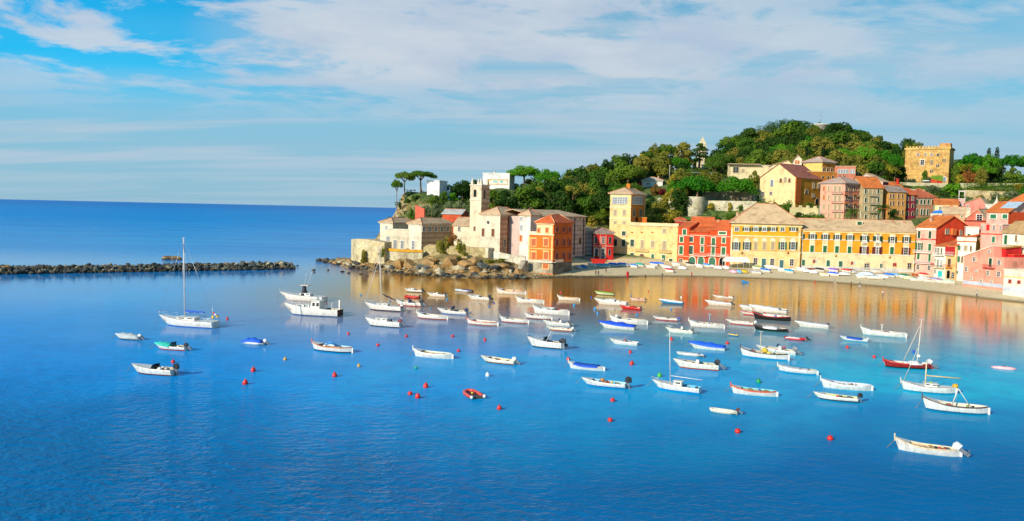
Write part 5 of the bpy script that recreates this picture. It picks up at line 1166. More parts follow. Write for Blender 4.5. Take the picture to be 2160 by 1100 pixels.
def outboard(root, x, z, c='#22262b', s=1.0, tilt=False):
    e = MB(); s *= 1.15
    # bracket, cowling, leg, skeg
    T = Matrix.Translation((x, 0, z)) @ (Matrix.Rotation(R(52 if tilt else 0), 4, 'Y'))
    def put(mbx, name, mt, par):
        o = mbx.build(name, mt, par); return o
    c1 = MB(); prof = [(-.28, .17, .22), (-.30, .21, .42), (-.18, .22, .62), (.05, .2, .70), (.2, .14, .60)]
    vs = []
    for (xa, w, zt) in [(-.40, .10, .40), (-.36, .17, .62), (-.1, .19, .72), (.14, .16, .64), (.18, .1, .42)]:
        vs += [(xa*s, -w*s, .22*s), (xa*s, w*s, .22*s), (xa*s, w*.8*s, zt*s), (xa*s, -w*.8*s, zt*s)]
    fs = [(0, 3, 2, 1), (16, 17, 18, 19)]
    for i in range(4):
        for k in range(4): fs.append((4*i+k, 4*i+(k+1) % 4, 4*i+4+(k+1) % 4, 4*i+4+k))
    c1.add([T @ Vector(v) for v in vs], fs, 0)
    o = put(c1, 'outboard_motor', M('paint', c), root)
    l = MB(); lv = [(-.2, -.06, .22), (.06, -.06, .22), (.06, .06, .22), (-.2, .06, .22), (-.26, -.04, -.55), (0, -.04, -.55), (0, .04, -.55), (-.26, .04, -.55)]
    l.add([T @ Vector([q*s for q in v]) for v in lv], [(3, 2, 1, 0), (4, 5, 6, 7), (0, 1, 5, 4), (1, 2, 6, 5), (2, 3, 7, 6), (3, 0, 4, 7)])
    l.add([T @ Vector([q*s for q in v]) for v in [(-.46, -.1, -.32), (.05, -.1, -.32), (.05, .1, -.32), (-.46, .1, -.32), (-.4, -.05, -.38), (0.1, -.05, -.38), (0.1, .05, -.38), (-.4, .05, -.38)]], [(0, 1, 2, 3), (7, 6, 5, 4), (0, 4, 5, 1), (1, 5, 6, 2), (2, 6, 7, 3), (3, 7, 4, 0)])
    put(l, 'engine_leg', M('metal', '#8c9196' if c != '#22262b' else '#2c3034'), o)
    pr = MB()
    for k in range(3):
        a = k*2*PI/3; q = [(-.30, 0, -.46), (-.32, .16*math.cos(a)-.05*math.sin(a), -.46+.16*math.sin(a)+.05*math.cos(a)), (-.30, .17*math.cos(a), -.46+.17*math.sin(a))]
        pr.add([T @ Vector([w*s for w in v]) for v in q], [(0, 1, 2)])
    put(pr, 'propeller', M('metal', '#6b6f73'), o)
    return o
class Boat:
    def __init__(s, x0, x1, yb, kind, label, cat='boat', head=None, hull=WH, boot=None, rim=None, inside='#bdb29c', fb=.5, rise=.35, beam=.36, frac=1.0, name=None, z=0.0, group=None, away=None):
        xm = (x0+x1)/2; h_ = (x1-x0)*frac; xc = x0+h_/2 if frac < 1 else xm
        P0 = atZ(xc, yb, z); dist = P0.y
        if head is None: head = 15+15*xm/2160 + random.uniform(-3.5, 3.5)
        th = R(head)
        vd = Vector((P0.x, P0.y)).normalized(); side = Vector((vd.y, -vd.x))
        fw = Vector((-math.cos(th), math.sin(th)))
        sc = F/dist/abs(math.cos(math.atan2(P0.x, P0.y)))**1
        W = h_/(F/ (Vector((P0.x, P0.y)).dot(vd))) if False else h_*dist/F*math.cos(math.atan2(P0.x, P0.y))
        ca = abs(fw.dot(side)); sa = abs(fw.dot(vd))
        L = W/(ca+beam*.55*sa); B = L*beam if L < 7.5 else L*.30
        B = min(B, 3.2)
        s.L, s.B = L, B; k = min(1.35, max(.75, L/5.2)); s.k = k
        c = P0.xy + vd*(B*.36*ca)
        s.root = empty(name or {'gozzo': 'wooden_rowing_boat', 'transom': 'motorboat', 'rib': 'inflatable_boat'}.get(kind, 'boat'), (c.x, c.y, z), math.atan2(fw.y, fw.x), label, cat, group)
        s.root.rotation_euler[0] = R(random.uniform(-1.5, 1.5)); s.fb = fb*k*1.25; s.rise = rise*k*1.1
        s.kind = kind; boot = boot or hull; rim = rim or hull
        if kind == 'rib': s.tubes(hull, rim, boot)
        else:
            me, s.sheer = hull_mesh(L, B, kind, hull, boot, rim, inside, s.fb, s.rise)
            link('hull', me, s.root)
        if kind == 'gozzo':
            st = s.sheer(1); m = MB(); m.add([(st[0]-.06, -.05, st[2]-.35), (st[0]+.05, -.05, st[2]-.35), (st[0]+.10, -.04, st[2]+.30*k), (st[0]-.02, -.04, st[2]+.32*k), (st[0]-.06, .05, st[2]-.35), (st[0]+.05, .05, st[2]-.35), (st[0]+.10, .04, st[2]+.30*k), (st[0]-.02, .04, st[2]+.32*k)], [(0, 1, 2, 3), (7, 6, 5, 4), (0, 4, 5, 1), (1, 5, 6, 2), (2, 6, 7, 3), (3, 7, 4, 0)])
            m.build('stem_post', M('paint', rim if rim != hull else '#d9cdb6'), s.root)
            m = MB(); sx = -L/2; m.box(sx-.22, sx+.02, -.03, .03, -.2, s.fb*.95); m.build('rudder', M('paint', hull), s.root)
        if kind in ('gozzo', 'transom'):
            for f in (.3, .55, .72):
                if kind == 'transom' and f == .55: continue
                st = s.sheer(f); m = MB(); w = abs(st[1])*.88; x = -L/2+L*f; m.box(x-.13, x+.13, -w, w, s.fb*.62, s.fb*.62+.05); m.build('thwart', M('wood', '#b08a5c'), s.root)
            st = s.sheer(.86); w = abs(st[1]); x = -L/2+L*.80
            # small foredeck
            rc = random.Random(int(x0*7+yb))
            for q_ in range(rc.choice([2, 3, 3])):
                f = rc.choice([.2, .4, .48, .62]) + rc.uniform(-.04, .04); y = rc.uniform(-.5, .5)*B*.4; xx = -L/2+L*f; m = MB(); pick = rc.choice(['rope_coil', 'bucket', 'crate', 'folded_canvas'])
                if pick == 'rope_coil': m.tube([(xx+.2*math.cos(a*.7), y+.2*math.sin(a*.7), s.fb*.66+.02*a) for a in range(12)], .045, 5); cc = '#b59a5c'
                elif pick == 'bucket': m.lathe([(.11, s.fb*.6), (.15, s.fb*.6+.3), (.12, s.fb*.6+.28)], 9, 0, (xx, y, 0)); cc = rc.choice(['#2f6aa8', '#c2402c', '#2c3034'])
                elif pick == 'crate': m.box(xx-.22, xx+.22, y-.16, y+.16, s.fb*.55, s.fb*.55+.3); cc = rc.choice(['#3c7a5a', '#8a6a44', '#4a4e54'])
                else: m.ball((xx, y, s.fb*.7), .3, 0, 8, (1.3, .7, .55)); cc = rc.choice(['#5a6470', '#8c7a60', '#3a4a5c'])
                m.build(pick, M('cloth', cc), s.root)
            tp = s.sheer(1); m = MB(); m.tube([(tp[0]-.02, .02, tp[2]*.8), (tp[0]+.5, .05, .15), (tp[0]+.75, .06, -.2)], .025, 4); m.build('mooring_rope', M('cloth', '#8a7f68'), s.root)
            m = MB(); pts = [s.sheer(t) for t in (.78, .86, .93, 1.0)]; up = [(p[0], p[1]*.93, p[2]+.012) for p in pts]; vs = up+[(p[0], -p[1], p[2]) for p in up[::-1]]; m.add(vs, [tuple(range(7, -1, -1))]); m.build('foredeck', M('paint', hull if hull != '#1d2023' else WH), s.root)
    def tubes(s, hull, rim, inside):
        L, B = s.L, s.B; r_ = min(.26*s.k, B*.17); s.r = r_
        pts = [(-L/2, B/2-r_, r_*.9), (-L*.2, B/2-r_, r_*.9), (L*.15, B/2-r_, r_*.95), (L*.36, B*.28, r_*1.15), (L/2-r_, 0, r_*1.4), (L*.36, -B*.28, r_*1.15), (L*.15, -(B/2-r_), r_*.95), (-L*.2, -(B/2-r_), r_*.9), (-L/2, -(B/2-r_), r_*.9)]
        m = MB(); m.tube(pts, [r_*.35, r_, r_, r_, r_, r_, r_, r_, r_*.35], 8); m.build('tube', M('paint', hull), s.root)
        m = MB(); m.tube([(p[0], p[1]*1.0+(r_*.93 if p[1] > .01 else -r_*.93 if p[1] < -.01 else 0), p[2]) if abs(p[1]) > .01 else (p[0]+r_*.95, 0, p[2]) for p in pts], r_*.16, 5); m.build('rubbing_strake', M('paint', rim), s.root)
        m = MB(); m.add([(-L/2+.15, B/2-r_, .12), (L*.15, B/2-r_, .12), (L*.38, 0, .2), (L*.15, -B/2+r_, .12), (-L/2+.15, -B/2+r_, .12)], [(4, 3, 2, 1, 0), (0, 1, 2, 3, 4)]); m.box(-L/2+.1, -L/2+.18, -B/2+r_, B/2-r_, .0, r_*1.7); m.build('floor', M('paint', inside), s.root)
        s.sheer = lambda t: (-L/2+L*t, B/2*.8, r_*1.8)
    def out(s, c='#22262b', tilt=True, sc=1.0): outboard(s.root, -s.L/2-.12, (s.fb*.75 if s.kind != 'rib' else .3), c, sc*s.k, tilt); return s
    def cover(s, c, a=0.02, b_=.98, hgt=.35, name='boat_cover', bags=0.0):
        n = 10; vs = []; mb = MB()
        for i in range(n+1):
            t = a+(b_-a)*i/n; p = s.sheer(t); x = -s.L/2+s.L*t; w = abs(p[1])*1.04+.03; z = p[2]
            pk = hgt*s.k*math.sin(PI*min(1, max(0.0, (i+.4)/(n+.8))))**.7*(1+.25*math.sin(i*1.9))
            vs += [(p[0], -w, z-.12), (p[0], -w*1.0, z+.03), (p[0], -w*.45, z+pk*.75), (p[0], 0, z+pk), (p[0], w*.45, z+pk*.75), (p[0], w, z+.03), (p[0], w, z-.12)]
        fs = [(i*7+k, (i+1)*7+k, (i+1)*7+k+1, i*7+k+1) for i in range(n) for k in range(6)] + [tuple(range(7)), tuple(n*7+k for k in range(6, -1, -1))]
        mb.add(vs, fs, 0, True); mb.build(name, M('cloth', c), s.root); return s
    def console(s, t=.45, c=WH, screen=True, h=.75):
        x = -s.L/2+s.L*t; z = .12; k = s.k; m = MB(); m.add([(x-.3*k, -.3*k, z), (x+.3*k, -.3*k, z), (x+.3*k, .3*k, z), (x-.3*k, .3*k, z), (x-.25*k, -.26*k, z+(h+.2)*k), (x+.1*k, -.26*k, z+(h+.25)*k), (x+.1*k, .26*k, z+(h+.25)*k), (x-.25*k, .26*k, z+(h+.2)*k)], [(3, 2, 1, 0), (4, 5, 6, 7), (0, 1, 5, 4), (1, 2, 6, 5), (2, 3, 7, 6), (3, 0, 4, 7)])
        m.build('console', M('paint', c), s.root)
        m = MB(); m.box(x-.75*k, x-.42*k, -.35*k, .35*k, z, z+.45*k); m.build('seat', M('paint', '#e4ddd0'), s.root)
        if screen: s.screen(t+.06, .35, z+(h+.2)*k, .3)
        return s
    def screen(s, t=.62, w=.8, z=None, hh=.38, c='#3f5560'):
        x = -s.L/2+s.L*t; k = s.k; z = s.fb if z is None else z; w = w*k
        m = MB(); m.add([(x, -w, z), (x+.25*k, -w*.5, z), (x+.25*k, w*.5, z), (x, w, z), (x-.22*k, -w*.9, z+hh*k), (x, -w*.45, z+hh*k), (x, w*.45, z+hh*k), (x-.22*k, w*.9, z+hh*k)], [(0, 1, 5, 4), (1, 2, 6, 5), (2, 3, 7, 6)])
        me = m.build('windscreen', M('glass', c), s.root); so = me.modifiers.new('s', 'SOLIDIFY'); so.thickness = .03; return s
    def cabin(s, t0, t1, h, c=WH, w=.62, win='#2a3640', roofc=None, z0=None, slope=.25):
        x0, x1 = -s.L/2+s.L*t0, -s.L/2+s.L*t1; W = s.B/2*w; z = (s.fb*.55 if z0 is None else z0); k = 1
        m = MB(); q = [(x0, -W, z), (x1, -W*.85, z), (x1, W*.85, z), (x0, W, z), (x0+.05, -W*.9, z+h), (x1-slope*h, -W*.72, z+h), (x1-slope*h, W*.72, z+h), (x0+.05, W*.9, z+h)]
        m.add(q, [(3, 2, 1, 0), (4, 5, 6, 7), (0, 1, 5, 4), (1, 2, 6, 5), (2, 3, 7, 6), (3, 0, 4, 7)]); cb = m.build('cabin', M('paint', c), s.root)
        m = MB(); m.box(x0-.08, x1-slope*h+.15, -W*.98, W*.98, z+h+.004, z+h+.07); m.build('cabin_roof', M('paint', roofc or c), cb)
        for sg in (-1, 1):
            n = 2 if (x1-x0) > 1.2 else 1
            for i in range(n):
                fa, fb_ = (i+.18)/n, (i+.82)/n; xa, xb = x0+(x1-slope*h-x0)*fa, x0+(x1-slope*h-x0)*fb_
                lo, hi = .5, .84
                def yy(x_, f): f2 = (x_-x0)/(x1-x0); a = W*(1-.15*f2); b2 = W*(.9-.18*f2); return (a+(b2-a)*f)*sg
                m = MB(); m.add([(xa, yy(xa, lo)+.015*sg, z+h*lo), (xb, yy(xb, lo)+.015*sg, z+h*lo), (xb, yy(xb, hi)+.015*sg, z+h*hi), (xa, yy(xa, hi)+.015*sg, z+h*hi)], [(0, 1, 2, 3) if sg < 0 else (3, 2, 1, 0)]); m.build('window', M('glass', win), cb)
        f1, f2 = x1-slope*h*.5, x1-slope*h*.88
        m = MB(); m.add([(f1+.02, -W*.66, z+h*.5), (f1+.02, W*.66, z+h*.5), (f2+.02, W*.62, z+h*.88), (f2+.02, -W*.62, z+h*.88)], [(0, 1, 2, 3)]); m.build('window', M('glass', win), cb)
        return s
    def mast(s, t, h, r_=.07, c='#efe9dc', rake=0.0, stays=True, z0=None):
        x = -s.L/2+s.L*t; z = s.fb*.6 if z0 is None else z0; tp = (x-rake*h, 0, z+h)
        m = MB(); m.tube([(x, 0, z), tp], [r_, r_*.7], 8); o = m.build('mast', M('paint', c), s.root)
        m = MB(); m.box(tp[0]-.3, tp[0]+.3, -.02, .02, tp[2]-.02, tp[2]+.05); m.build('masthead', M('metal', '#c9ccce'), o)
        if stays:
            bw_, st = s.sheer(1), s.sheer(0)
            for p in ((bw_[0], 0, bw_[2]), (st[0]+.1, 0, st[2]), (x-.1, s.B*.42, s.fb), (x-.1, -s.B*.42, s.fb)):
                m = MB(); m.tube([p, (tp[0], 0, tp[2]-.1)], .014 if s.L < 8 else .02, 4); m.build('stay', M('metal', '#b9bec2'), o)
        return s
    def boom(s, t, z, ln, c='#efe9dc', r_=.05, up=0.0, sail=None, fwd=-1):
        x = -s.L/2+s.L*t; e = (x+fwd*ln, 0, z+up); m = MB(); m.tube([(x, 0, z), e], r_, 6); o = m.build('boom', M('paint', c), s.root)
        if sail:
            m = MB(); n = 8; m.tube([Vector((x, 0, z+.12)).lerp(Vector((e[0], 0, e[2]+.1)), i/n)+Vector((0, 0, .03*math.sin(i*2.1))) for i in range(n+1)], [.11+.05*math.sin(PI*min(1, i/n+.15)) for i in range(n+1)], 8); m.build('sail_cover', M('cloth', sail), o)
        return s
    def rail(s, t0=.72, t1=1.0, h=.5, c='#cfd3d5'):
        m = MB(); pr = [s.sheer(t0+(t1-t0)*i/4) for i in range(5)]; up = [(p[0], p[1]*.9, p[2]+h) for p in pr]; full = up + [(p[0], -p[1], p[2]) for p in up[::-1]]
        m.tube(full, .022, 4, caps=False)
        for p, q in zip(pr[::2], up[::2]): m.tube([(p[0], p[1]*.9, p[2]), q], .018, 4); m.tube([(p[0], -p[1]*.9, p[2]), (q[0], -q[1], q[2])], .018, 4)
        m.build('bow_rail', M('metal', c), s.root); return s
    def deck(s, c=WH, t0=.0, t1=1.0, z=.02):
        m = MB(); n = 10; pts = [s.sheer(t0+(t1-t0)*i/n) for i in range(n+1)]; L_ = [(p[0], p[1]*.95, p[2]+z) for p in pts]; R_ = [(p[0], -p[1], p[2]) for p in L_]
        vs = L_+R_; m.add(vs, [(i, i+n+1, i+n+2, i+1)[::-1] for i in range(n)]); m.build('deck', M('paint', c), s.root); return s
    def stuff(s, name, t, c, r_=.25, y=0, z=None, sq=(1, 1, .8), mk='paint'):
        m = MB(); m.ball((-s.L/2+s.L*t, y, (s.fb*.9 if z is None else z)), r_*s.k, 0, 8, sq); m.build(name, M(mk, c), s.root); return s
    def fender(s, t, c='#3a4046', side=-1):
        p = s.sheer(t); m = MB(); m.lathe([(.02, 0), (.09, -.08), (.1, -.4), (.02, -.48)], 7, 0, (p[0], abs(p[1])*1.0*side+.1*side, p[2])); m.build('fender', M('paint', c), s.root); return s
    def oars(s):
        for y in (-.25, .25): m = MB(); m.tube([(-s.L*.35, y, s.fb*.8), (s.L*.25, y*.6, s.fb*.95)], .03, 5); m.box(s.L*.25, s.L*.34, y*.6-.07, y*.6+.07, s.fb*.93, s.fb*.97); m.build('oar', M('wood', '#c9a26a'), s.root)
        return s
RED, BLU, NVY, TUR = '#b8281e', '#1d55c0', '#1c2c5c', '#1fa7a0'
B_ = Boat
# --- left side
b = B_(340, 462, 690, 'transom', 'white sloop with tall mast, blue sail cover and blue waterline, largest sailboat on the left', 'sailboat', name='sailing_yacht', boot=BLU, rim='#e9e4da', fb=.62, rise=.45, beam=.3, head=15)
b.deck('#ece6da'); b.cabin(.36, .72, .42, z0=b.fb+.02, w=.55); b.mast(.60, 13.0, .11, '#ddd2c8', rake=.0, z0=b.fb+.3); b.boom(.59, b.fb+1.25, 3.6, sail='#1a55c8'); b.rail(.78, 1, .55); b.rail(.0, .18, .6)
for y in (-.7, .5): b.stuff('horseshoe_buoy', .02, '#e8b92c', .2, y, b.fb+.75, (1, .5, 1))
b.stuff('dan_buoy', .0, '#f1ece2', .16, 0, b.fb+1.1); b.boom(.02, b.fb+.2, .1, r_=.02); m = MB(); m.tube([(-b.L*.44, 0, b.fb), (-b.L*.44, 0, b.fb+2.6)], .025, 5); m.build('flagstaff', M('metal', '#d9dcde'), b.root); m = MB(); m.box(-b.L*.44-.35, -b.L*.44-.03, -.01, .01, b.fb+1.2, b.fb+1.45); m.build('ensign', M('cloth', '#c92c22'), b.root)
m = MB(); m.tube([(-b.L*.1, -.5, b.fb+.75), (-b.L*.28, -.5, b.fb+.62)], .06, 5); m.build('tiller_canopy', M('cloth', '#5a6a78'), b.root)
B_(245, 310, 717, 'transom', 'small white motorboat under a light grey cover, leftmost of all boats', frac=.85, rim='#7b8288', boot='#3a3f44', head=14).cover('#b9bdbc', .03, .97, .55).out('#e6e6e2')
b = B_(328, 413, 739, 'transom', 'white motorboat with a turquoise front cover and black tilted outboard', frac=.84, boot=RED, head=13).cover('#35c2ad', .5, .97, .38, 'foredeck_cover').screen(.5, .85, hh=.55, c='#54707a').out('#23272c'); b.stuff('bag', .3, '#d9cfc0', .25); b.stuff('bag', .2, '#9a8f84', .22, .3); b.fender(.55)
b = B_(278, 393, 791, 'transom', 'long white speedboat with dark windscreen and black outboard, lowest boat on the left', frac=.84, boot='#7a2a1c', rim='#dcd4c2', fb=.6, rise=.28, head=14).deck(WH, .5, 1).screen(.5, .8, hh=.4, c='#2c3438').out('#1d2023', False); b.stuff('seat', .33, '#f4efe6', .3, .3); b.stuff('seat', .33, '#e4ddd0', .3, -.3); b.stuff('cooler', .2, '#c9c2b4', .25); b.stuff('towel', .28, RED, .12, 0)
B_(507, 577, 727, 'rib', 'small grey inflatable with a bright blue peaked cover, alone right of the tall sloop', 'inflatable boat', frac=.82, hull='#d9dad8', rim='#9aa0a4', boot='#c9c9c4', head=14, beam=.42).cover('#1c5fd0', .15, .95, .75).out('#e2e2de')
b = B_(594, 690, 635, 'transom', 'white fishing boat with a black mast frame and aerials, partly behind the cabin cruiser', name='fishing_boat', rim='#d8d2c6', fb=.62, rise=.45, beam=.3).deck('#e4dccb').rail(.7, 1, .5); b.cabin(.32, .58, .5, w=.5, z0=b.fb); m = MB(); m.lathe([(.9, b.fb), (.45, b.fb+1.2), (.35, b.fb+2.1)], 8); m.build('canvas_dodger', M('cloth', '#2a2c30'), b.root)
m = MB(); m.box(-1.2, .7, -.6, .6, b.fb+2.1, b.fb+2.25); m.build('radar_arch', M('paint', '#d9c6b4'), b.root); b.mast(.42, 2.8, .03, z0=b.fb+2.2, stays=False, rake=.35); b.mast(.5, 2.3, .03, z0=b.fb+2.2, stays=False, rake=.2); b.stuff('fish_box', .75, '#c8402c', .3, .2); b.stuff('fish_box', .82, '#c9b28c', .3, -.2)
b = B_(605, 722, 667, 'transom', 'large white cabin cruiser with a brown stern and tall rear post', 'cabin boat', name='cabin_cruiser', boot='#2a5f9a', rim='#e6dfd2', fb=.8, rise=.6, beam=.3, head=13).deck('#e9e3d6', .3, 1.0); b.cabin(.36, .57, 1.9, w=.66, z0=b.fb*.6, win='#4a4038'); b.cabin(.57, .85, .55, w=.5, z0=b.fb, win='#5a564e'); b.rail(.78, 1, .4)
m = MB(); m.tube([(-b.L*.02, .3, 2.4), (-b.L*.02, .3, 4.2)], .03, 5); m.build('aerial', M('metal', '#d9dcde'), b.root); m = MB(); m.box(-1.6, .2, -1.0, 1.0, 2.75, 2.83); m.build('awning_frame', M('paint', '#efe9dc'), b.root); b.stuff('radar_dome', .46, WH, .3, 0, 3.1); b.stuff('lifebuoy', .42, '#d8482c', .22, -.9, 2.0)
m = MB(); m.box(-b.L/2-.02, -b.L/2+.25, -.15, .15, .2, 3.0); m.build('stern_post', M('paint', '#efe6d6'), b.root); m = MB(); m.box(-b.L/2-.05, -b.L/2-.004, -b.B*.4, b.B*.4, .1, b.fb*.95); m.build('transom_board', M('wood', '#5a2f1c'), b.root); m = MB(); m.tube([(-b.L*.3, -.8, .6), (-b.L*.3, -.8, 2.4)], .05, 5); m.build('davit', M('paint', '#efe9dc'), b.root)
b = B_(655, 747, 743, 'gozzo', 'white rowing boat with orange rim, blue tarpaulin and high bow post, below the cabin cruiser', rim='#c86a2c', inside='#a8cfe0', boot='#2c3c5a', head=20); b.oars(); m = MB(); m.tube([(-.6, -.2, b.fb*1.1), (.2, .1, b.fb*1.7), (.9, .1, b.fb*1.2)], [.1, .22, .1], 6); m.build('tarpaulin', M('cloth', '#3c8ed0'), b.root); b.stuff('bag', .7, '#e9e4da', .2)
# --- sloops in the middle left
b = B_(773, 852, 656, 'transom', 'white sloop with a black furled sail and tall thin mast', 'sailboat', name='sailing_yacht', boot='#20242a', fb=.55, rise=.35, beam=.3).deck('#e8e2d6'); b.cabin(.4, .72, .35, z0=b.fb+.02, w=.5); b.mast(.60, 11.0, .10, '#e2d6c6', rake=-.08, z0=b.fb+.2); b.boom(.58, b.fb+2.0, 2.9, sail='#26242a', up=-1.0); b.rail(.82, 1, .45); b.stuff('outboard_cowl', .02, '#b8281e', .2, .3); b.stuff('ensign', .05, '#f1ece2', .2, -.2, b.fb+.6); b.out('#c9c9c4', sc=.7)
m = MB(); p = b.sheer(1); m.tube([(p[0], 0, p[2]), (-b.L/2+b.L*.62+.4, 0, b.fb+9.8)], [.05, .03], 5); m.build('furled_jib', M('cloth', '#e6e0d4'), b.root)
b = B_(773, 855, 690, 'transom', 'mastless white sloop with blue side stripe and dark fenders, nearer of two sloops', 'sailboat', name='sailing_yacht', frac=.93, boot='#22303c', fb=.65, rise=.35, beam=.3).deck('#ece6da'); b.cabin(.4, .75, .35, z0=b.fb+.02, w=.5); b.rail(.8, 1, .45); [b.fender(t) for t in (.25, .45, .65)]; b.out('#7a2020', sc=.8)
m = MB(); pts = [b.sheer(t) for t in (.1, .3, .5, .7, .85)]; [m.add([(p[0], -abs(p[1])*1.012, p[2]-.30), (q[0], -abs(q[1])*1.012, q[2]-.30), (q[0], -abs(q[1])*1.02, q[2]-.18), (p[0], -abs(p[1])*1.02, p[2]-.18)], [(0, 1, 2, 3)]) for p, q in zip(pts, pts[1:])]; m.build('side_stripe', M('paint', '#2a6ac0'), b.root); b.stuff('hatch', .3, '#2a2c30', .25, .2, b.fb+.15)
b = B_(855, 900, 617, 'transom', 'small white cuddy motorboat moored farthest back left by the rocks', frac=.86, boot='#3a4a5a').deck(WH, .45, 1); b.cabin(.5, .8, .3, z0=b.fb, w=.6); b.out()
B_(850, 893, 629, 'rib', 'bright red inflatable dinghy below the white cuddy boat', 'inflatable boat', frac=.88, hull='#d9301c', rim='#8a1c12', boot='#b8402c').out('#1d2023', sc=.8)
b = B_(834, 906, 646, 'transom', 'white open motorboat with red waterline and navy console, below the red inflatable', frac=.84, boot='#c2331e').console(.5, NVY); b.out('#23272c')
b = B_(902, 950, 626, 'transom', 'plain white motorboat right of the red inflatable', frac=.84, inside='#efe9dd').console(.5, WH, False); b.out('#2a2e33')
b = B_(877, 946, 674, 'gozzo', 'white double-ended boat with red waterline right of the two sloops', boot='#a8402a')
b = B_(957, 999, 616, 'rib', 'navy inflatable with white top tube near the ochre reflections', 'inflatable boat', hull='#dfe3e6', rim=NVY, boot='#26346a').cover('#27407c', .1, .6, .15)
b = B_(988, 1046, 633, 'transom', 'white motorboat with a low cuddy and heavy black outboard behind the orange-rimmed gozzo', frac=.83).deck(WH, .5, 1); b.cabin(.5, .75, .28, z0=b.fb, w=.6); b.out(sc=1.1); b.rail(.7, 1, .3); b.stuff('cushion', .35, '#c8b8a4', .25)
b = B_(1046, 1110, 621, 'gozzo', 'white double-ended boat with orange rim and blue bundle, farthest boat left of the orange reflection', rim='#c8762e', inside='#d9b07a'); b.stuff('bundle', .4, '#2c4c8a', .2); b.stuff('float', .15, '#e0562c', .16, 0, b.fb*1.4)
b = B_(925, 1001, 664, 'transom', 'white motorboat with upright grey windscreen, blue waterline and red-blue outboard', frac=.84, boot='#2f7fd0').screen(.55, .8, hh=.75, c='#7d858a'); b.out(NVY); b.stuff('engine_badge', .0, '#c8281e', .14, -.1, b.fb*1.3)
b = B_(1088, 1148, 640, 'gozzo', 'white double-ended boat with turquoise bundle and two thin posts in the orange reflection', head=20); b.stuff('bundle', .55, '#4aa6c8', .25); [b.mast(t, 1.6, .03, stays=False) for t in (.08, .2)]
b = B_(1176, 1223, 634, 'gozzo', 'small white double-ended boat with orange inside, right of the orange reflection', inside='#dba05c', rim='#e6d2b4')
b = B_(1123, 1202, 664, 'gozzo', 'white wooden launch with a small wheelhouse and red flag', name='fishing_launch', fb=.55); b.cabin(.4, .57, .95, w=.5, z0=.3); b.cabin(.57, .75, .25, w=.5, z0=b.fb); b.stuff('flag', .5, '#d9382a', .15, 0, 1.6); b.stuff('float', .28, '#c8482c', .22)
b = B_(983, 1052, 687, 'gozzo', 'white double-ended boat with thin red rim, leftmost of the three below the reflections', rim='#c25a34', boot='#b56a44', inside='#e9e0cc')
b = B_(1054, 1116, 682, 'gozzo', 'white double-ended boat with brown inside, between the red-rimmed boat and the launch', boot='#b04c2c', inside='#c9b48e')
b = B_(1107, 1165, 674, 'gozzo', 'white double-ended boat partly hidden behind a white motorboat, dark red waterline', boot='#8c2c20')
b = B_(1148, 1216, 688, 'transom', 'white open motorboat with red cushions and tilted dark outboard', frac=.84).console(.4, WH, True); b.out('#3a3f44'); b.stuff('cushion', .55, '#b8402c', .2)
b = B_(1155, 1218, 699, 'transom', 'cream dinghy with red waterline just below the boat with red cushions', frac=.88, hull='#ece4c8', boot='#c2502c', fb=.4).out('#e9e4da', sc=.8)
b = B_(1115, 1204, 735, 'transom', 'big white sports boat with a bow rail, radar arch and twin black outboards', frac=.84, fb=.8, rise=.5, boot='#2a2c2e', beam=.36).deck(WH, .5, 1).rail(.6, 1, .5); b.screen(.55, .8, hh=.6, c='#3c4448'); m = MB(); m.tube([(-.2, -.7, b.fb), (-.9, -.65, b.fb+1.5), (-.9, .65, b.fb+1.5), (-.2, .7, b.fb)], .05, 6); m.build('radar_arch', M('paint', '#efe9dc'), b.root); b.out(sc=1.1)
outboard(b.root, -b.L/2-.15, b.fb*.75, '#1d2023', 1.1*b.k, False).location = (0, .5, 0); b.stuff('seat', .35, '#2c3034', .3)
b = B_(870, 957, 756, 'gozzo', 'plain white double-ended boat with a high bow post alone in the left middle', inside='#cfd6c4', rim='#f0e9da', head=19); b.oars()
b = B_(1017, 1106, 768, 'transom', 'cream open boat with dark red waterline and pale tilted outboard, above the red dinghy', frac=.82, hull='#efe6cf', boot='#8c3424', inside='#d9cfa8', fb=.5); b.out('#efe9dc'); b.stuff('orange_bundle', .5, '#d9662a', .18); b.stuff('bag', .58, '#3a3230', .18)
b = B_(976, 1018, 836, 'rib', 'red and white inflatable dinghy seen from behind, low in the middle', 'inflatable boat', head=68, hull='#e4584e', rim='#8c1c18', boot='#5a5048', beam=.52); b.stuff('cushion', .45, '#e0c030', .2, .1, .35); b.stuff('cushion', .6, '#c8281e', .2, -.1, .4); b.stuff('tube_end', .0, '#f1ece2', .26, b.B/2-b.r, .26, (1, 1, 1)); b.stuff('tube_end', .0, '#f1ece2', .26, -(b.B/2-b.r), .26, (1, 1, 1))
b = B_(1199, 1275, 781, 'gozzo', 'white double-ended boat with a blue cover laid inside and a red ball at the bow', rim='#e0d6c4', inside='#2a62b8').cover('#1f5cd0', .12, .85, .1); 
b = B_(1232, 1341, 818, 'transom', 'white open fishing boat with blue inside, piled nets and a large black outboard', frac=.83, boot='#2a7ab8', inside='#9fd0d6', name='fishing_boat', head=18, fb=.5); b.stuff('net_pile', .58, '#c98a4c', .3, 0, b.fb*1.3, mk='cloth'); b.stuff('net_pile', .5, '#b06a3c', .28, .2, mk='cloth'); b.stuff('crate', .35, '#e0b84c', .2, -.2); b.stuff('crate', .28, '#4ab0b8', .2, .1); b.stuff('jerrycan', .42, '#e0582c', .15); b.out('#1d2023', False, 1.25)
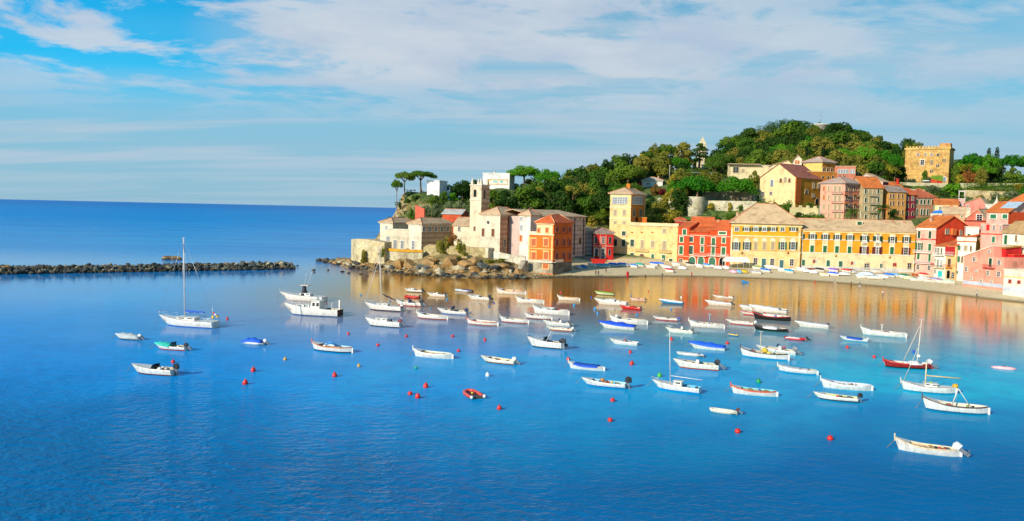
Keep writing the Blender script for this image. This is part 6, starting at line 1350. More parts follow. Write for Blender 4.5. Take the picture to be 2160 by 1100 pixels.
# --- centre right group
B_(1257, 1300, 623, 'transom', 'boat under a lime green cover, farthest back beside the shadowed water', hull='#e9e6d6', boot='#5a7a2c', frac=.93).cover('#8ab83c', .02, .98, .2)
b = B_(1257, 1330, 644, 'transom', 'long white cuddy motorboat behind the red speedboat', frac=.93, rim='#e8e8e8').deck(WH, .4, 1); b.cabin(.4, .7, .35, w=.6, z0=b.fb); b.stuff('white_cover', .3, '#f4f0e8', .35, 0)
b = B_(1329, 1368, 634, 'transom', 'small white dinghy with an orange rim floating on the yellow reflection', frac=.85, rim='#d9662a', fb=.4).out(sc=.7)
b = B_(1309, 1359, 654, 'transom', 'bright red speedboat with red canopy, centre of the yellow reflection', frac=.9, hull='#d42a20', boot='#a81c18', rim='#e9483c', inside='#e9a89a').cover('#d93a30', .25, .6, .35); b.out('#2a1c1c', sc=.8)
b = B_(1287, 1366, 684, 'gozzo', 'white double-ended boat with a white ball fender, behind the blue-covered boat'); b.stuff('ball_fender', .85, '#f4f0e8', .25, 0, b.fb*1.6); b.mast(.62, 1.2, .03, stays=False)
B_(1267, 1346, 695, 'transom', 'white motorboat under a long royal blue cover, left of centre group', frac=.95, boot='#e6ded0').cover('#1752d4', .0, .98, .38)
b = B_(1289, 1351, 728, 'transom', 'white open motorboat with heaped bags and a red ball, under the long blue cover boat', frac=.95, inside='#e0d8c8').deck(WH, .6, 1); b.stuff('bags', .5, '#c9a890', .32, mk='cloth'); b.stuff('bags', .3, '#b8a090', .28, mk='cloth'); b.stuff('red_ball', .55, '#dd2c2c', .2, -.4, b.fb*1.2)
B_(1393, 1444, 642, 'transom', 'boat with white cover and turquoise blue hull on the red reflection', frac=.97, hull='#2f8fc4', boot='#1f6aa0').cover('#f4f0e8', .0, 1, .25)
b = B_(1380, 1438, 677, 'transom', 'cream dinghy with a red bottom, oar and blue float at its stern', frac=.88, boot='#c2331e', fb=.42); b.oars(); b.out('#2b4fa0', sc=.7)
b = B_(1407, 1474, 703, 'transom', 'cream motorboat with a tall white console and red flag right of the thin mast', frac=.84, hull='#efe8d4').console(.45, WH, False, .95); b.stuff('flag', .45, '#d9382a', .13, 0, 1.7); b.out('#4a5258')
b = B_(1453, 1528, 692, 'gozzo', 'white double-ended boat with a pale blue post amidships', boot='#d9c8b4'); b.mast(.42, 1.9, .09, '#7ab0cc', stays=False)
b = B_(1491, 1549, 645, 'transom', 'white covered boat with a dark red reflection, lower of two near the beach', frac=.93).cover('#f2eee6', .0, 1, .12); b.out(sc=.7)
b = B_(1506, 1554, 630, 'transom', 'white dinghy with dark tilted outboard, upper of two near the beach', frac=.87, fb=.38).out('#5a2c24', sc=.7)
B_(1457, 1535, 738, 'transom', 'boat wholly wrapped in a bright blue tarpaulin beside a red buoy', frac=.95, boot='#ece6da').cover('#1560e0', .0, 1, .4)
b = B_(1424, 1491, 752, 'rib', 'pale grey inflatable with dark stripe above the cream console boat', 'inflatable boat', hull='#dcdcd8', rim='#3a3e42', boot='#c9c9c4', frac=.96); b.cover('#d9d6ce', .2, .9, .1)
b = B_(1426, 1536, 780, 'transom', 'cream console boat with a red bottom and black outboard', frac=.83, hull='#f0e9d2', boot='#c8402c', fb=.6, rise=.35, head=18).console(.52, WH, False, .8); b.stuff('cushion', .3, '#cfd6b0', .25); b.out('#2a2e33', True, 1.1)
b = B_(1380, 1480, 827, 'transom', 'white small sailing boat with cuddy, bare mast, blue bottom and long boom', 'sailboat', name='sailing_boat', boot='#2390cc', fb=.55, rise=.35, beam=.34, inside='#4ab0d0').deck(WH, .4, 1); b.cabin(.4, .6, .5, w=.5, z0=b.fb*.9); b.mast(.68, 6.6, .045, '#e8e0d4', rake=-.05, z0=b.fb, stays=False); b.boom(.67, b.fb+.95, 3.6, r_=.04, up=-.1); b.stuff('red_ball', .5, '#dd3220', .2, -b.B*.3, b.fb*1.1); b.stuff('motor_cowl', .08, '#2a2e33', .2, .1); b.rail(.85, 1, .3)
b = B_(1543, 1638, 835, 'gozzo', 'white double-ended boat with an orange stripe and turquoise painted inside', rim='#d9501f', inside='#7fd4d8', head=19); b.oars()
b = B_(1493, 1566, 873, 'rib', 'cream inflatable tender with a dark outboard, lowest boat in the centre', 'inflatable boat', frac=.9, hull='#e6dfc8', rim='#9a9484', boot='#cfc8b0').out('#5a3028', sc=.7)
b = B_(1537, 1557, 710, 'transom', 'tiny yellow and blue dinghy', hull='#1f7fc8', rim='#ecc42c', boot='#1a5a9a', inside='#e0d060', fb=.35, rise=.1)
b = B_(1561, 1622, 656, 'transom', 'white boat with thin red rim, upper left of the crowded trio', rim='#d94a3a', frac=1).cover('#efece6', .3, .9, .08)
b = B_(1585, 1662, 660, 'transom', 'white covered boat with a dark blue stern behind the black and red gozzo', rim='#2c4c7a', frac=1).cover('#f2eee6', .2, .98, .2)
b = B_(1563, 1620, 666, 'transom', 'white boat with a red hull band and red bundle, lower left of the crowded trio', boot='#d2302a', rim='#d2302a', fb=.42); b.stuff('red_bundle', .1, '#c8281e', .3)
b = B_(1588, 1668, 676, 'gozzo', 'black and red double-ended boat with a blue cushion inside', hull='#2a2420', rim='#c8321e', inside='#efe6d6', boot='#1a1614'); b.stuff('cushion', .4, '#2f62b8', .22)
b = B_(1535, 1604, 686, 'transom', 'cream open boat with a red bottom and folded pale outboard', frac=.88, boot='#cc3a2a', hull='#f0e8d6', fb=.42).out('#e9e4da', sc=.8)
b = B_(1590, 1662, 701, 'gozzo', 'black hulled boat with a white heaped cover amidships', hull='#23211f', rim='#5a4434', boot='#2f7a78', inside='#d9cfc0').cover('#f1ede4', .3, .75, .3)
B_(1682, 1754, 692, 'transom', 'boat fully covered in plain white canvas on the brown reflection', frac=.93).cover('#f4efe6', .0, 1, .15).out('#4a4e54', sc=.8)
b = B_(1652, 1709, 718, 'rib', 'scarlet inflatable with a white seat, right of the yellow net boat', 'inflatable boat', hull='#d8242a', rim='#8a1414', boot='#efe9dd', frac=.9); b.cover('#eee6dc', .3, .9, .12); b.out(sc=.8)
b = B_(1600, 1697, 747, 'transom', 'white motorboat with console and silver outboard, behind the boat with yellow nets', frac=.84).console(.45, WH, True); b.stuff('red_ball', .35, '#dd3c2c', .2, -.4, b.fb*1.4); b.out('#8a9096', sc=1.1)
b = B_(1561, 1664, 758, 'gozzo', 'white wooden fishing boat with yellow nets and a short mast', name='fishing_boat', boot='#2f8fc4', rim='#4a4440', fb=.55); b.mast(.6, 3.2, .06, '#e6d0a4', stays=False); b.stuff('net_pile', .5, '#e0bc3c', .4, 0, b.fb*1.3, mk='cloth'); b.stuff('net_pile', .4, '#e8d068', .3, .2, mk='cloth'); b.stuff('net_pile', .75, '#8c4a44', .3, .1, mk='cloth'); b.stuff('crate', .3, '#3a6a5a', .2)
b = B_(1641, 1724, 789, 'gozzo', 'white double-ended boat with a thin orange bow and flat cover, below the yellow net boat', boot='#2f8ab8').cover('#efeae0', .2, .85, .06)
# --- right side
b = B_(1775, 1838, 721, 'transom', 'white boat with a blue folded cover and pale blue hull, upper right', frac=.9, boot='#4aa8c8', rim='#cfe0e6').cover('#2258b8', .2, .8, .2); b.out('#c9ccce', sc=.7)
b = B_(1817, 1911, 711, 'gozzo', 'white launch with a short upright post, upper right beside the blue covered boat', boot='#9ac0c8', fb=.5); b.mast(.55, 1.5, .1, WH, stays=False); b.stuff('bundle', .45, '#a8302c', .18); b.stuff('bundle', .4, '#3c4858', .18, .2)
b = B_(1862, 1974, 778, 'gozzo', 'dark red and black sailing gozzo with white mast and slanting spar', 'sailboat', name='sailing_boat', frac=.93, hull='#a02018', rim='#c9301f', boot='#1a1614', inside='#e6dfd2', fb=.5, rise=.2, head=12); b.cover('#efe9de', .2, .5, .25); b.mast(.30, 6.2, .07, '#e8ddc9', rake=.05, stays=False); m = MB(); m.tube([(b.L*.12, 0, -.2+b.fb), (-b.L*.22, 0, b.fb+5.0)], .05, 6); m.build('spar', M('wood', '#d9ccb4'), b.root); b.stuff('white_bundle', .55, '#f1ece2', .28); b.stuff('white_bundle', .27, '#f1ece2', .25, 0, b.fb*2.4); b.out('#dedbd2')
b = B_(1732, 1839, 823, 'gozzo', 'plain white double-ended boat above a small cream outboard boat on the right', inside='#c9cdd6', rim='#e6e0dc', head=17); b.stuff('bundle', .4, '#3c4858', .15)
b = B_(1722, 1822, 847, 'transom', 'cream dinghy with black outboard and a red bundle, below the plain white boat', frac=.88, hull='#f0e9d8', boot='#3a4a5a', inside='#cfd29a', head=19); b.stuff('red_bundle', .5, '#d9281e', .22); b.stuff('bundle', .42, '#2a3a34', .2); b.out('#1d2226', False)
b = B_(1900, 2022, 830, 'gozzo', 'white sailing gozzo with a yellow boom, short mast and side fenders', 'sailboat', name='sailing_boat', frac=.96, boot='#2f8ab0', fb=.55, head=18).deck('#e9e2d2', .0, 1.0); b.cabin(.35, .6, .3, w=.5, z0=b.fb); b.mast(.57, 3.0, .09, '#e6cfa0', stays=False); b.boom(.56, b.fb+1.2, 3.6, c='#d9bd7a', r_=.07, up=-.05); m = MB(); p = b.sheer(1); m.tube([(p[0]-.3, 0, p[2]), (-b.L/2+b.L*.62+.6, 0, b.fb+4.6)], .035, 5); m.build('forestay_spar', M('wood', '#d9ccb4'), b.root); [b.fender(t, '#c9c2b4') for t in (.25, .4, .55)]; b.stuff('green_bag', .45, '#9ac03c', .15, -.3, b.fb*1.5)
b.stuff('mooring_ball', .0, '#eda81c', .33, -.2, b.fb*1.25)
b = B_(1946, 2086, 872, 'gozzo', 'long white double-ended boat with dark rubbing stripe and an A-frame davit', rim='#5a4a40', boot='#2a6a90', fb=.55, rise=.5, head=20, inside='#ddd4c0'); m = MB(); m.tube([(.4, .2, b.fb), (-.1, .1, b.fb+1.7)], .06, 6); m.tube([(-1.2, .1, b.fb), (-.1, .1, b.fb+1.7)], .04, 6); m.build('davit', M('paint', '#e9e2d6'), b.root); b.stuff('green_bag', .32, '#8aa03c', .14)
b = B_(1889, 2052, 959, 'gozzo', 'white double-ended boat with cream inside and tilted white outboard, nearest boat of all', frac=.835, rim='#d9c09a', inside='#e3d2ae', fb=.52, rise=.5, head=24, beam=.34); b.oars(); b.stuff('red_bundle', .32, '#c8402c', .16); b.stuff('red_bundle', .24, '#b8402c', .14, .15); b.out('#e2e4e4', True, 1.15)
b = B_(2100, 2133, 780, 'kayak', 'pale pink canoe floating alone at the right edge', 'canoe', name='canoe') if False else None
p = atZ(2117, 779, 0); o = empty('canoe', (p.x, p.y, 0), R(150), 'pale pink canoe floating alone at the right edge', 'canoe'); m = MB(); m.tube([(-1.5, 0, .15), (-1, 0, .1), (0, 0, .1), (1, 0, .1), (1.5, 0, .18)], [.03, .26, .32, .25, .03], 8); m.build('hull', M('paint', '#f2b4b4'), o); m = MB(); m.lathe([(.26, .38), (.22, .42), (.2, .40)], 10); m.build('cockpit', M('paint', '#7a3a3a'), o)
p = atZ(1572, 597, 0); o = empty('float_raft', (p.x, p.y, 0), .1, 'small bright blue raft floating by the beach', 'raft'); m = MB(); m.box(-.9, .9, -.5, .5, -.1, .45); m.box(-.9, -.4, -.5, .5, .452, .75); m.build('hull', M('paint', '#1e8fd6'), o)
# --- buoys
bme = {}
def buoy(px, py, c, label, s=1.0, kind='b'):
    if (c, kind) not in bme:
        m = MB()
        if kind == 'b': m.lathe([(.02, -.35), (.14, -.25), (.27, -.02), (.3, .15), (.24, .36), (.1, .5), (.06, .56), (.02, .58)], 12)
        else: m.ball((0, 0, .12), .28, 0, 12)
        r_ = MB(); pts = [(0, .07*math.cos(i*PI/4), .62+.07*math.sin(i*PI/4)) for i in range(9)]; r_.tube(pts, .02, 4)
        bme[(c, kind)] = (m.mesh('float', M('paint', c)), r_.mesh('ring', M('metal', '#8a8478')))
    p = atZ(px, py, 0); o = empty('mooring_buoy', (p.x, p.y, 0), random.uniform(0, 3), label, 'buoy', 'mooring buoys in the bay'); o.scale = (s, s, s); o.rotation_euler[0] = R(random.uniform(-14, 14))
    link('float', bme[(c, kind)][0], o); link('ring', bme[(c, kind)][1], o)
RB = '#e02a1c'
for px, py, c, s, kd, lb in ((480, 674, RB, .8, 'b', 'red buoy just right of the stern of the tall blue-covered sloop'), (365, 766, RB, .8, 'b', 'red buoy between the turquoise covered boat and the speedboat on the left'), (534, 784, RB, 1, 'b', 'red buoy, upper of two below the blue-covered inflatable'),
    (517, 811, RB, 1.05, 'b', 'red buoy, lowest and leftmost of the two below the blue-covered inflatable'), (735, 706, RB, .75, 'b', 'red buoy above the orange-rimmed boat with blue tarpaulin'), (706, 795, RB, 1, 'b', 'red buoy below the orange-rimmed boat with blue tarpaulin'), (797, 730, RB, .9, 's', 'round red buoy below the blue-striped sloop'), (857, 711, RB, .9, 's', 'round red buoy at lower right of the blue-striped sloop'),
    (865, 833, RB, .95, 's', 'red buoy, left of a group of three in the open middle water'), (881, 840, RB, 1, 'b', 'red buoy, lowest of a group of three in the open middle water'), (898, 818, RB, 1, 'b', 'red buoy, topmost of a group of three in the open middle water'), (955, 711, RB, .9, 's', 'round red buoy left of the red-rimmed white boat'), (967, 742, RB, .9, 's', 'round red buoy touching the right end of the plain white boat'),
    (1023, 719, RB, .8, 'b', 'red buoy below the red-rimmed white boat'), (1053, 864, RB, .85, 'b', 'red buoy right of and below the red and white dinghy'), (1329, 745, RB, .8, 'b', 'red buoy just below the boat heaped with bags'), (1332, 770, RB, 1, 'b', 'red buoy, lower of two between the blue cover boats'), (1292, 847, RB, .95, 's', 'red buoy under the fishing boat with piled nets'),
    (1287, 889, RB, .9, 's', 'red buoy, lower of two under the fishing boat with piled nets'), (1556, 913, RB, 1, 's', 'red buoy below the cream inflatable tender'), (1751, 928, RB, 1, 's', 'red buoy alone in the lower right water'), (1787, 735, RB, .8, 'b', 'red buoy below the blue folded cover boat'), (1844, 755, RB, .9, 's', 'red buoy left of the dark red sailing boat'),
    (1199, 760, RB, 1, 's', 'red ball buoy at the bow of the blue-lined boat'), (1416, 718, RB, .9, 'b', 'red buoy touching the thin bare mast'), (1534, 726, RB, 1.05, 's', 'red ball buoy at the stern of the blue wrapped boat'), (1183, 618, '#d9364a', .9, 's', 'pinkish red buoy beside the shadowed water near the shore'), (1283, 612, '#e0402c', .8, 's', 'orange red buoy above the lime green covered boat'), (1368, 615, '#e0402c', .7, 's', 'small orange buoy on the yellow reflection'),
    (601, 760, '#d9a84c', .75, 'b', 'small yellow buoy left of the orange-rimmed boat'), (757, 774, '#d9a84c', .75, 'b', 'small yellow buoy right of the orange-rimmed boat'), (878, 778, '#22a884', .8, 's', 'small green buoy below the plain white double-ended boat'), (1029, 794, '#e6e6e0', .95, 'b', 'white buoy above the red and white dinghy'), (1391, 795, '#4cb83c', .95, 'b', 'bright green buoy at the bow of the bare-masted boat'), (1600, 808, '#1f9a4c', .95, 'b', 'dark green buoy above the orange-striped boat'),
    (761, 624, '#2a9ad6', .8, 's', 'light blue buoy left of the black-sailed sloop mast'), (823, 637, '#2a8fc8', .8, 's', 'blue buoy just behind the black-sailed sloop'), (908, 652, '#2a8fc8', .7, 's', 'blue buoy at the outboard of the navy console boat'), (943, 633, '#2a9ad6', .9, 's', 'blue buoy under the plain white motorboat by the rocks'), (1032, 648, '#2a7ac8', .7, 's', 'blue buoy under the low cuddy boat'), (1042, 640, '#2a4fd0', .7, 's', 'deep blue buoy right under the heavy black outboard'), (1211, 646, '#2a8fd0', 1, 'b', 'blue buoy below the orange-lined small boat'),
    (1255, 654, '#2a8fd0', 1, 'b', 'blue buoy, upper of a pair left of the red speedboat'), (1261, 663, '#2a8fd0', .9, 'b', 'blue buoy, lower of a pair left of the red speedboat'), (1247, 629, '#2a52d8', .8, 's', 'deep blue buoy in the dark water left of the long cuddy boat'), (1331, 625, '#2a8fb8', .7, 's', 'teal buoy at the bow of the orange-rimmed dinghy'), (1416, 654, '#2a7fd6', .8, 's', 'blue buoy under the turquoise-hulled covered boat'), (1344, 666, '#2a7fb0', .9, 'b', 'blue buoy right behind the blue-covered white motorboat'),
    (1433, 674, '#2a52c8', .8, 's', 'blue buoy at the stern of the red-bottomed dinghy'), (1437, 629, '#e9e4dc', .8, 'b', 'white buoy above the turquoise-hulled covered boat'), (1927, 744, '#2a52c8', .85, 's', 'blue buoy beside the slanting spar of the dark red sailing boat')):
    buoy(px, py, c, lb, s, kd)
# --- boats drawn up on the beach
def beach_boat(Z, u0, u1, v, c, head, label, kind='cover', c2=None):
    x0, y = P(Z, u0, v); x1, _ = P(Z, u1, v)
    Y = 270.0
    for _ in range(12):
        p = atY((x0+x1)/2, y, Y); g = gz(p.x, Y); Y += (p.z-g)*8*0.5 if abs(p.z-g) > .02 else 0
        Y = min(max(Y, 205), 310)
    p = atY((x0+x1)/2, y, Y); z = gz(p.x, Y)
    span = (x1-x0)*Y/F; th = R(head); fw = Vector((-math.cos(th), math.sin(th))); L = min(5.6, max(2.6, span/(abs(math.cos(th))+.3*abs(math.sin(th)))))
    L *= 1.12; o = empty('beached_boat', (p.x, Y, z+.3), math.atan2(fw.y, fw.x), label, 'boat', 'boats drawn up on the beach'); o.rotation_euler[0] = R(random.uniform(-9, 9)); B = L*.42
    hc = c2 or WH
    if kind == 'turned':      # keel up
        n = 9; m = MB(); vs = []
        for i in range(n):
            t = i/(n-1); x = -L/2+L*t; b_ = B/2*max(.05, 1-abs(2*t-.8)**2.8/1.2**2.8 if t > .4 else 1-.15*(1-t/.4)); h_ = .85*max(.3, 1-abs(2*t-1)**3)
            vs += [(x, -b_, -.15), (x, -b_*.8, h_*.6), (x, 0, h_), (x, b_*.8, h_*.6), (x, b_, -.15)]
        m.add(vs, [(i*5+k, (i+1)*5+k, (i+1)*5+k+1, i*5+k+1) for i in range(n-1) for k in range(4)]+[(0, 1, 2, 3, 4), tuple((n-1)*5+k for k in (4, 3, 2, 1, 0))], 0, True); m.build('hull', M('paint', c), o)
        m = MB(); m.tube([(-L*.45, 0, .76), (0, 0, .88), (L*.42, 0, .76)], .04, 4); m.build('keel', M('paint', '#6a5a48'), o); return
    me, sh = hull_mesh(L, B, 'transom', hc, hc, c if kind == 'open' else hc, '#cfc6b4', .62, .3); link('hull', me, o)
    if kind == 'cover':
        bb = Boat.__new__(Boat); bb.L, bb.B, bb.k, bb.sheer, bb.root, bb.kind, bb.fb = L, B, .8, sh, o, 'transom', .62; bb.cover(c, .0, 1.0, .6)
    else:
        for f in (.3, .6): st = sh(f); m = MB(); x = -L/2+L*f; w = st[1]*.9; m.box(x-.12, x+.12, -w, w, .3, .35); m.build('thwart', M('wood', '#b08a5c'), o)
LB = [
 (Z2, 932, 1008, 968, '#bfc4c4', 40, 'grey boat, first on the left of the beach row beside the orange house', 'turned'), (Z2, 978, 1056, 962, '#3c7ac0', 35, 'steel blue upturned boat, second from the orange house', 'turned'), (Z2, 1062, 1128, 955, '#c9c6bd', 35, 'pale grey boat under the church plinth wall, before the turquoise cover', 'cover'),
 (Z3, 76, 185, 958, '#1fa8c0', 10, 'boat under a long turquoise cover in front of the crimson cottage', 'cover'), (Z3, 186, 262, 950, '#2a62d8', 15, 'boat under a blue cover right of the turquoise one', 'cover'), (Z3, 262, 345, 950, '#1f72e0', 20, 'boat under a brighter blue cover in front of the shadowed ochre wall', 'cover'),
 (Z3, 372, 415, 960, '#3c8ad6', 40, 'white boat with a light blue cover left of the sea-green one', 'cover'), (Z3, 415, 480, 950, '#2aa890', 35, 'boat under a sea-green cover near the villa arch door', 'cover'), (Z3, 498, 580, 965, '#e6e6e6', 35, 'white boat with dark side shadow in front of the pale villa', 'open'),
 (Z3, 545, 590, 943, '#2a6ad6', 30, 'small blue covered boat against the villa door', 'cover'), (Z3, 592, 640, 943, '#2f7fd8', 20, 'small blue covered boat left of the villa green door', 'cover'), (Z3, 640, 722, 975, '#efeae2', 40, 'white boat leaning by the people near the water line', 'cover'),
 (Z3, 672, 728, 1000, '#c42c3c', 30, 'red and navy boat closest to the water before the narrow red house', 'cover'), (Z3, 728, 790, 948, '#c9d6cc', 20, 'pale green grey boat at the foot of the narrow red house', 'cover'), (Z3, 772, 850, 970, '#ecdfd6', 35, 'pinkish white upturned boat before the first green archway', 'turned'),
 (Z3, 850, 905, 945, '#3a3a36', 15, 'dark boat under the first green archway', 'cover'), (Z3, 925, 990, 962, '#f0e8e6', 50, 'white covered boat before the second archway', 'cover'), (Z3, 1000, 1045, 955, '#3f9ad6', 50, 'sky blue and white boat before the third archway', 'cover'),
 (Z3, 1048, 1085, 958, '#e6dccb', 40, 'small cream boat right of the sky blue one', 'turned'), (Z3, 1085, 1155, 968, '#efeae2', 45, 'white boat with dark underside before the last archway', 'turned'), (Z3, 1158, 1205, 968, '#f2ece2', 40, 'white boat at the left end of the market tent', 'turned'),
 (Z4, 165, 212, 1002, '#e2a6b4', 30, 'pink kayak on the sand in front of the tent', 'turned'), (Z4, 208, 252, 1004, '#7ab8e0', 30, 'pale blue kayak on the sand in front of the tent', 'turned'), (Z4, 250, 302, 1004, '#eebc1c', 20, 'bright yellow kayak on the sand in front of the tent', 'turned'),
 (Z4, 350, 430, 1012, '#2c4a9c', 40, 'navy boat with white stripe near the palace left door', 'open'), (Z4, 362, 425, 975, '#9aa04c', 20, 'olive covered boat against the palace wall', 'cover'), (Z4, 430, 505, 1000, '#2a78d0', 40, 'blue boat with yellow fittings before the palace door', 'cover'), (Z4, 470, 575, 973, '#e9e6e0', 20, 'long white boat against the palace wall', 'cover'),
 (Z4, 580, 642, 995, '#f0e6d2', 35, 'cream rounded covered boat before the right palace door', 'cover'), (Z4, 642, 697, 1006, '#2a9ec4', 35, 'teal blue boat right of the cream rounded one', 'cover'), (Z4, 700, 748, 985, '#b04038', 30, 'red and blue boat at the corner of the palace', 'open'), (Z4, 752, 803, 993, '#e6eef4', 30, 'white and blue boat at the left green door of the long building', 'cover'),
 (Z4, 803, 852, 1000, '#f2eee6', 35, 'white upturned boat, first right of the left green door', 'turned'), (Z4, 852, 902, 1005, '#efe8de', 35, 'white upturned boat, second right of the left green door', 'turned'), (Z4, 900, 960, 994, '#2a2c2e', 25, 'black covered boat before the arched green door', 'cover'),
 (Z4, 938, 1008, 1032, '#d9b04c', 28, 'yellow trimmed boat left of the bright blue cover', 'open'), (Z4, 1012, 1090, 1032, '#1a66e8', 15, 'boat under a bright royal blue cover before the second green door', 'cover'), (Z4, 1022, 1075, 998, '#9a5ac0', 20, 'purple covered boat behind the royal blue one', 'cover'), (Z4, 1090, 1192, 1025, '#e9e2d8', 22, 'long white boat right of the royal blue one', 'turned'),
 (Z4, 1130, 1195, 1003, '#dd3a24', 22, 'boat under a red cover before the second green door', 'cover'), (Z4, 1192, 1255, 1005, '#b8b4a8', 22, 'grey boat right of the red cover', 'turned'), (Z4, 1255, 1345, 1052, '#c9d6ea', 22, 'pale blue long boat, lowest on the sand before the dark garage', 'cover'), (Z4, 1270, 1390, 1022, '#d9e0ea', 20, 'bluish white long boat before the dark garage', 'turned'),
 (Z4, 1335, 1467, 1060, '#efece4', 20, 'long white upturned boat with dark green side, lowest in its part of the row', 'open'), (Z4, 1370, 1467, 1000, '#cfc6b2', 18, 'sand coloured boat near the wall before the dark garage', 'turned'),
 (Z5, 110, 240, 893, '#dfe6d8', 18, 'long pale green-white boat left of the blue tarp boat', 'turned'), (Z5, 175, 295, 882, '#f2ede6', 18, 'long white boat touching the blue tarp boat', 'turned'), (Z5, 290, 328, 880, '#1f78dc', 20, 'short boat under a vivid blue tarp', 'cover'), (Z5, 326, 402, 880, '#7ab6dc', 15, 'boat under a sky blue cover left of the dark green one', 'cover'),
 (Z5, 400, 480, 886, '#147a5c', 15, 'boat under a dark green cover near the tall pink house', 'cover'), (Z5, 440, 522, 896, '#e6dba0', 20, 'cream yellow boat just in front of the dark green cover', 'turned'), (Z5, 500, 562, 912, '#5a6a80', 22, 'slate grey boat before the tall pink house', 'open'), (Z5, 570, 635, 876, '#d9281f', 10, 'boat heaped with a red cover at the foot of the tall pink house', 'cover'),
 (Z5, 568, 648, 916, '#f2f0ea', 24, 'white boat, first of the row before the turquoise door', 'cover'), (Z5, 612, 690, 922, '#a8302c', 22, 'dark red boat right of the white one before the turquoise door', 'open'), (Z5, 690, 748, 922, '#8a90b8', 30, 'lilac blue boat before the turquoise door', 'cover'), (Z5, 728, 790, 930, '#d93a24', 28, 'red and yellow boat before the peach house', 'open'), (Z5, 780, 862, 936, '#b8ccb4', 24, 'pale green covered boat at the right end of the beach row', 'cover'),
]
for q in LB: beach_boat(*q)
# skip / crates
p = atY(*P(Z2, 1150, 925), 290); gzz = gz(p.x, p.y); m = MB(); m.add([(-2, -1, 0), (2, -1, 0), (2, 1, 0), (-2, 1, 0), (-2.8, -1.2, 1.5), (2.8, -1.2, 1.5), (2.8, 1.2, 1.5), (-2.8, 1.2, 1.5)], [(3, 2, 1, 0), (0, 1, 5, 4), (1, 2, 6, 5), (2, 3, 7, 6), (3, 0, 4, 7)]); m.box(-2.6, 2.6, -1, 1, 1.2, 1.35)
tag(m.build('skip', M('paint', '#cc2a20'), None, (p.x, p.y, gzz+.2)), 'red metal skip standing before the crimson cottage', 'skip')
for Z, u, v, w, c, lb in ((Z5, 545, 852, 3.0, '#c8602c', 'orange brown bench chest at the foot of the tall pink house'), (ZD, 665, 118, 3.4, '#a8502c', 'brown plank bench, first from the left along the long building'), (ZD, 735, 122, 2.6, '#b0603a', 'brown plank bench, second from the left along the long building'), (ZD, 865, 124, 3.4, '#a86a48', 'pale brown plank bench left of the second green door'), (ZD, 985, 124, 4.2, '#98442c', 'long brown plank bench left of the dark garage')):
    p = atY(*P(Z, u, v), 278 if Z is not Z5 else 262); g = gz(p.x, p.y); m = MB(); m.box(-w/2, w/2, -.25, .25, .4, .5); m.box(-w/2, w/2, .2, .26, .5, 1.0); [m.box(x-.06, x+.06, -.2, .2, 0, .399) for x in (-w/2+.3, 0, w/2-.3)]
    tag(m.build('bench', M('wood', c), None, (p.x, p.y, g)), lb, 'bench')
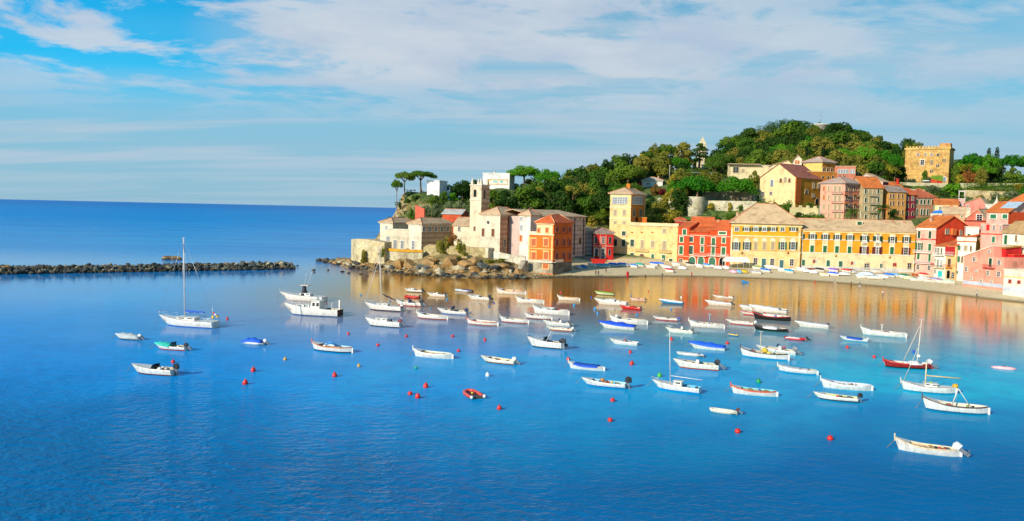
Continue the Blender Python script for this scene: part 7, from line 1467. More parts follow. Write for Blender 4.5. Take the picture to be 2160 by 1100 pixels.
# ------------------------------------------------------------------ people: one skinned surface each
def person(px, py, Yh, top, legs, label, rz=0.0, pose='stand', hair='#2c1f16', skin='#b98462', z=None, h=1.72):
    p = atY(px, py, Yh) if z is None else atZ(px, py, z)
    zz = gz(p.x, p.y) if z is None else z
    J = {'pel': (0, 0, .95), 'spi': (0, 0, 1.15), 'che': (0, 0, 1.38), 'nek': (0, 0, 1.50), 'hed': (0, -.01, 1.60), 'top': (0, 0, 1.70)}
    if pose == 'sit':
        dz = -.72; J = {k: (v[0], v[1], v[2]+dz) for k, v in J.items()}
    pz = J['pel'][2]; bones = [('pel', 'spi'), ('spi', 'che'), ('che', 'nek'), ('nek', 'hed'), ('hed', 'top')]; rad = {'pel': .15, 'spi': .13, 'che': .15, 'nek': .055, 'hed': .10, 'top': .07}
    sw = .16 if pose == 'walk' else .03
    for s_, n in ((1, 'l'), (-1, 'r')):
        c = pz+.43
        J['sh'+n] = (.19*s_, 0, c); J['el'+n] = (.25*s_, .05*s_ if pose == 'walk' else -.02, c-.28); J['wr'+n] = (.25*s_, -.12 if pose != 'walk' else -.14*s_-.04, c-.52); J['ha'+n] = (.25*s_, J['wr'+n][1]-.03, c-.60)
        J['hi'+n] = (.10*s_, 0, pz-.06)
        if pose == 'sit': J['kn'+n] = (.12*s_, -.42, pz-.02); J['an'+n] = (.12*s_, -.62, .08); J['to'+n] = (.12*s_, -.76, .04)
        else: J['kn'+n] = (.11*s_, -sw*s_*.8-.03, .50); J['an'+n] = (.11*s_, -sw*s_*1.6+.03, .08); J['to'+n] = (.12*s_, -sw*s_*1.6-.13, .03)
        for a, b_ in (('che', 'sh'), ('sh', 'el'), ('el', 'wr'), ('wr', 'ha')): bones.append((a if a == 'che' else a+n, b_+n))
        for a, b_ in (('pel', 'hi'), ('hi', 'kn'), ('kn', 'an'), ('an', 'to')): bones.append((a if a == 'pel' else a+n, b_+n))
        rad.update({'sh'+n: .065, 'el'+n: .045, 'wr'+n: .032, 'ha'+n: .04, 'hi'+n: .09, 'kn'+n: .065, 'an'+n: .045, 'to'+n: .04})
    ks = list(J); me = bpy.data.meshes.new('person'); me.from_pydata([J[k] for k in ks], [(ks.index(a), ks.index(b_)) for a, b_ in bones], [])
    o = link('person', me, None, (p.x, p.y, zz), (0, 0, rz), h/1.72); tag(o, label, 'person')
    sk = o.modifiers.new('skin', 'SKIN'); sv = me.skin_vertices[0].data
    for i, k in enumerate(ks): sv[i].radius = (rad[k], rad[k]*(.7 if k in ('pel', 'spi', 'che') else 1)); sv[i].use_root = (k == 'pel')
    o.modifiers.new('sub', 'SUBSURF').levels = 1; o.modifiers['sub'].render_levels = 1
    dg = bpy.context.evaluated_depsgraph_get(); m2 = bpy.data.meshes.new_from_object(o.evaluated_get(dg)); o.modifiers.clear(); o.data = m2; m2.materials.clear()
    for mm in (M('cloth', top), M('cloth', legs), M('paint', skin)): m2.materials.append(mm)
    for f in m2.polygons:
        c = f.center; f.use_smooth = True
        f.material_index = 2 if (c.z > pz+.54 or (abs(c.x) > .21 and c.z < pz+.2 and c.z > pz-.35 and pose != 'sit') or c.z < .1) else (0 if c.z > pz-.02 else 1)
    m = MB(); hz = J['hed'][2]; m.ball((0, .015, hz+.05), .112, 0, 10, (.95, 1.05, 1.0)); m.build('hair', M('cloth', hair), o)
    m = MB(); m.ball((0, -.105, hz-.01), .018, 0, 6, (1, 1.2, 1.2)); m.ball((.035, -.095, hz+.025), .011, 1, 6); m.ball((-.035, -.095, hz+.025), .011, 1, 6); m.box(-.025, .025, -.104, -.09, hz-.055, hz-.045, 2)
    m.build('face', [M('paint', skin), M('paint', '#201814'), M('paint', '#8c4038')], o)
    return o
person(2060, 627, 214, '#e8e4dc', '#3a3440', 'person in white top and dark trousers standing on sand before the slanting pink house', .6)
person(*P(ZD, 1017, 262), 243, '#7a5030', '#4a3020', 'person in brown standing at the water edge, left of two', .3)
person(*P(ZD, 1094, 272), 241, '#4a4a58', '#d8d8dc', 'person in a dark top and pale trousers at the water edge, right of two', -.4, 'walk')
person(*P(ZD, 1304, 372), 230, '#e0c8c4', '#5a6a80', 'person wading in the shallow water off the beach', .2, z=-.45)
person(*P(ZD, 866, 232), 250, '#f0e6d8', '#d8c4a8', 'person in pale clothes sitting on the sand before the long building', .8, 'sit')
person(*P(ZD, 685, 250), 252, '#c8402c', '#5a2c24', 'person in red crouching at the water edge before the long building', -.5, 'sit')
person(*P(ZC, 342, 262), 256, '#2c2c34', '#1f1f28', 'person in black at the pebbles beside the orange house, left of a pair', .2)
person(*P(ZC, 375, 260), 256, '#2c3444', '#22222c', 'person in dark clothes at the pebbles beside the orange house, right of a pair', -.2, 'walk')
person(*P(ZC, 470, 244), 262, '#6a4a3c', '#3a3434', 'person in brown standing alone behind the pebbles', .1)
person(*P(ZC, 970, 268), 259, '#5a4a48', '#2c2c38', 'person sitting on the sand in front of the pale villa', .5, 'sit')
person(*P(ZC, 1185, 268), 259, '#3a3a4c', '#2c2c34', 'person in dark clothes left of the red and navy boat', -.3)
person(*P(ZC, 1556, 262), 263, '#dd3020', '#2c3050', 'person in a red jacket standing on the sand before the red houses', .1)
person(*P(ZC, 1662, 298), 256, '#22262c', '#1c1c22', 'person in black bending by a canoe at the water before the red houses', -.4, 'sit')
person(*P(ZC, 1190, 150), 299, '#ece6de', '#4a4a58', 'person in white standing at the villa green door', 0)
p = atY(*P(ZC, 744, 284), 258); m = MB(); m.lathe([(.38, 0), (.42, .2), (.36, 1.3), (.40, 1.32), (.40, 1.5), (.1, 1.62)], 12); tag(m.build('litter_bin', M('paint', '#d8203c'), None, (p.x, p.y, gz(p.x, p.y))), 'tall red bin standing alone on the sand', 'bin')
# white canoe and red gear on the sand
p = atY(*P(ZC, 1620, 292), 257); o = empty('canoe', (p.x, p.y, gz(p.x, p.y)+.2), .4, 'white and red canoe at the water edge before the red houses', 'canoe'); m = MB(); m.tube([(-1.7, 0, .1), (-1, 0, .05), (0, 0, .05), (1, 0, .05), (1.7, 0, .12)], [.03, .28, .34, .27, .03], 8); m.build('hull', M('paint', '#e9e2d8'), o); m = MB(); m.box(-.4, .4, -.2, .2, .3, .5); m.build('seat', M('paint', '#c83020'), o)
# ------------------------------------------------------------------ vegetation
def leaf_cards(mb, cen, rad, n, size, rnd, shell=.55, flat=0.0, lo=-1.0):
    for _ in range(n):
        while True:
            d = Vector((rnd.gauss(0, 1), rnd.gauss(0, 1), rnd.gauss(0, 1))).normalized()
            if d.z >= lo: break
        r_ = (shell + (1-shell)*rnd.random()**.6)
        p = Vector(cen) + Vector((d.x*rad[0], d.y*rad[1], d.z*rad[2]))*r_
        nn = (d*1.0 + Vector((rnd.gauss(0, .45), rnd.gauss(0, .45), rnd.gauss(0, .45)+.25))).normalized()
        a = nn.cross(Vector((0.3, .2, 1))).normalized(); b_ = nn.cross(a); s = size*rnd.uniform(.6, 1.3); t = rnd.uniform(0, PI)
        a, b_ = a*math.cos(t)+b_*math.sin(t), b_*math.cos(t)-a*math.sin(t)
        mb.add([p-a*s-b_*s*.3, p-a*s*.1-b_*s*.7, p+a*s-b_*s*.2, p+a*s*.3+b_*s*.65, p-a*s*.6+b_*s*.5], [(0, 1, 2, 3, 4)])
def lumps(mb, seed, n, R_, H_, size, cards, lump=.42, z0=0):
    rnd = random.Random(seed)
    # soft dark inner body so the crown is not see-through everywhere
    for i in range(n):
        a = rnd.uniform(0, 2*PI); zz = rnd.random(); rr = math.sqrt(rnd.random())*(.78*math.sqrt(max(.05, 1-(2*zz-.9)**2*.8)))
        c = (R_*rr*math.cos(a), R_*rr*math.sin(a), z0+H_*(.12+.76*zz)); k = lump*rnd.uniform(.7, 1.25)
        leaf_cards(mb, c, (R_*k, R_*k, H_*k*.55), cards//n, size, rnd, .6, lo=-.5)
def trunk_mesh(kind, seed):
    rnd = random.Random(seed); m = MB()
    if kind in ('umbrella', 'dome'):
        lean = rnd.uniform(-.06, .06)
        m.tube([(0, 0, -.05), (lean*.5, 0, .3), (lean, .01, .62)], [.035, .028, .022], 7)
        for i in range(7):
            a = i*2*PI/7+rnd.uniform(-.3, .3); r_ = rnd.uniform(.22, .42); m.tube([(lean*.8, 0, .50+rnd.uniform(-.06, .1)), (lean+math.cos(a)*r_*.5, math.sin(a)*r_*.5, .70), (lean+math.cos(a)*r_, math.sin(a)*r_, .82)], [.014, .010, .005], 5)
    elif kind == 'cypress': m.tube([(0, 0, -.05), (0, 0, .9)], [.03, .008], 6)
    else:
        m.tube([(0, 0, -.1), (.01, 0, .35), (.0, .02, .75)], [.035, .026, .01], 7)
        for i in range(6):
            a = i*2*PI/6+rnd.uniform(-.4, .4); m.tube([(0, 0, .25+.05*i), (math.cos(a)*.18, math.sin(a)*.18, .42+.06*i), (math.cos(a)*.32, math.sin(a)*.32, .58+.04*i)], [.014, .009, .004], 5)
    return m
def crown_mesh(kind, seed):
    """unit tree: height 1; radius about .45 for round, .55 for umbrella"""
    rnd = random.Random(seed); m = MB()
    if kind == 'umbrella':
        for i in range(34):
            a = rnd.uniform(0, 2*PI); q_ = math.sqrt(rnd.random()); r_ = q_*.44; z = .66 + .24*math.sqrt(max(0, 1-q_*q_*.9)) - rnd.uniform(0, .12)*(1-q_*.3)
            leaf_cards(m, (r_*math.cos(a), r_*math.sin(a), z), (.14, .14, .09), 85, .024, rnd, .55, lo=-.6)
    elif kind == 'dome':
        for i in range(52):
            a = rnd.uniform(0, 2*PI); q_ = math.sqrt(rnd.random()); r_ = q_*.43; z = .52 + .34*math.sqrt(max(0, 1-q_*q_*.9)) - rnd.uniform(0, .22)*(1-q_*.3)
            leaf_cards(m, (r_*math.cos(a), r_*math.sin(a), z), (.13, .13, .12), 75, .024, rnd, .55, lo=-.7)
    elif kind == 'cypress':
        for i in range(14):
            t = i/13; leaf_cards(m, (rnd.uniform(-.01, .01), rnd.uniform(-.01, .01), .08+.84*t), (.11*math.sin(PI*(.15+.8*(1-t)))+.02,)*2+(.08,), 60, .022, rnd, .5)
    elif kind == 'round': lumps(m, seed, 22, .46, .8, .036, 2000, .36, .16)
    elif kind == 'tall': lumps(m, seed, 26, .30, .86, .030, 2200, .38, .10)
    elif kind == 'airy': lumps(m, seed, 15, .46, .8, .030, 1050, .26, .18)
    elif kind == 'bush': lumps(m, seed, 14, .62, .85, .06, 1100, .5, .0)
    elif kind == 'pine': # irregular layered pine
        for i in range(13):
            t = i/12; a = rnd.uniform(0, 2*PI); rr = .30*(1-t)**.6+.03; leaf_cards(m, (rr*.7*math.cos(a), rr*.7*math.sin(a), .35+.62*t), (.17*(1.15-t*.6), .17*(1.15-t*.6), .06), 120, .026, rnd, .5, lo=-.4)
    return m
GREENS = {'dark': '#446624', 'mid': '#6b8f2c', 'bright': '#62a626', 'olive': '#a09e3c', 'grey': '#8c9a68', 'rust': '#b8803a', 'yellow': '#bcb038', 'black': '#2a4a20', 'mauve': '#a83458'}
TM = {}
def tree_parts(kind, green, v):
    key = (kind, green, v)
    if key not in TM:
        ck = (kind, v)
        TM[key] = (crown_mesh(kind, 100+v*7).mesh('crown', M('leaf', GREENS[green])), trunk_mesh(kind, v).mesh('trunk', M('wood', '#8a6a50' if kind in ('umbrella', 'dome') else '#5c4a38')))
    return TM[key]
def tree(x, y, z, h, kind, green, label, group=None, w=1.0, name=None, v=None, lean=(0, 0), cat=None):
    nm = name or {'umbrella': 'umbrella_pine', 'dome': 'umbrella_pine', 'cypress': 'cypress', 'bush': 'shrub', 'pine': 'pine_tree'}.get(kind, 'broadleaf_tree')
    o = empty(nm, (x, y, z), random.uniform(0, 6.28), label, cat or {'bush': 'shrub', 'umbrella': 'pine', 'dome': 'pine', 'cypress': 'cypress', 'pine': 'pine'}.get(kind, 'tree'), group)
    o.scale = (h*w, h*w, h); o.rotation_euler[0], o.rotation_euler[1] = lean
    v = random.randrange(4 if kind in ('round', 'tall', 'airy', 'umbrella') else 3) if v is None else v
    c, t = tree_parts(kind, green, v)
    link('crown', c, o); 
    if kind != 'bush': link('trunk', t, o)
    else: link('stem', t, o)
    return o
def tree_px(px, pyt, pyb, Y, kind, green, label, wpx=None, group=None, ground=None, **k):
    """a single tree from its crown top row, base row, distance and crown width, all in photo pixels"""
    t_ = atY(px, pyt, Y); b_ = atY(px, pyb, Y); g = gz(b_.x, Y) if ground is None else ground
    zb = min(b_.z, g+.5) if ground is None else ground
    h = t_.z - zb; base = {'umbrella': 1.05, 'dome': 1.05, 'cypress': .22, 'round': .95, 'tall': .66, 'airy': .95, 'bush': 1.3, 'pine': .6}[kind]
    w = 1.0 if wpx is None else (wpx*Y/F)/(h*base)
    return tree(b_.x, Y, zb, h, kind, green, label, group, w, **k)
# solitary trees the photo shows one by one
q = lambda u, v, Z=Z6: P(Z, u, v)
def up(Z, u, vt, vb, Y, wz, kind, green, label, **k):
    x, yt = P(Z, u, vt); _, yb = P(Z, u, vb); return tree_px(x, yt, yb, Y, kind, green, label, wz/Z[2], **k)
up(Z1, 685, 115, 300, 334, 262, 'umbrella', 'mid', 'right one of two umbrella pines on the cliff tip, with the wider crown')
up(Z1, 545, 122, 330, 332, 190, 'umbrella', 'mid', 'left one of two umbrella pines on the cliff tip, with a bent forked trunk')
up(Z1, 478, 188, 330, 331, 110, 'umbrella', 'mid', 'small low crown leaning out over the sea beside the two cliff pines', lean=(0, 0))
up(Z2, 520, 62, 240, 372, 320, 'dome', 'bright', 'broad umbrella pine right of the white modern villa')
up(Z2, 715, 92, 255, 368, 240, 'dome', 'bright', 'domed umbrella pine, second right of the white modern villa')
up(Z2, 400, 105, 230, 375, 110, 'umbrella', 'bright', 'small umbrella pine crown touching the white modern villa')
up(Z6, 1205, 555, 925, 350, 410, 'dome', 'bright', 'big bright umbrella pine growing on the round bastion', v=1)
up(Z6, 1575, 572, 905, 348, 395, 'dome', 'bright', 'big bright umbrella pine above the long retaining wall', v=2)
up(Z6, 980, 635, 770, 356, 110, 'round', 'bright', 'small rounded bright tree left of the bastion pine')
for u, vt, vb, w, lb in ((430, 310, 560, 260, 'umbrella pine at the left of the grove beside the castle'), (640, 285, 580, 270, 'tallest umbrella pine in the middle of the grove beside the castle'), (780, 310, 600, 240, 'umbrella pine nearest the castle in the grove'), (930, 360, 640, 170, 'leaning umbrella pine in front of the castle left side')):
    up(Z7, u, vt, vb, 418 if u < 900 else 409, w, 'dome', 'bright', lb)
for u, vt, vb, w, Y, lb in ((1640, 352, 655, 250, 425, 'umbrella pine just right of the castle'), (1790, 365, 650, 260, 424, 'umbrella pine, second right of the castle'), (2030, 372, 650, 270, 420, 'umbrella pine with long bare branches, third right of the castle'), (2170, 380, 650, 200, 425, 'umbrella pine cut by the right edge of the photo'), (1885, 430, 640, 150, 432, 'shaded umbrella pine between the second and third right of the castle')):
    up(Z7, u, vt, vb, Y, w, 'dome', 'bright', lb)
for u, vt, lb in ((1818, 322, 'dark cypress tip above the pines, left of two'), (1895, 315, 'dark cypress tip above the pines, right of two'), (835, 288, 'small dark cypress left of the castle')): up(Z7, u, vt, 560, 440, 50, 'cypress', 'black', lb)
up(Z7, 940, 303, 480, 438, 110, 'umbrella', 'dark', 'small dark umbrella pine behind the castle left corner')
up(Z7, 785, 195, 330, 560, 110, 'airy', 'dark', 'lone open tree on the skyline between the hill top and castle')
up(Z7, 155, 92, 200, 612, 60, 'airy', 'dark', 'thin tree beside the round hilltop tower, left side'); up(Z7, 300, 98, 200, 612, 80, 'airy', 'dark', 'open tree beside the round hilltop tower, right side')
up(Z7, 525, 205, 330, 545, 50, 'cypress', 'mid', 'cypress on the far wooded slope right of the hilltop')
up(Z6, 1235, 285, 500, 440, 190, 'pine', 'mid', 'leaning layered pine that half hides the stone spire', lean=(0, R(8)))
up(Z6, 800, 285, 600, 425, 130, 'tall', 'olive', 'tall olive green tree on the ridge skyline left of the spire'); up(Z6, 700, 345, 480, 430, 60, 'umbrella', 'dark', 'tiny umbrella pine poking above the ridge skyline')
up(Z6, 245, 462, 700, 412, 90, 'umbrella', 'dark', 'small dark umbrella pine on the left ridge skyline, left of two'); up(Z6, 375, 475, 700, 415, 40, 'umbrella', 'dark', 'tiny dark umbrella pine on the left ridge skyline, right of two')
for u, vt, vb, lb in ((595, 440, 600, 'dark cypress on the ridge above the white cottage, left'), (968, 335, 480, 'dark cypress on the ridge skyline left of the spire'), (435, 505, 680, 'cypress on the ridge above the yellow tower'), (640, 575, 660, 'small cypress just left of the white cottage')): up(Z6, u, vt, vb, 415, 45, 'cypress', 'black', lb)
# big trees of the wood right behind the church
for i, (u, vt, vb, w, Y, g, kd, lb) in enumerate(((110, 505, 940, 230, 352, 'dark', 'round', 'huge dark broadleaf tree at the edge of the wood left of the yellow tower'), (230, 620, 950, 220, 342, 'mid', 'tall', 'tall mid green tree just left of the yellow tower'), (70, 780, 950, 150, 335, 'mid', 'round', 'rounded green tree low behind the church annexe'),
        (300, 890, 1080, 170, 326, 'mid', 'round', 'light green tree filling the gap between the church and the yellow tower'), (210, 950, 1085, 120, 324, 'olive', 'bush', 'yellowish shrub behind the crimson cottage roof'))):
    up(Z6, u, vt, vb, Y, w, kd, g, lb)
for u, vt, vb, w, g, kd, Y, lb in ((800, 870, 1030, 190, 'olive', 'bush', 330, 'olive shrub mass right of the yellow tower'), (930, 880, 1030, 190, 'yellow', 'bush', 328, 'yellowish shrub mass below the domed turret'), (1040, 900, 1030, 150, 'olive', 'bush', 332, 'olive shrub against the left side of the bastion'), (780, 790, 950, 150, 'dark', 'round', 345, 'dark tree in shade behind the yellow tower'),
        (820, 670, 800, 110, 'rust', 'round', 372, 'rust brown tree below the white cottage'), (665, 640, 710, 60, 'mauve', 'bush', 384, 'magenta flowering shrub at the left end of the white cottage'), (890, 700, 780, 80, 'mauve', 'bush', 370, 'purplish red shrub right of the rust brown tree'), (930, 745, 880, 110, 'yellow', 'round', 354, 'yellow green tree beside the little stone turret'),
        (980, 580, 700, 130, 'yellow', 'round', 366, 'yellow green rounded tree above the small bright tree'), (1100, 700, 900, 70, 'olive', 'tall', 350, 'slender olive tree at the left edge of the round bastion'), (1400, 940, 1020, 110, 'mid', 'bush', 335, 'green shrub at the foot of the long retaining wall'), (1540, 900, 1020, 110, 'mid', 'bush', 334, 'green shrub left of the palace roof'), (1640, 930, 1000, 90, 'mid', 'bush', 334, 'green shrub touching the palace roof'),
        (1350, 840, 900, 80, 'yellow', 'bush', 344.5, 'tuft of weeds growing on the long retaining wall, left'), (1530, 830, 930, 50, 'yellow', 'bush', 342.5, 'tuft of weeds growing on the long retaining wall, middle'), (1630, 850, 920, 45, 'mid', 'bush', 341.5, 'tuft of weeds growing on the long retaining wall, right'),
        (1760, 540, 700, 130, 'olive', 'round', 362, 'olive brown tree left of the yellow hill church'), (2080, 800, 920, 110, 'mid', 'bush', 331, 'dark green creeper bush below the hill church wall')):
    up(Z6, u, vt, vb, Y, w, kd, g, lb)
for u, vt, vb, w, g, kd, Y, lb in ((20, 925, 1010, 110, 'dark', 'bush', 318, 'dark shrub under the crenellated wall, left'), (120, 920, 1020, 120, 'mid', 'bush', 317, 'green shrub under the crenellated wall, middle'), (220, 940, 1030, 140, 'mid', 'bush', 316, 'green shrub left of the left palm'), (920, 900, 1030, 110, 'dark', 'round', 330, 'dark tree right of the right palm'), (960, 970, 1040, 110, 'dark', 'bush', 326, 'dark shrub at the foot of the ochre hill house'), (700, 1000, 1040, 90, 'mid', 'bush', 322, 'low green hedge between the two palms'),
        (1480, 655, 830, 230, 'bright', 'round', 372, 'big round bright green tree in the gardens below the castle'), (1290, 680, 800, 170, 'grey', 'round', 376, 'grey green tree left of the big round garden tree'), (1380, 720, 830, 130, 'dark', 'bush', 368, 'dark bush beside the big round garden tree'), (1220, 520, 640, 70, 'mid', 'bush', 418, 'clipped bush on the castle terrace'), (1550, 560, 660, 90, 'yellow', 'bush', 414, 'yellow green bush at the right foot of the castle'), (1640, 500, 600, 150, 'rust', 'bush', 418, 'reddish leaved shrub under the pines right of the castle'),
        (1500, 480, 640, 90, 'mid', 'tall', 420, 'green tree against the shaded right side of the castle'), (1900, 730, 830, 150, 'grey', 'bush', 372, 'grey olive tree in the right gardens, left of two'), (2040, 720, 820, 150, 'grey', 'bush', 372, 'grey olive tree in the right gardens, right of two'), (1960, 790, 860, 120, 'olive', 'bush', 350, 'olive bush above the solar roof house'), (1750, 760, 850, 100, 'olive', 'bush', 352, 'olive bush by the lower ochre terrace wall'), (1700, 830, 860, 80, 'mid', 'bush', 322, 'small bush by the pink shed house'), (2110, 660, 720, 100, 'yellow', 'bush', 398, 'yellow green hedge bush at the right edge terrace')):
    up(Z7, u, vt, vb, Y, w, kd, g, lb)
for u, vt, vb, w, g, kd, Y, lb in ((800, 330, 470, 130, 'mid', 'round', 326, 'light green tree in front of the white stepped villa, left'), (960, 310, 400, 110, 'bright', 'round', 330, 'bright rounded tree right of the white villa wing'), (880, 300, 420, 100, 'mid', 'round', 328, 'green tree covering the foot of the white villa'), (650, 320, 430, 100, 'dark', 'bush', 329, 'dark shrub on the cliff edge under the umbrella pines'), (600, 340, 420, 80, 'mid', 'bush', 330, 'green shrub on the cliff lip, left'),
        (560, 355, 410, 60, 'mid', 'bush', 328, 'small shrub at the cliff edge above the sea'), (505, 382, 410, 30, 'dark', 'bush', 325, 'tiny dark bush at the outermost cliff edge'), (740, 400, 500, 110, 'grey', 'bush', 314, 'grey green shrub behind the pink garden wall'), (830, 400, 510, 120, 'grey', 'round', 312, 'silvery olive tree behind the convent, left'), (920, 385, 490, 120, 'grey', 'round', 312, 'silvery olive tree behind the convent, middle'), (1020, 380, 490, 140, 'grey', 'round', 312, 'silvery olive tree left of the bell tower'),
        (920, 240, 360, 90, 'dark', 'round', 348, 'dark tree behind the white villa roof posts'), (1000, 250, 380, 120, 'dark', 'round', 346, 'dark tree between the white villa and the bell tower, left'), (1070, 250, 400, 110, 'dark', 'round', 344, 'dark tree between the white villa and the bell tower, right'), (600, 430, 520, 60, 'mid', 'bush', 314, 'shrub on the ochre cliff above the convent roof'), (880, 655, 765, 120, 'olive', 'bush', 268, 'yellow green shrub in the walled garden below the convent'), (960, 640, 765, 130, 'rust', 'airy', 268.5, 'bare brownish tree in the walled garden'), (1030, 690, 770, 90, 'olive', 'bush', 267, 'small shrub at the right end of the walled garden')):
    up(Z1, u, vt, vb, Y, w, kd, g, lb)
for u, v, Y, lb in ((275, 742, 282, 'green creeper hanging over the top of the old sea wall corner'), (352, 765, 268.5, 'small weed tuft where the old sea wall meets the ochre band'), (190, 800, 269.6, 'weedy tuft growing out of the old sea wall face'), (560, 900, 262, 'scrubby shrub on the rocks under the ochre-topped wall'), (870, 815, 267, 'dark creeper on the garden wall'), (1010, 860, 262, 'ochre green shrub below the garden wall'), (1060, 820, 264, 'shrub at the foot of the pale buttress wall end')): up(Z1, u, v-14, v+26, Y, 60, 'bush', 'olive', lb)
for u, lb in ((1290, 'brown scrub on the slope left of the orange house'), (1370, 'lower green scrub beside the orange house')): up(Z1, u, 870, 925, 259, 110, 'bush', 'olive', lb)
# palms
def palm(Z, u, vt, vb, Y, wz, label, fruit=False):
    x, yt = P(Z, u, vt); _, yb = P(Z, u, vb); t_ = atY(x, yt, Y); b_ = atY(x, yb, Y); g = min(b_.z, gz(b_.x, Y)); h = (t_.z-g)*.80; r_ = wz/Z[2]*Y/F/2
    o = empty('palm_tree', (b_.x, Y, g), 0, label, 'palm'); m = MB(); m.tube([(0, 0, -1), (0, 0, h*.5), (.05, 0, h)], [.42, .34, .38], 9); m.build('trunk', M('wood', '#8c6a44'), o)
    rnd = random.Random(int(u)); m = MB()
    for i in range(46):
        a = rnd.uniform(0, 2*PI); e = rnd.uniform(-.35, 1.25); d = Vector((math.cos(a), math.sin(a), 0)); pts = []
        for k in range(8):
            s_ = k/7; pts.append(Vector((0, 0, h+.2)) + d*r_*s_*(1.0 if e < .9 else .75) + Vector((0, 0, r_*(math.sin(e)*s_*1.0 - .75*s_*s_))))
        side = Vector((-d.y, d.x, 0))
        for k in range(7):
            p0, p1 = pts[k], pts[k+1]; w0 = .42*math.sin(PI*(k+.6)/8)+.05
            for sg in (-1, 1):
                for j in range(2):
                    q0 = p0.lerp(p1, j*.5); q1 = p0.lerp(p1, j*.5+.28); tip = q1 + side*sg*w0*1.6 + (p1-p0)*.5 - Vector((0, 0, w0*.7)); m.add([q0, q1, tip], [(0, 1, 2)])
    m.build('fronds', M('leaf', '#4f7a24'), o)
    if fruit:
        m = MB(); [m.ball((math.cos(a)*r_*.35, math.sin(a)*r_*.35, h-.3), .55, 0, 7, (1, 1, .6)) for a in (.3, 1.5, 2.7, 3.9, 5.2)]; m.build('date_clusters', M('paint', '#e0742a'), o)
palm(Z7, 530, 900, 1035, 322, 190, 'left palm tree, in front of the pink apartment block'); palm(Z7, 815, 855, 1038, 326, 180, 'right palm tree with orange date clusters', True); palm(Z4, 850, 385, 440, 330, 110, 'small palm behind the crenellated wall of the hill church')
# hedges of the right-hand terraces
def hedge(pts, w, hgt, c, label):
    o0 = Vector(atY(*P(Z7, pts[0][0], pts[0][1]), pts[0][2])); m = MB(); rnd = random.Random(5); ps = [atY(*P(Z7, a, b_), Y) for a, b_, Y in pts]
    for a, c2 in zip(ps, ps[1:]):
        n = int((c2-a).length/1.2)
        for i in range(n): p = a.lerp(c2, i/n)-o0; leaf_cards(m, (p.x, p.y, p.z-hgt*.4), (1.1, w*.6, hgt*.6), 110, .22, rnd, .6)
    tag(m.build('hedge', M('leaf', c), None, tuple(o0)), label, 'hedge')
hedge([(1610, 665, 405), (1900, 662, 405), (2190, 660, 405)], 1.6, 3.6, '#5f8a24', 'long clipped hedge below the pines at the right'); hedge([(1010, 692, 404), (1230, 700, 404)], 1.4, 1.4, '#6f9a28', 'strip of bright hedge below the castle terrace')
hedge([(1620, 712, 392), (1820, 716, 392), (2180, 725, 392)], 1.4, 1.6, '#8a9a34', 'lower yellowish hedge along the ruined terrace wall')
# the wooded hill: individual trees up to the limit, all placed on the terrain
rnd = random.Random(11); placed = []; cntr = 0
def blocked(px0, px1, py0, py1, Y, x, y, rr):
    for bx0, bx1, by0, by1, By, cxy, cr in BOXES:
        if (Vector((x, y))-cxy).length < cr+rr*.6: return True
        if Y < By+1 and px0 < bx1 and px1 > bx0 and py0 < by1-2 and py1 > by0: return True
    return False
cand = []
for gy in np.arange(322, 640, 8.8):
    for gx in np.arange(-45, 250, 8.8):
        cand.append((gx+rnd.uniform(-3, 3), gy+rnd.uniform(-3, 3)))
zz = terr([c[0] for c in cand], [c[1] for c in cand])
# keep a tree only where the photo shows woodland there
def woods(px, py):
    if px < 905: return False
    sk = np.interp(px, [905, 1000, 1060, 1100, 1180, 1200, 1250, 1290, 1330, 1380, 1480, 1510, 1540, 1600, 1660, 1740, 1800, 1850, 1900, 1960], [400, 390, 395, 392, 385, 375, 352, 352, 340, 318, 312, 320, 300, 272, 265, 268, 290, 305, 320, 330])
    lo = np.interp(px, [905, 1000, 1180, 1290, 1340, 1440, 1500, 1600, 1660, 1740, 1800, 1905, 1960], [440, 455, 478, 490, 470, 400, 385, 352, 345, 335, 345, 385, 385])
    return sk-14 < py < lo+10
nn = [0, 0]; extra = []
cov = np.zeros((130, 560), bool)                     # 4-pixel cells already covered by nearer things
def cells(x0, x1, y0, y1): return slice(max(0, int(y0/4)), max(0, int(y1/4)+1)), slice(max(0, int(x0/4)), max(0, int(x1/4)+1))
bsort = sorted(BOXES, key=lambda b_: b_[4]); bi = 0
for (x, y), z in sorted(zip(cand, zz), key=lambda t: t[0][1]):
    if z < 6: continue
    far = y > 470
    h = rnd.uniform(9, 14) if not far else rnd.uniform(9, 14)
    px, pt = proj((x, y, z+h)); _, pb = proj((x, y, z)); rr = h*.42; pw = rr/y*F
    if not woods(px, pt+.2*(pb-pt)): continue
    if blocked(px-pw*.8, px+pw*.8, pt, pt+(pb-pt)*.8, y, x, y, rr): continue
    while bi < len(bsort) and bsort[bi][4] < y: bb_ = bsort[bi]; cov[cells(bb_[0], bb_[1], bb_[2]+2, bb_[3])] = True; bi += 1
    cl = cells(px-pw*.75, px+pw*.75, pt, pt+(pb-pt)*.75); sub = cov[cl]
    if sub.size and sub.mean() > .9: continue
    cov[cells(px-pw*.55, px+pw*.55, pt+(pb-pt)*.12, pb)] = True
    if nn[int(far)] >= (178, 112)[int(far)]: extra.append((x, y, float(z)-.6, h)); continue
    nn[int(far)] += 1; placed.append((x, y, float(z)-.6, h, px, far))
print('trees', nn, len(extra))
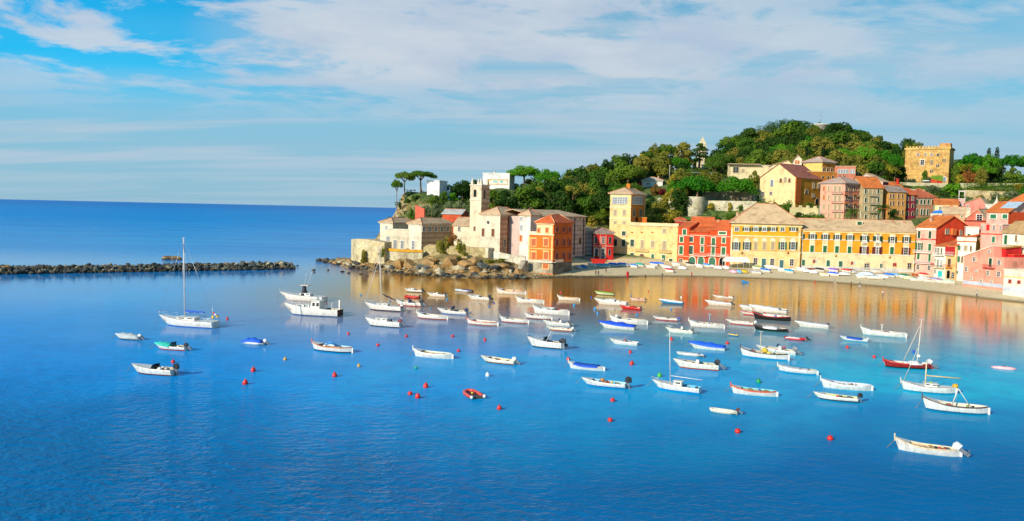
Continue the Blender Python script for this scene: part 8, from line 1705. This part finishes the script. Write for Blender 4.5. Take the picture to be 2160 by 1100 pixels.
for x, y, z, h, px, far in placed:
    r_ = rnd.random()
    if far: kd, g = rnd.choices([('round', 'dark'), ('round', 'mid'), ('airy', 'olive'), ('tall', 'dark'), ('round', 'olive'), ('cypress', 'black'), ('dome', 'bright'), ('dome', 'mid'), ('airy', 'dark')], [4, 4, 3, 2, 3, .6, 2, 2.5, 2])[0]; h *= rnd.choice([.8, 1, 1.1, 1.35])
    elif px > 1290: kd, g = rnd.choices([('round', 'mid'), ('tall', 'olive'), ('tall', 'dark'), ('round', 'olive'), ('airy', 'yellow'), ('cypress', 'black'), ('dome', 'mid'), ('dome', 'bright')], [4, 4, 2, 3, 1.5, 1, 2, 1.2])[0]
    else: kd, g = rnd.choices([('round', 'dark'), ('round', 'mid'), ('tall', 'dark'), ('tall', 'mid'), ('airy', 'olive'), ('round', 'olive')], [4, 4, 3, 2, 1.5, 1.5])[0]
    word = {'dark': 'dark green', 'mid': 'mid green', 'olive': 'olive green', 'yellow': 'yellowish', 'black': 'blackish', 'bright': 'bright green'}[g]
    shape = {'round': 'rounded tree', 'tall': 'tall narrow tree', 'airy': 'open-crowned tree', 'cypress': 'pointed cypress', 'dome': 'umbrella pine'}[kd]
    zone = 'in the wood behind the church and bell tower' if px < 1180 else 'in the wood left of the yellow tower' if px < 1300 else 'in the wood behind the yellow tower and white cottage' if px < 1500 and not far else 'on the near slope under the spire' if not far else 'on the far wooded hill left of its summit' if px < 1680 else 'on the far wooded hill right of its summit'
    tree(x, y, z, h, kd, g, f'{word} {shape} {zone}', f'{word} {shape}s {zone}', w=rnd.uniform(.95, 1.25) if kd != 'cypress' else 1)
if extra:
    m = MB()
    for x, y, z, h in extra:
        for i in range(7):
            a = rnd.uniform(0, 6.28); leaf_cards(m, (x+math.cos(a)*h*.25, y+math.sin(a)*h*.25, z+h*rnd.uniform(.35, .85)), (h*.24, h*.24, h*.16), 60, .42, rnd, .6, lo=-.5)
    tag(m.build('distant_wood', M('leaf', '#4c6c2a')), 'closed mass of dark trees filling the far hillside', 'woodland', kind='stuff')
# undergrowth that nobody could count
m = MB(); rs2 = random.Random(5); k = 0
ux = []; 
for i in range(9000):
    y = rs2.uniform(300, 640); x = rs2.uniform(-52, 260); ux.append((x, y))
uz = terr([c[0] for c in ux], [c[1] for c in ux])
for (x, y), z in zip(ux, uz):
    if z < 5: continue
    px, py = proj((x, y, z+1.5))
    if px > 2250 or blocked(px-4, px+4, py-4, py, y, x, y, 1.5): continue
    if px > 1985 and rs2.random() < .55: continue
    s = rs2.uniform(.8, 2.0); leaf_cards(m, (x, y, z+s*.2), (s, s, s*.8), 9 if y < 450 else 7, .42*(y/380), rs2, .4, lo=0)
tag(m.build('undergrowth', M('leaf', '#5c7428')), 'scrubby green undergrowth covering the slopes between the trees and houses', 'undergrowth', kind='stuff')
# ------------------------------------------------------------------ sky and sun
SUN_AZ_TRAVEL = Vector((0.68, 0.73)); SUN_EL = R(24)
sv = Vector((-SUN_AZ_TRAVEL.x, -SUN_AZ_TRAVEL.y)).normalized()
az = math.atan2(sv.x, sv.y)
w = bpy.data.worlds.new('World'); scn.world = w; w.use_nodes = True; nt = w.node_tree; L = nt.links
bg = nt.nodes['Background']
sky = nt.nodes.new('ShaderNodeTexSky'); sky.sky_type = 'NISHITA'; sky.sun_disc = False; sky.sun_elevation = SUN_EL; sky.sun_rotation = az; sky.air_density = 1.0; sky.dust_density = 0.4; sky.ozone_density = 3.0; sky.altitude = 0
tc = nt.nodes.new('ShaderNodeTexCoord'); gen = tc.outputs['Generated']
sp = nt.nodes.new('ShaderNodeSeparateXYZ'); L.new(gen, sp.inputs[0])
def math_(op, a, b_=None, c=None):
    n = N(nt, 'ShaderNodeMath', _operation=op)
    for i, v in enumerate((a, b_, c)):
        if v is None: continue
        if isinstance(v, bpy.types.NodeSocket): L.new(v, n.inputs[i])
        else: n.inputs[i].default_value = v
    return n.outputs[0]
def math_v(op, a, k):
    n = nt.nodes.new('ShaderNodeVectorMath'); n.operation = op; L.new(a, n.inputs[0]); n.inputs['Scale'].default_value = k; return n.outputs[0]
# clear blue tinted deeper; clouds stop above the view so the water reflects it

# clouds on a flat layer seen in perspective
zc = math_('MAXIMUM', sp.outputs[2], 0.0)
den = math_('ADD', zc, 0.10)
cx_ = math_('DIVIDE', sp.outputs[0], den); cy_ = math_('DIVIDE', sp.outputs[1], den)
cb = nt.nodes.new('ShaderNodeCombineXYZ'); L.new(cx_, cb.inputs[0]); L.new(cy_, cb.inputs[1])
def layer(scale, rot, loc, s, d=6, rough=.6, dist=.3):
    mp = nt.nodes.new('ShaderNodeMapping'); L.new(cb.outputs[0], mp.inputs[0]); mp.inputs['Scale'].default_value = scale; mp.inputs['Rotation'].default_value = (0, 0, rot); mp.inputs['Location'].default_value = loc
    return noisef(nt, mp.outputs[0], s, d, rough, dist)
puff = layer((1.0, 1.0, 1), .3, (CLD[0], CLD[1], 0), 1.15, 8, .62, .3)
strk = layer((.35, 1.5, 1), .12, (3.1, .4, 0), .9, 6, .55, .4)
veil = layer((.5, 1.0, 1), -.2, (7, 2, 0), .5, 4, .5, .2)
azm = math_('DIVIDE', sp.outputs[0], math_('MAXIMUM', sp.outputs[1], .05))       # sideways direction
elv = sp.outputs[2]
tint = ramp(nt, math_('ADD', azm, .62), [(.1, (.02, .66, .86, 1)), (.7, (.06, .46, .50, 1))])
clear = mixc(nt, 1.0, math_v('SCALE', sky.outputs[0], 2.15), tint, 'MULTIPLY')
lt = math_('MULTIPLY', ramp(nt, math_('ADD', azm, .62), [(.22, 1.0), (.45, 0.0)]), ramp(nt, elv, [(.10, 0.0), (.15, 1.0)]))   # clear corner, upper left
leftclear = ramp(nt, math_('ADD', math_('MULTIPLY', azm, 1.0), .62), [(0.0, .0), (.42, 1.0)])
thr = math_('SUBTRACT', puff, math_('MULTIPLY', math_('SUBTRACT', 1.0, leftclear), .07))
pf = ramp(nt, math_('SUBTRACT', puff, math_('MULTIPLY', lt, .03)), [(.43, 0), (.50, .85), (.62, 1.0)])
pf = math_('MULTIPLY', pf, ramp(nt, elv, [(.09, .0), (.16, 1.0)]))
rightfade = ramp(nt, math_('ADD', azm, .5), [(.55, 1.0), (1.0, .6)])
pf = math_('MULTIPLY', pf, rightfade)
st = math_('MULTIPLY', ramp(nt, strk, [(.42, 0), (.58, .85)]), ramp(nt, elv, [(.0, .3), (.05, 1.0)]))
st = math_('MULTIPLY', st, rightfade)
vl = math_('MULTIPLY', ramp(nt, veil, [(.3, .25), (.7, .75)]), ramp(nt, math_('ADD', azm, .62), [(.05, .25), (.6, 1.0)]))
haze = math_('MULTIPLY', ramp(nt, elv, [(0.0, .9), (.07, .8), (.13, .5), (.22, .1)]), math_('SUBTRACT', 1.0, math_('MULTIPLY', lt, .9)))
inv = math_('SUBTRACT', 1.0, math_('MULTIPLY', lt, .93))
st = math_('MULTIPLY', st, inv); vl = math_('MULTIPLY', vl, inv)
c1 = mixc(nt, haze, clear, (HZ[0], HZ[1], HZ[2], 1))
c2 = mixc(nt, math_('MULTIPLY', vl, .55), c1, (VL[0], VL[1], VL[2], 1))
c3 = mixc(nt, st, c2, (ST_[0], ST_[1], ST_[2], 1))
shade = ramp(nt, layer((1, 1, 1), 0, (1, 5, 0), 1.6, 5, .6, 0), [(.35, (CL[0]*.8, CL[1]*.85, CL[2]*.95, 1)), (.6, (CL[0], CL[1], CL[2], 1))])
c4 = mixc(nt, pf, c3, shade)
c5 = mixc(nt, ramp(nt, elv, [(.262, 0.0), (.31, .85)]), c4, clear)
L.new(c5, bg.inputs[0]); bg.inputs[1].default_value = 0.1
sl_ = bpy.data.lights.new('sun', 'SUN'); sl_.energy = SUN_E; sl_.angle = R(.5); sl_.color = (1.0, .90, .76)
so = bpy.data.objects.new('sun', sl_); COL.objects.link(so)
dirv = Vector((-sv.x*math.cos(SUN_EL), -sv.y*math.cos(SUN_EL), -math.sin(SUN_EL)))
so.rotation_euler = dirv.to_track_quat('-Z', 'Y').to_euler(); so.location = (-60, -60, 120)
vs_ = scn.view_settings; vs_.view_transform = 'Standard'; vs_.look = 'None'; vs_.gamma = 1; vs_.exposure = EXPO; vs_.use_curve_mapping = False
scn.cycles.max_bounces = 5; scn.cycles.diffuse_bounces = 2; scn.cycles.glossy_bounces = 3; scn.cycles.transparent_max_bounces = 4
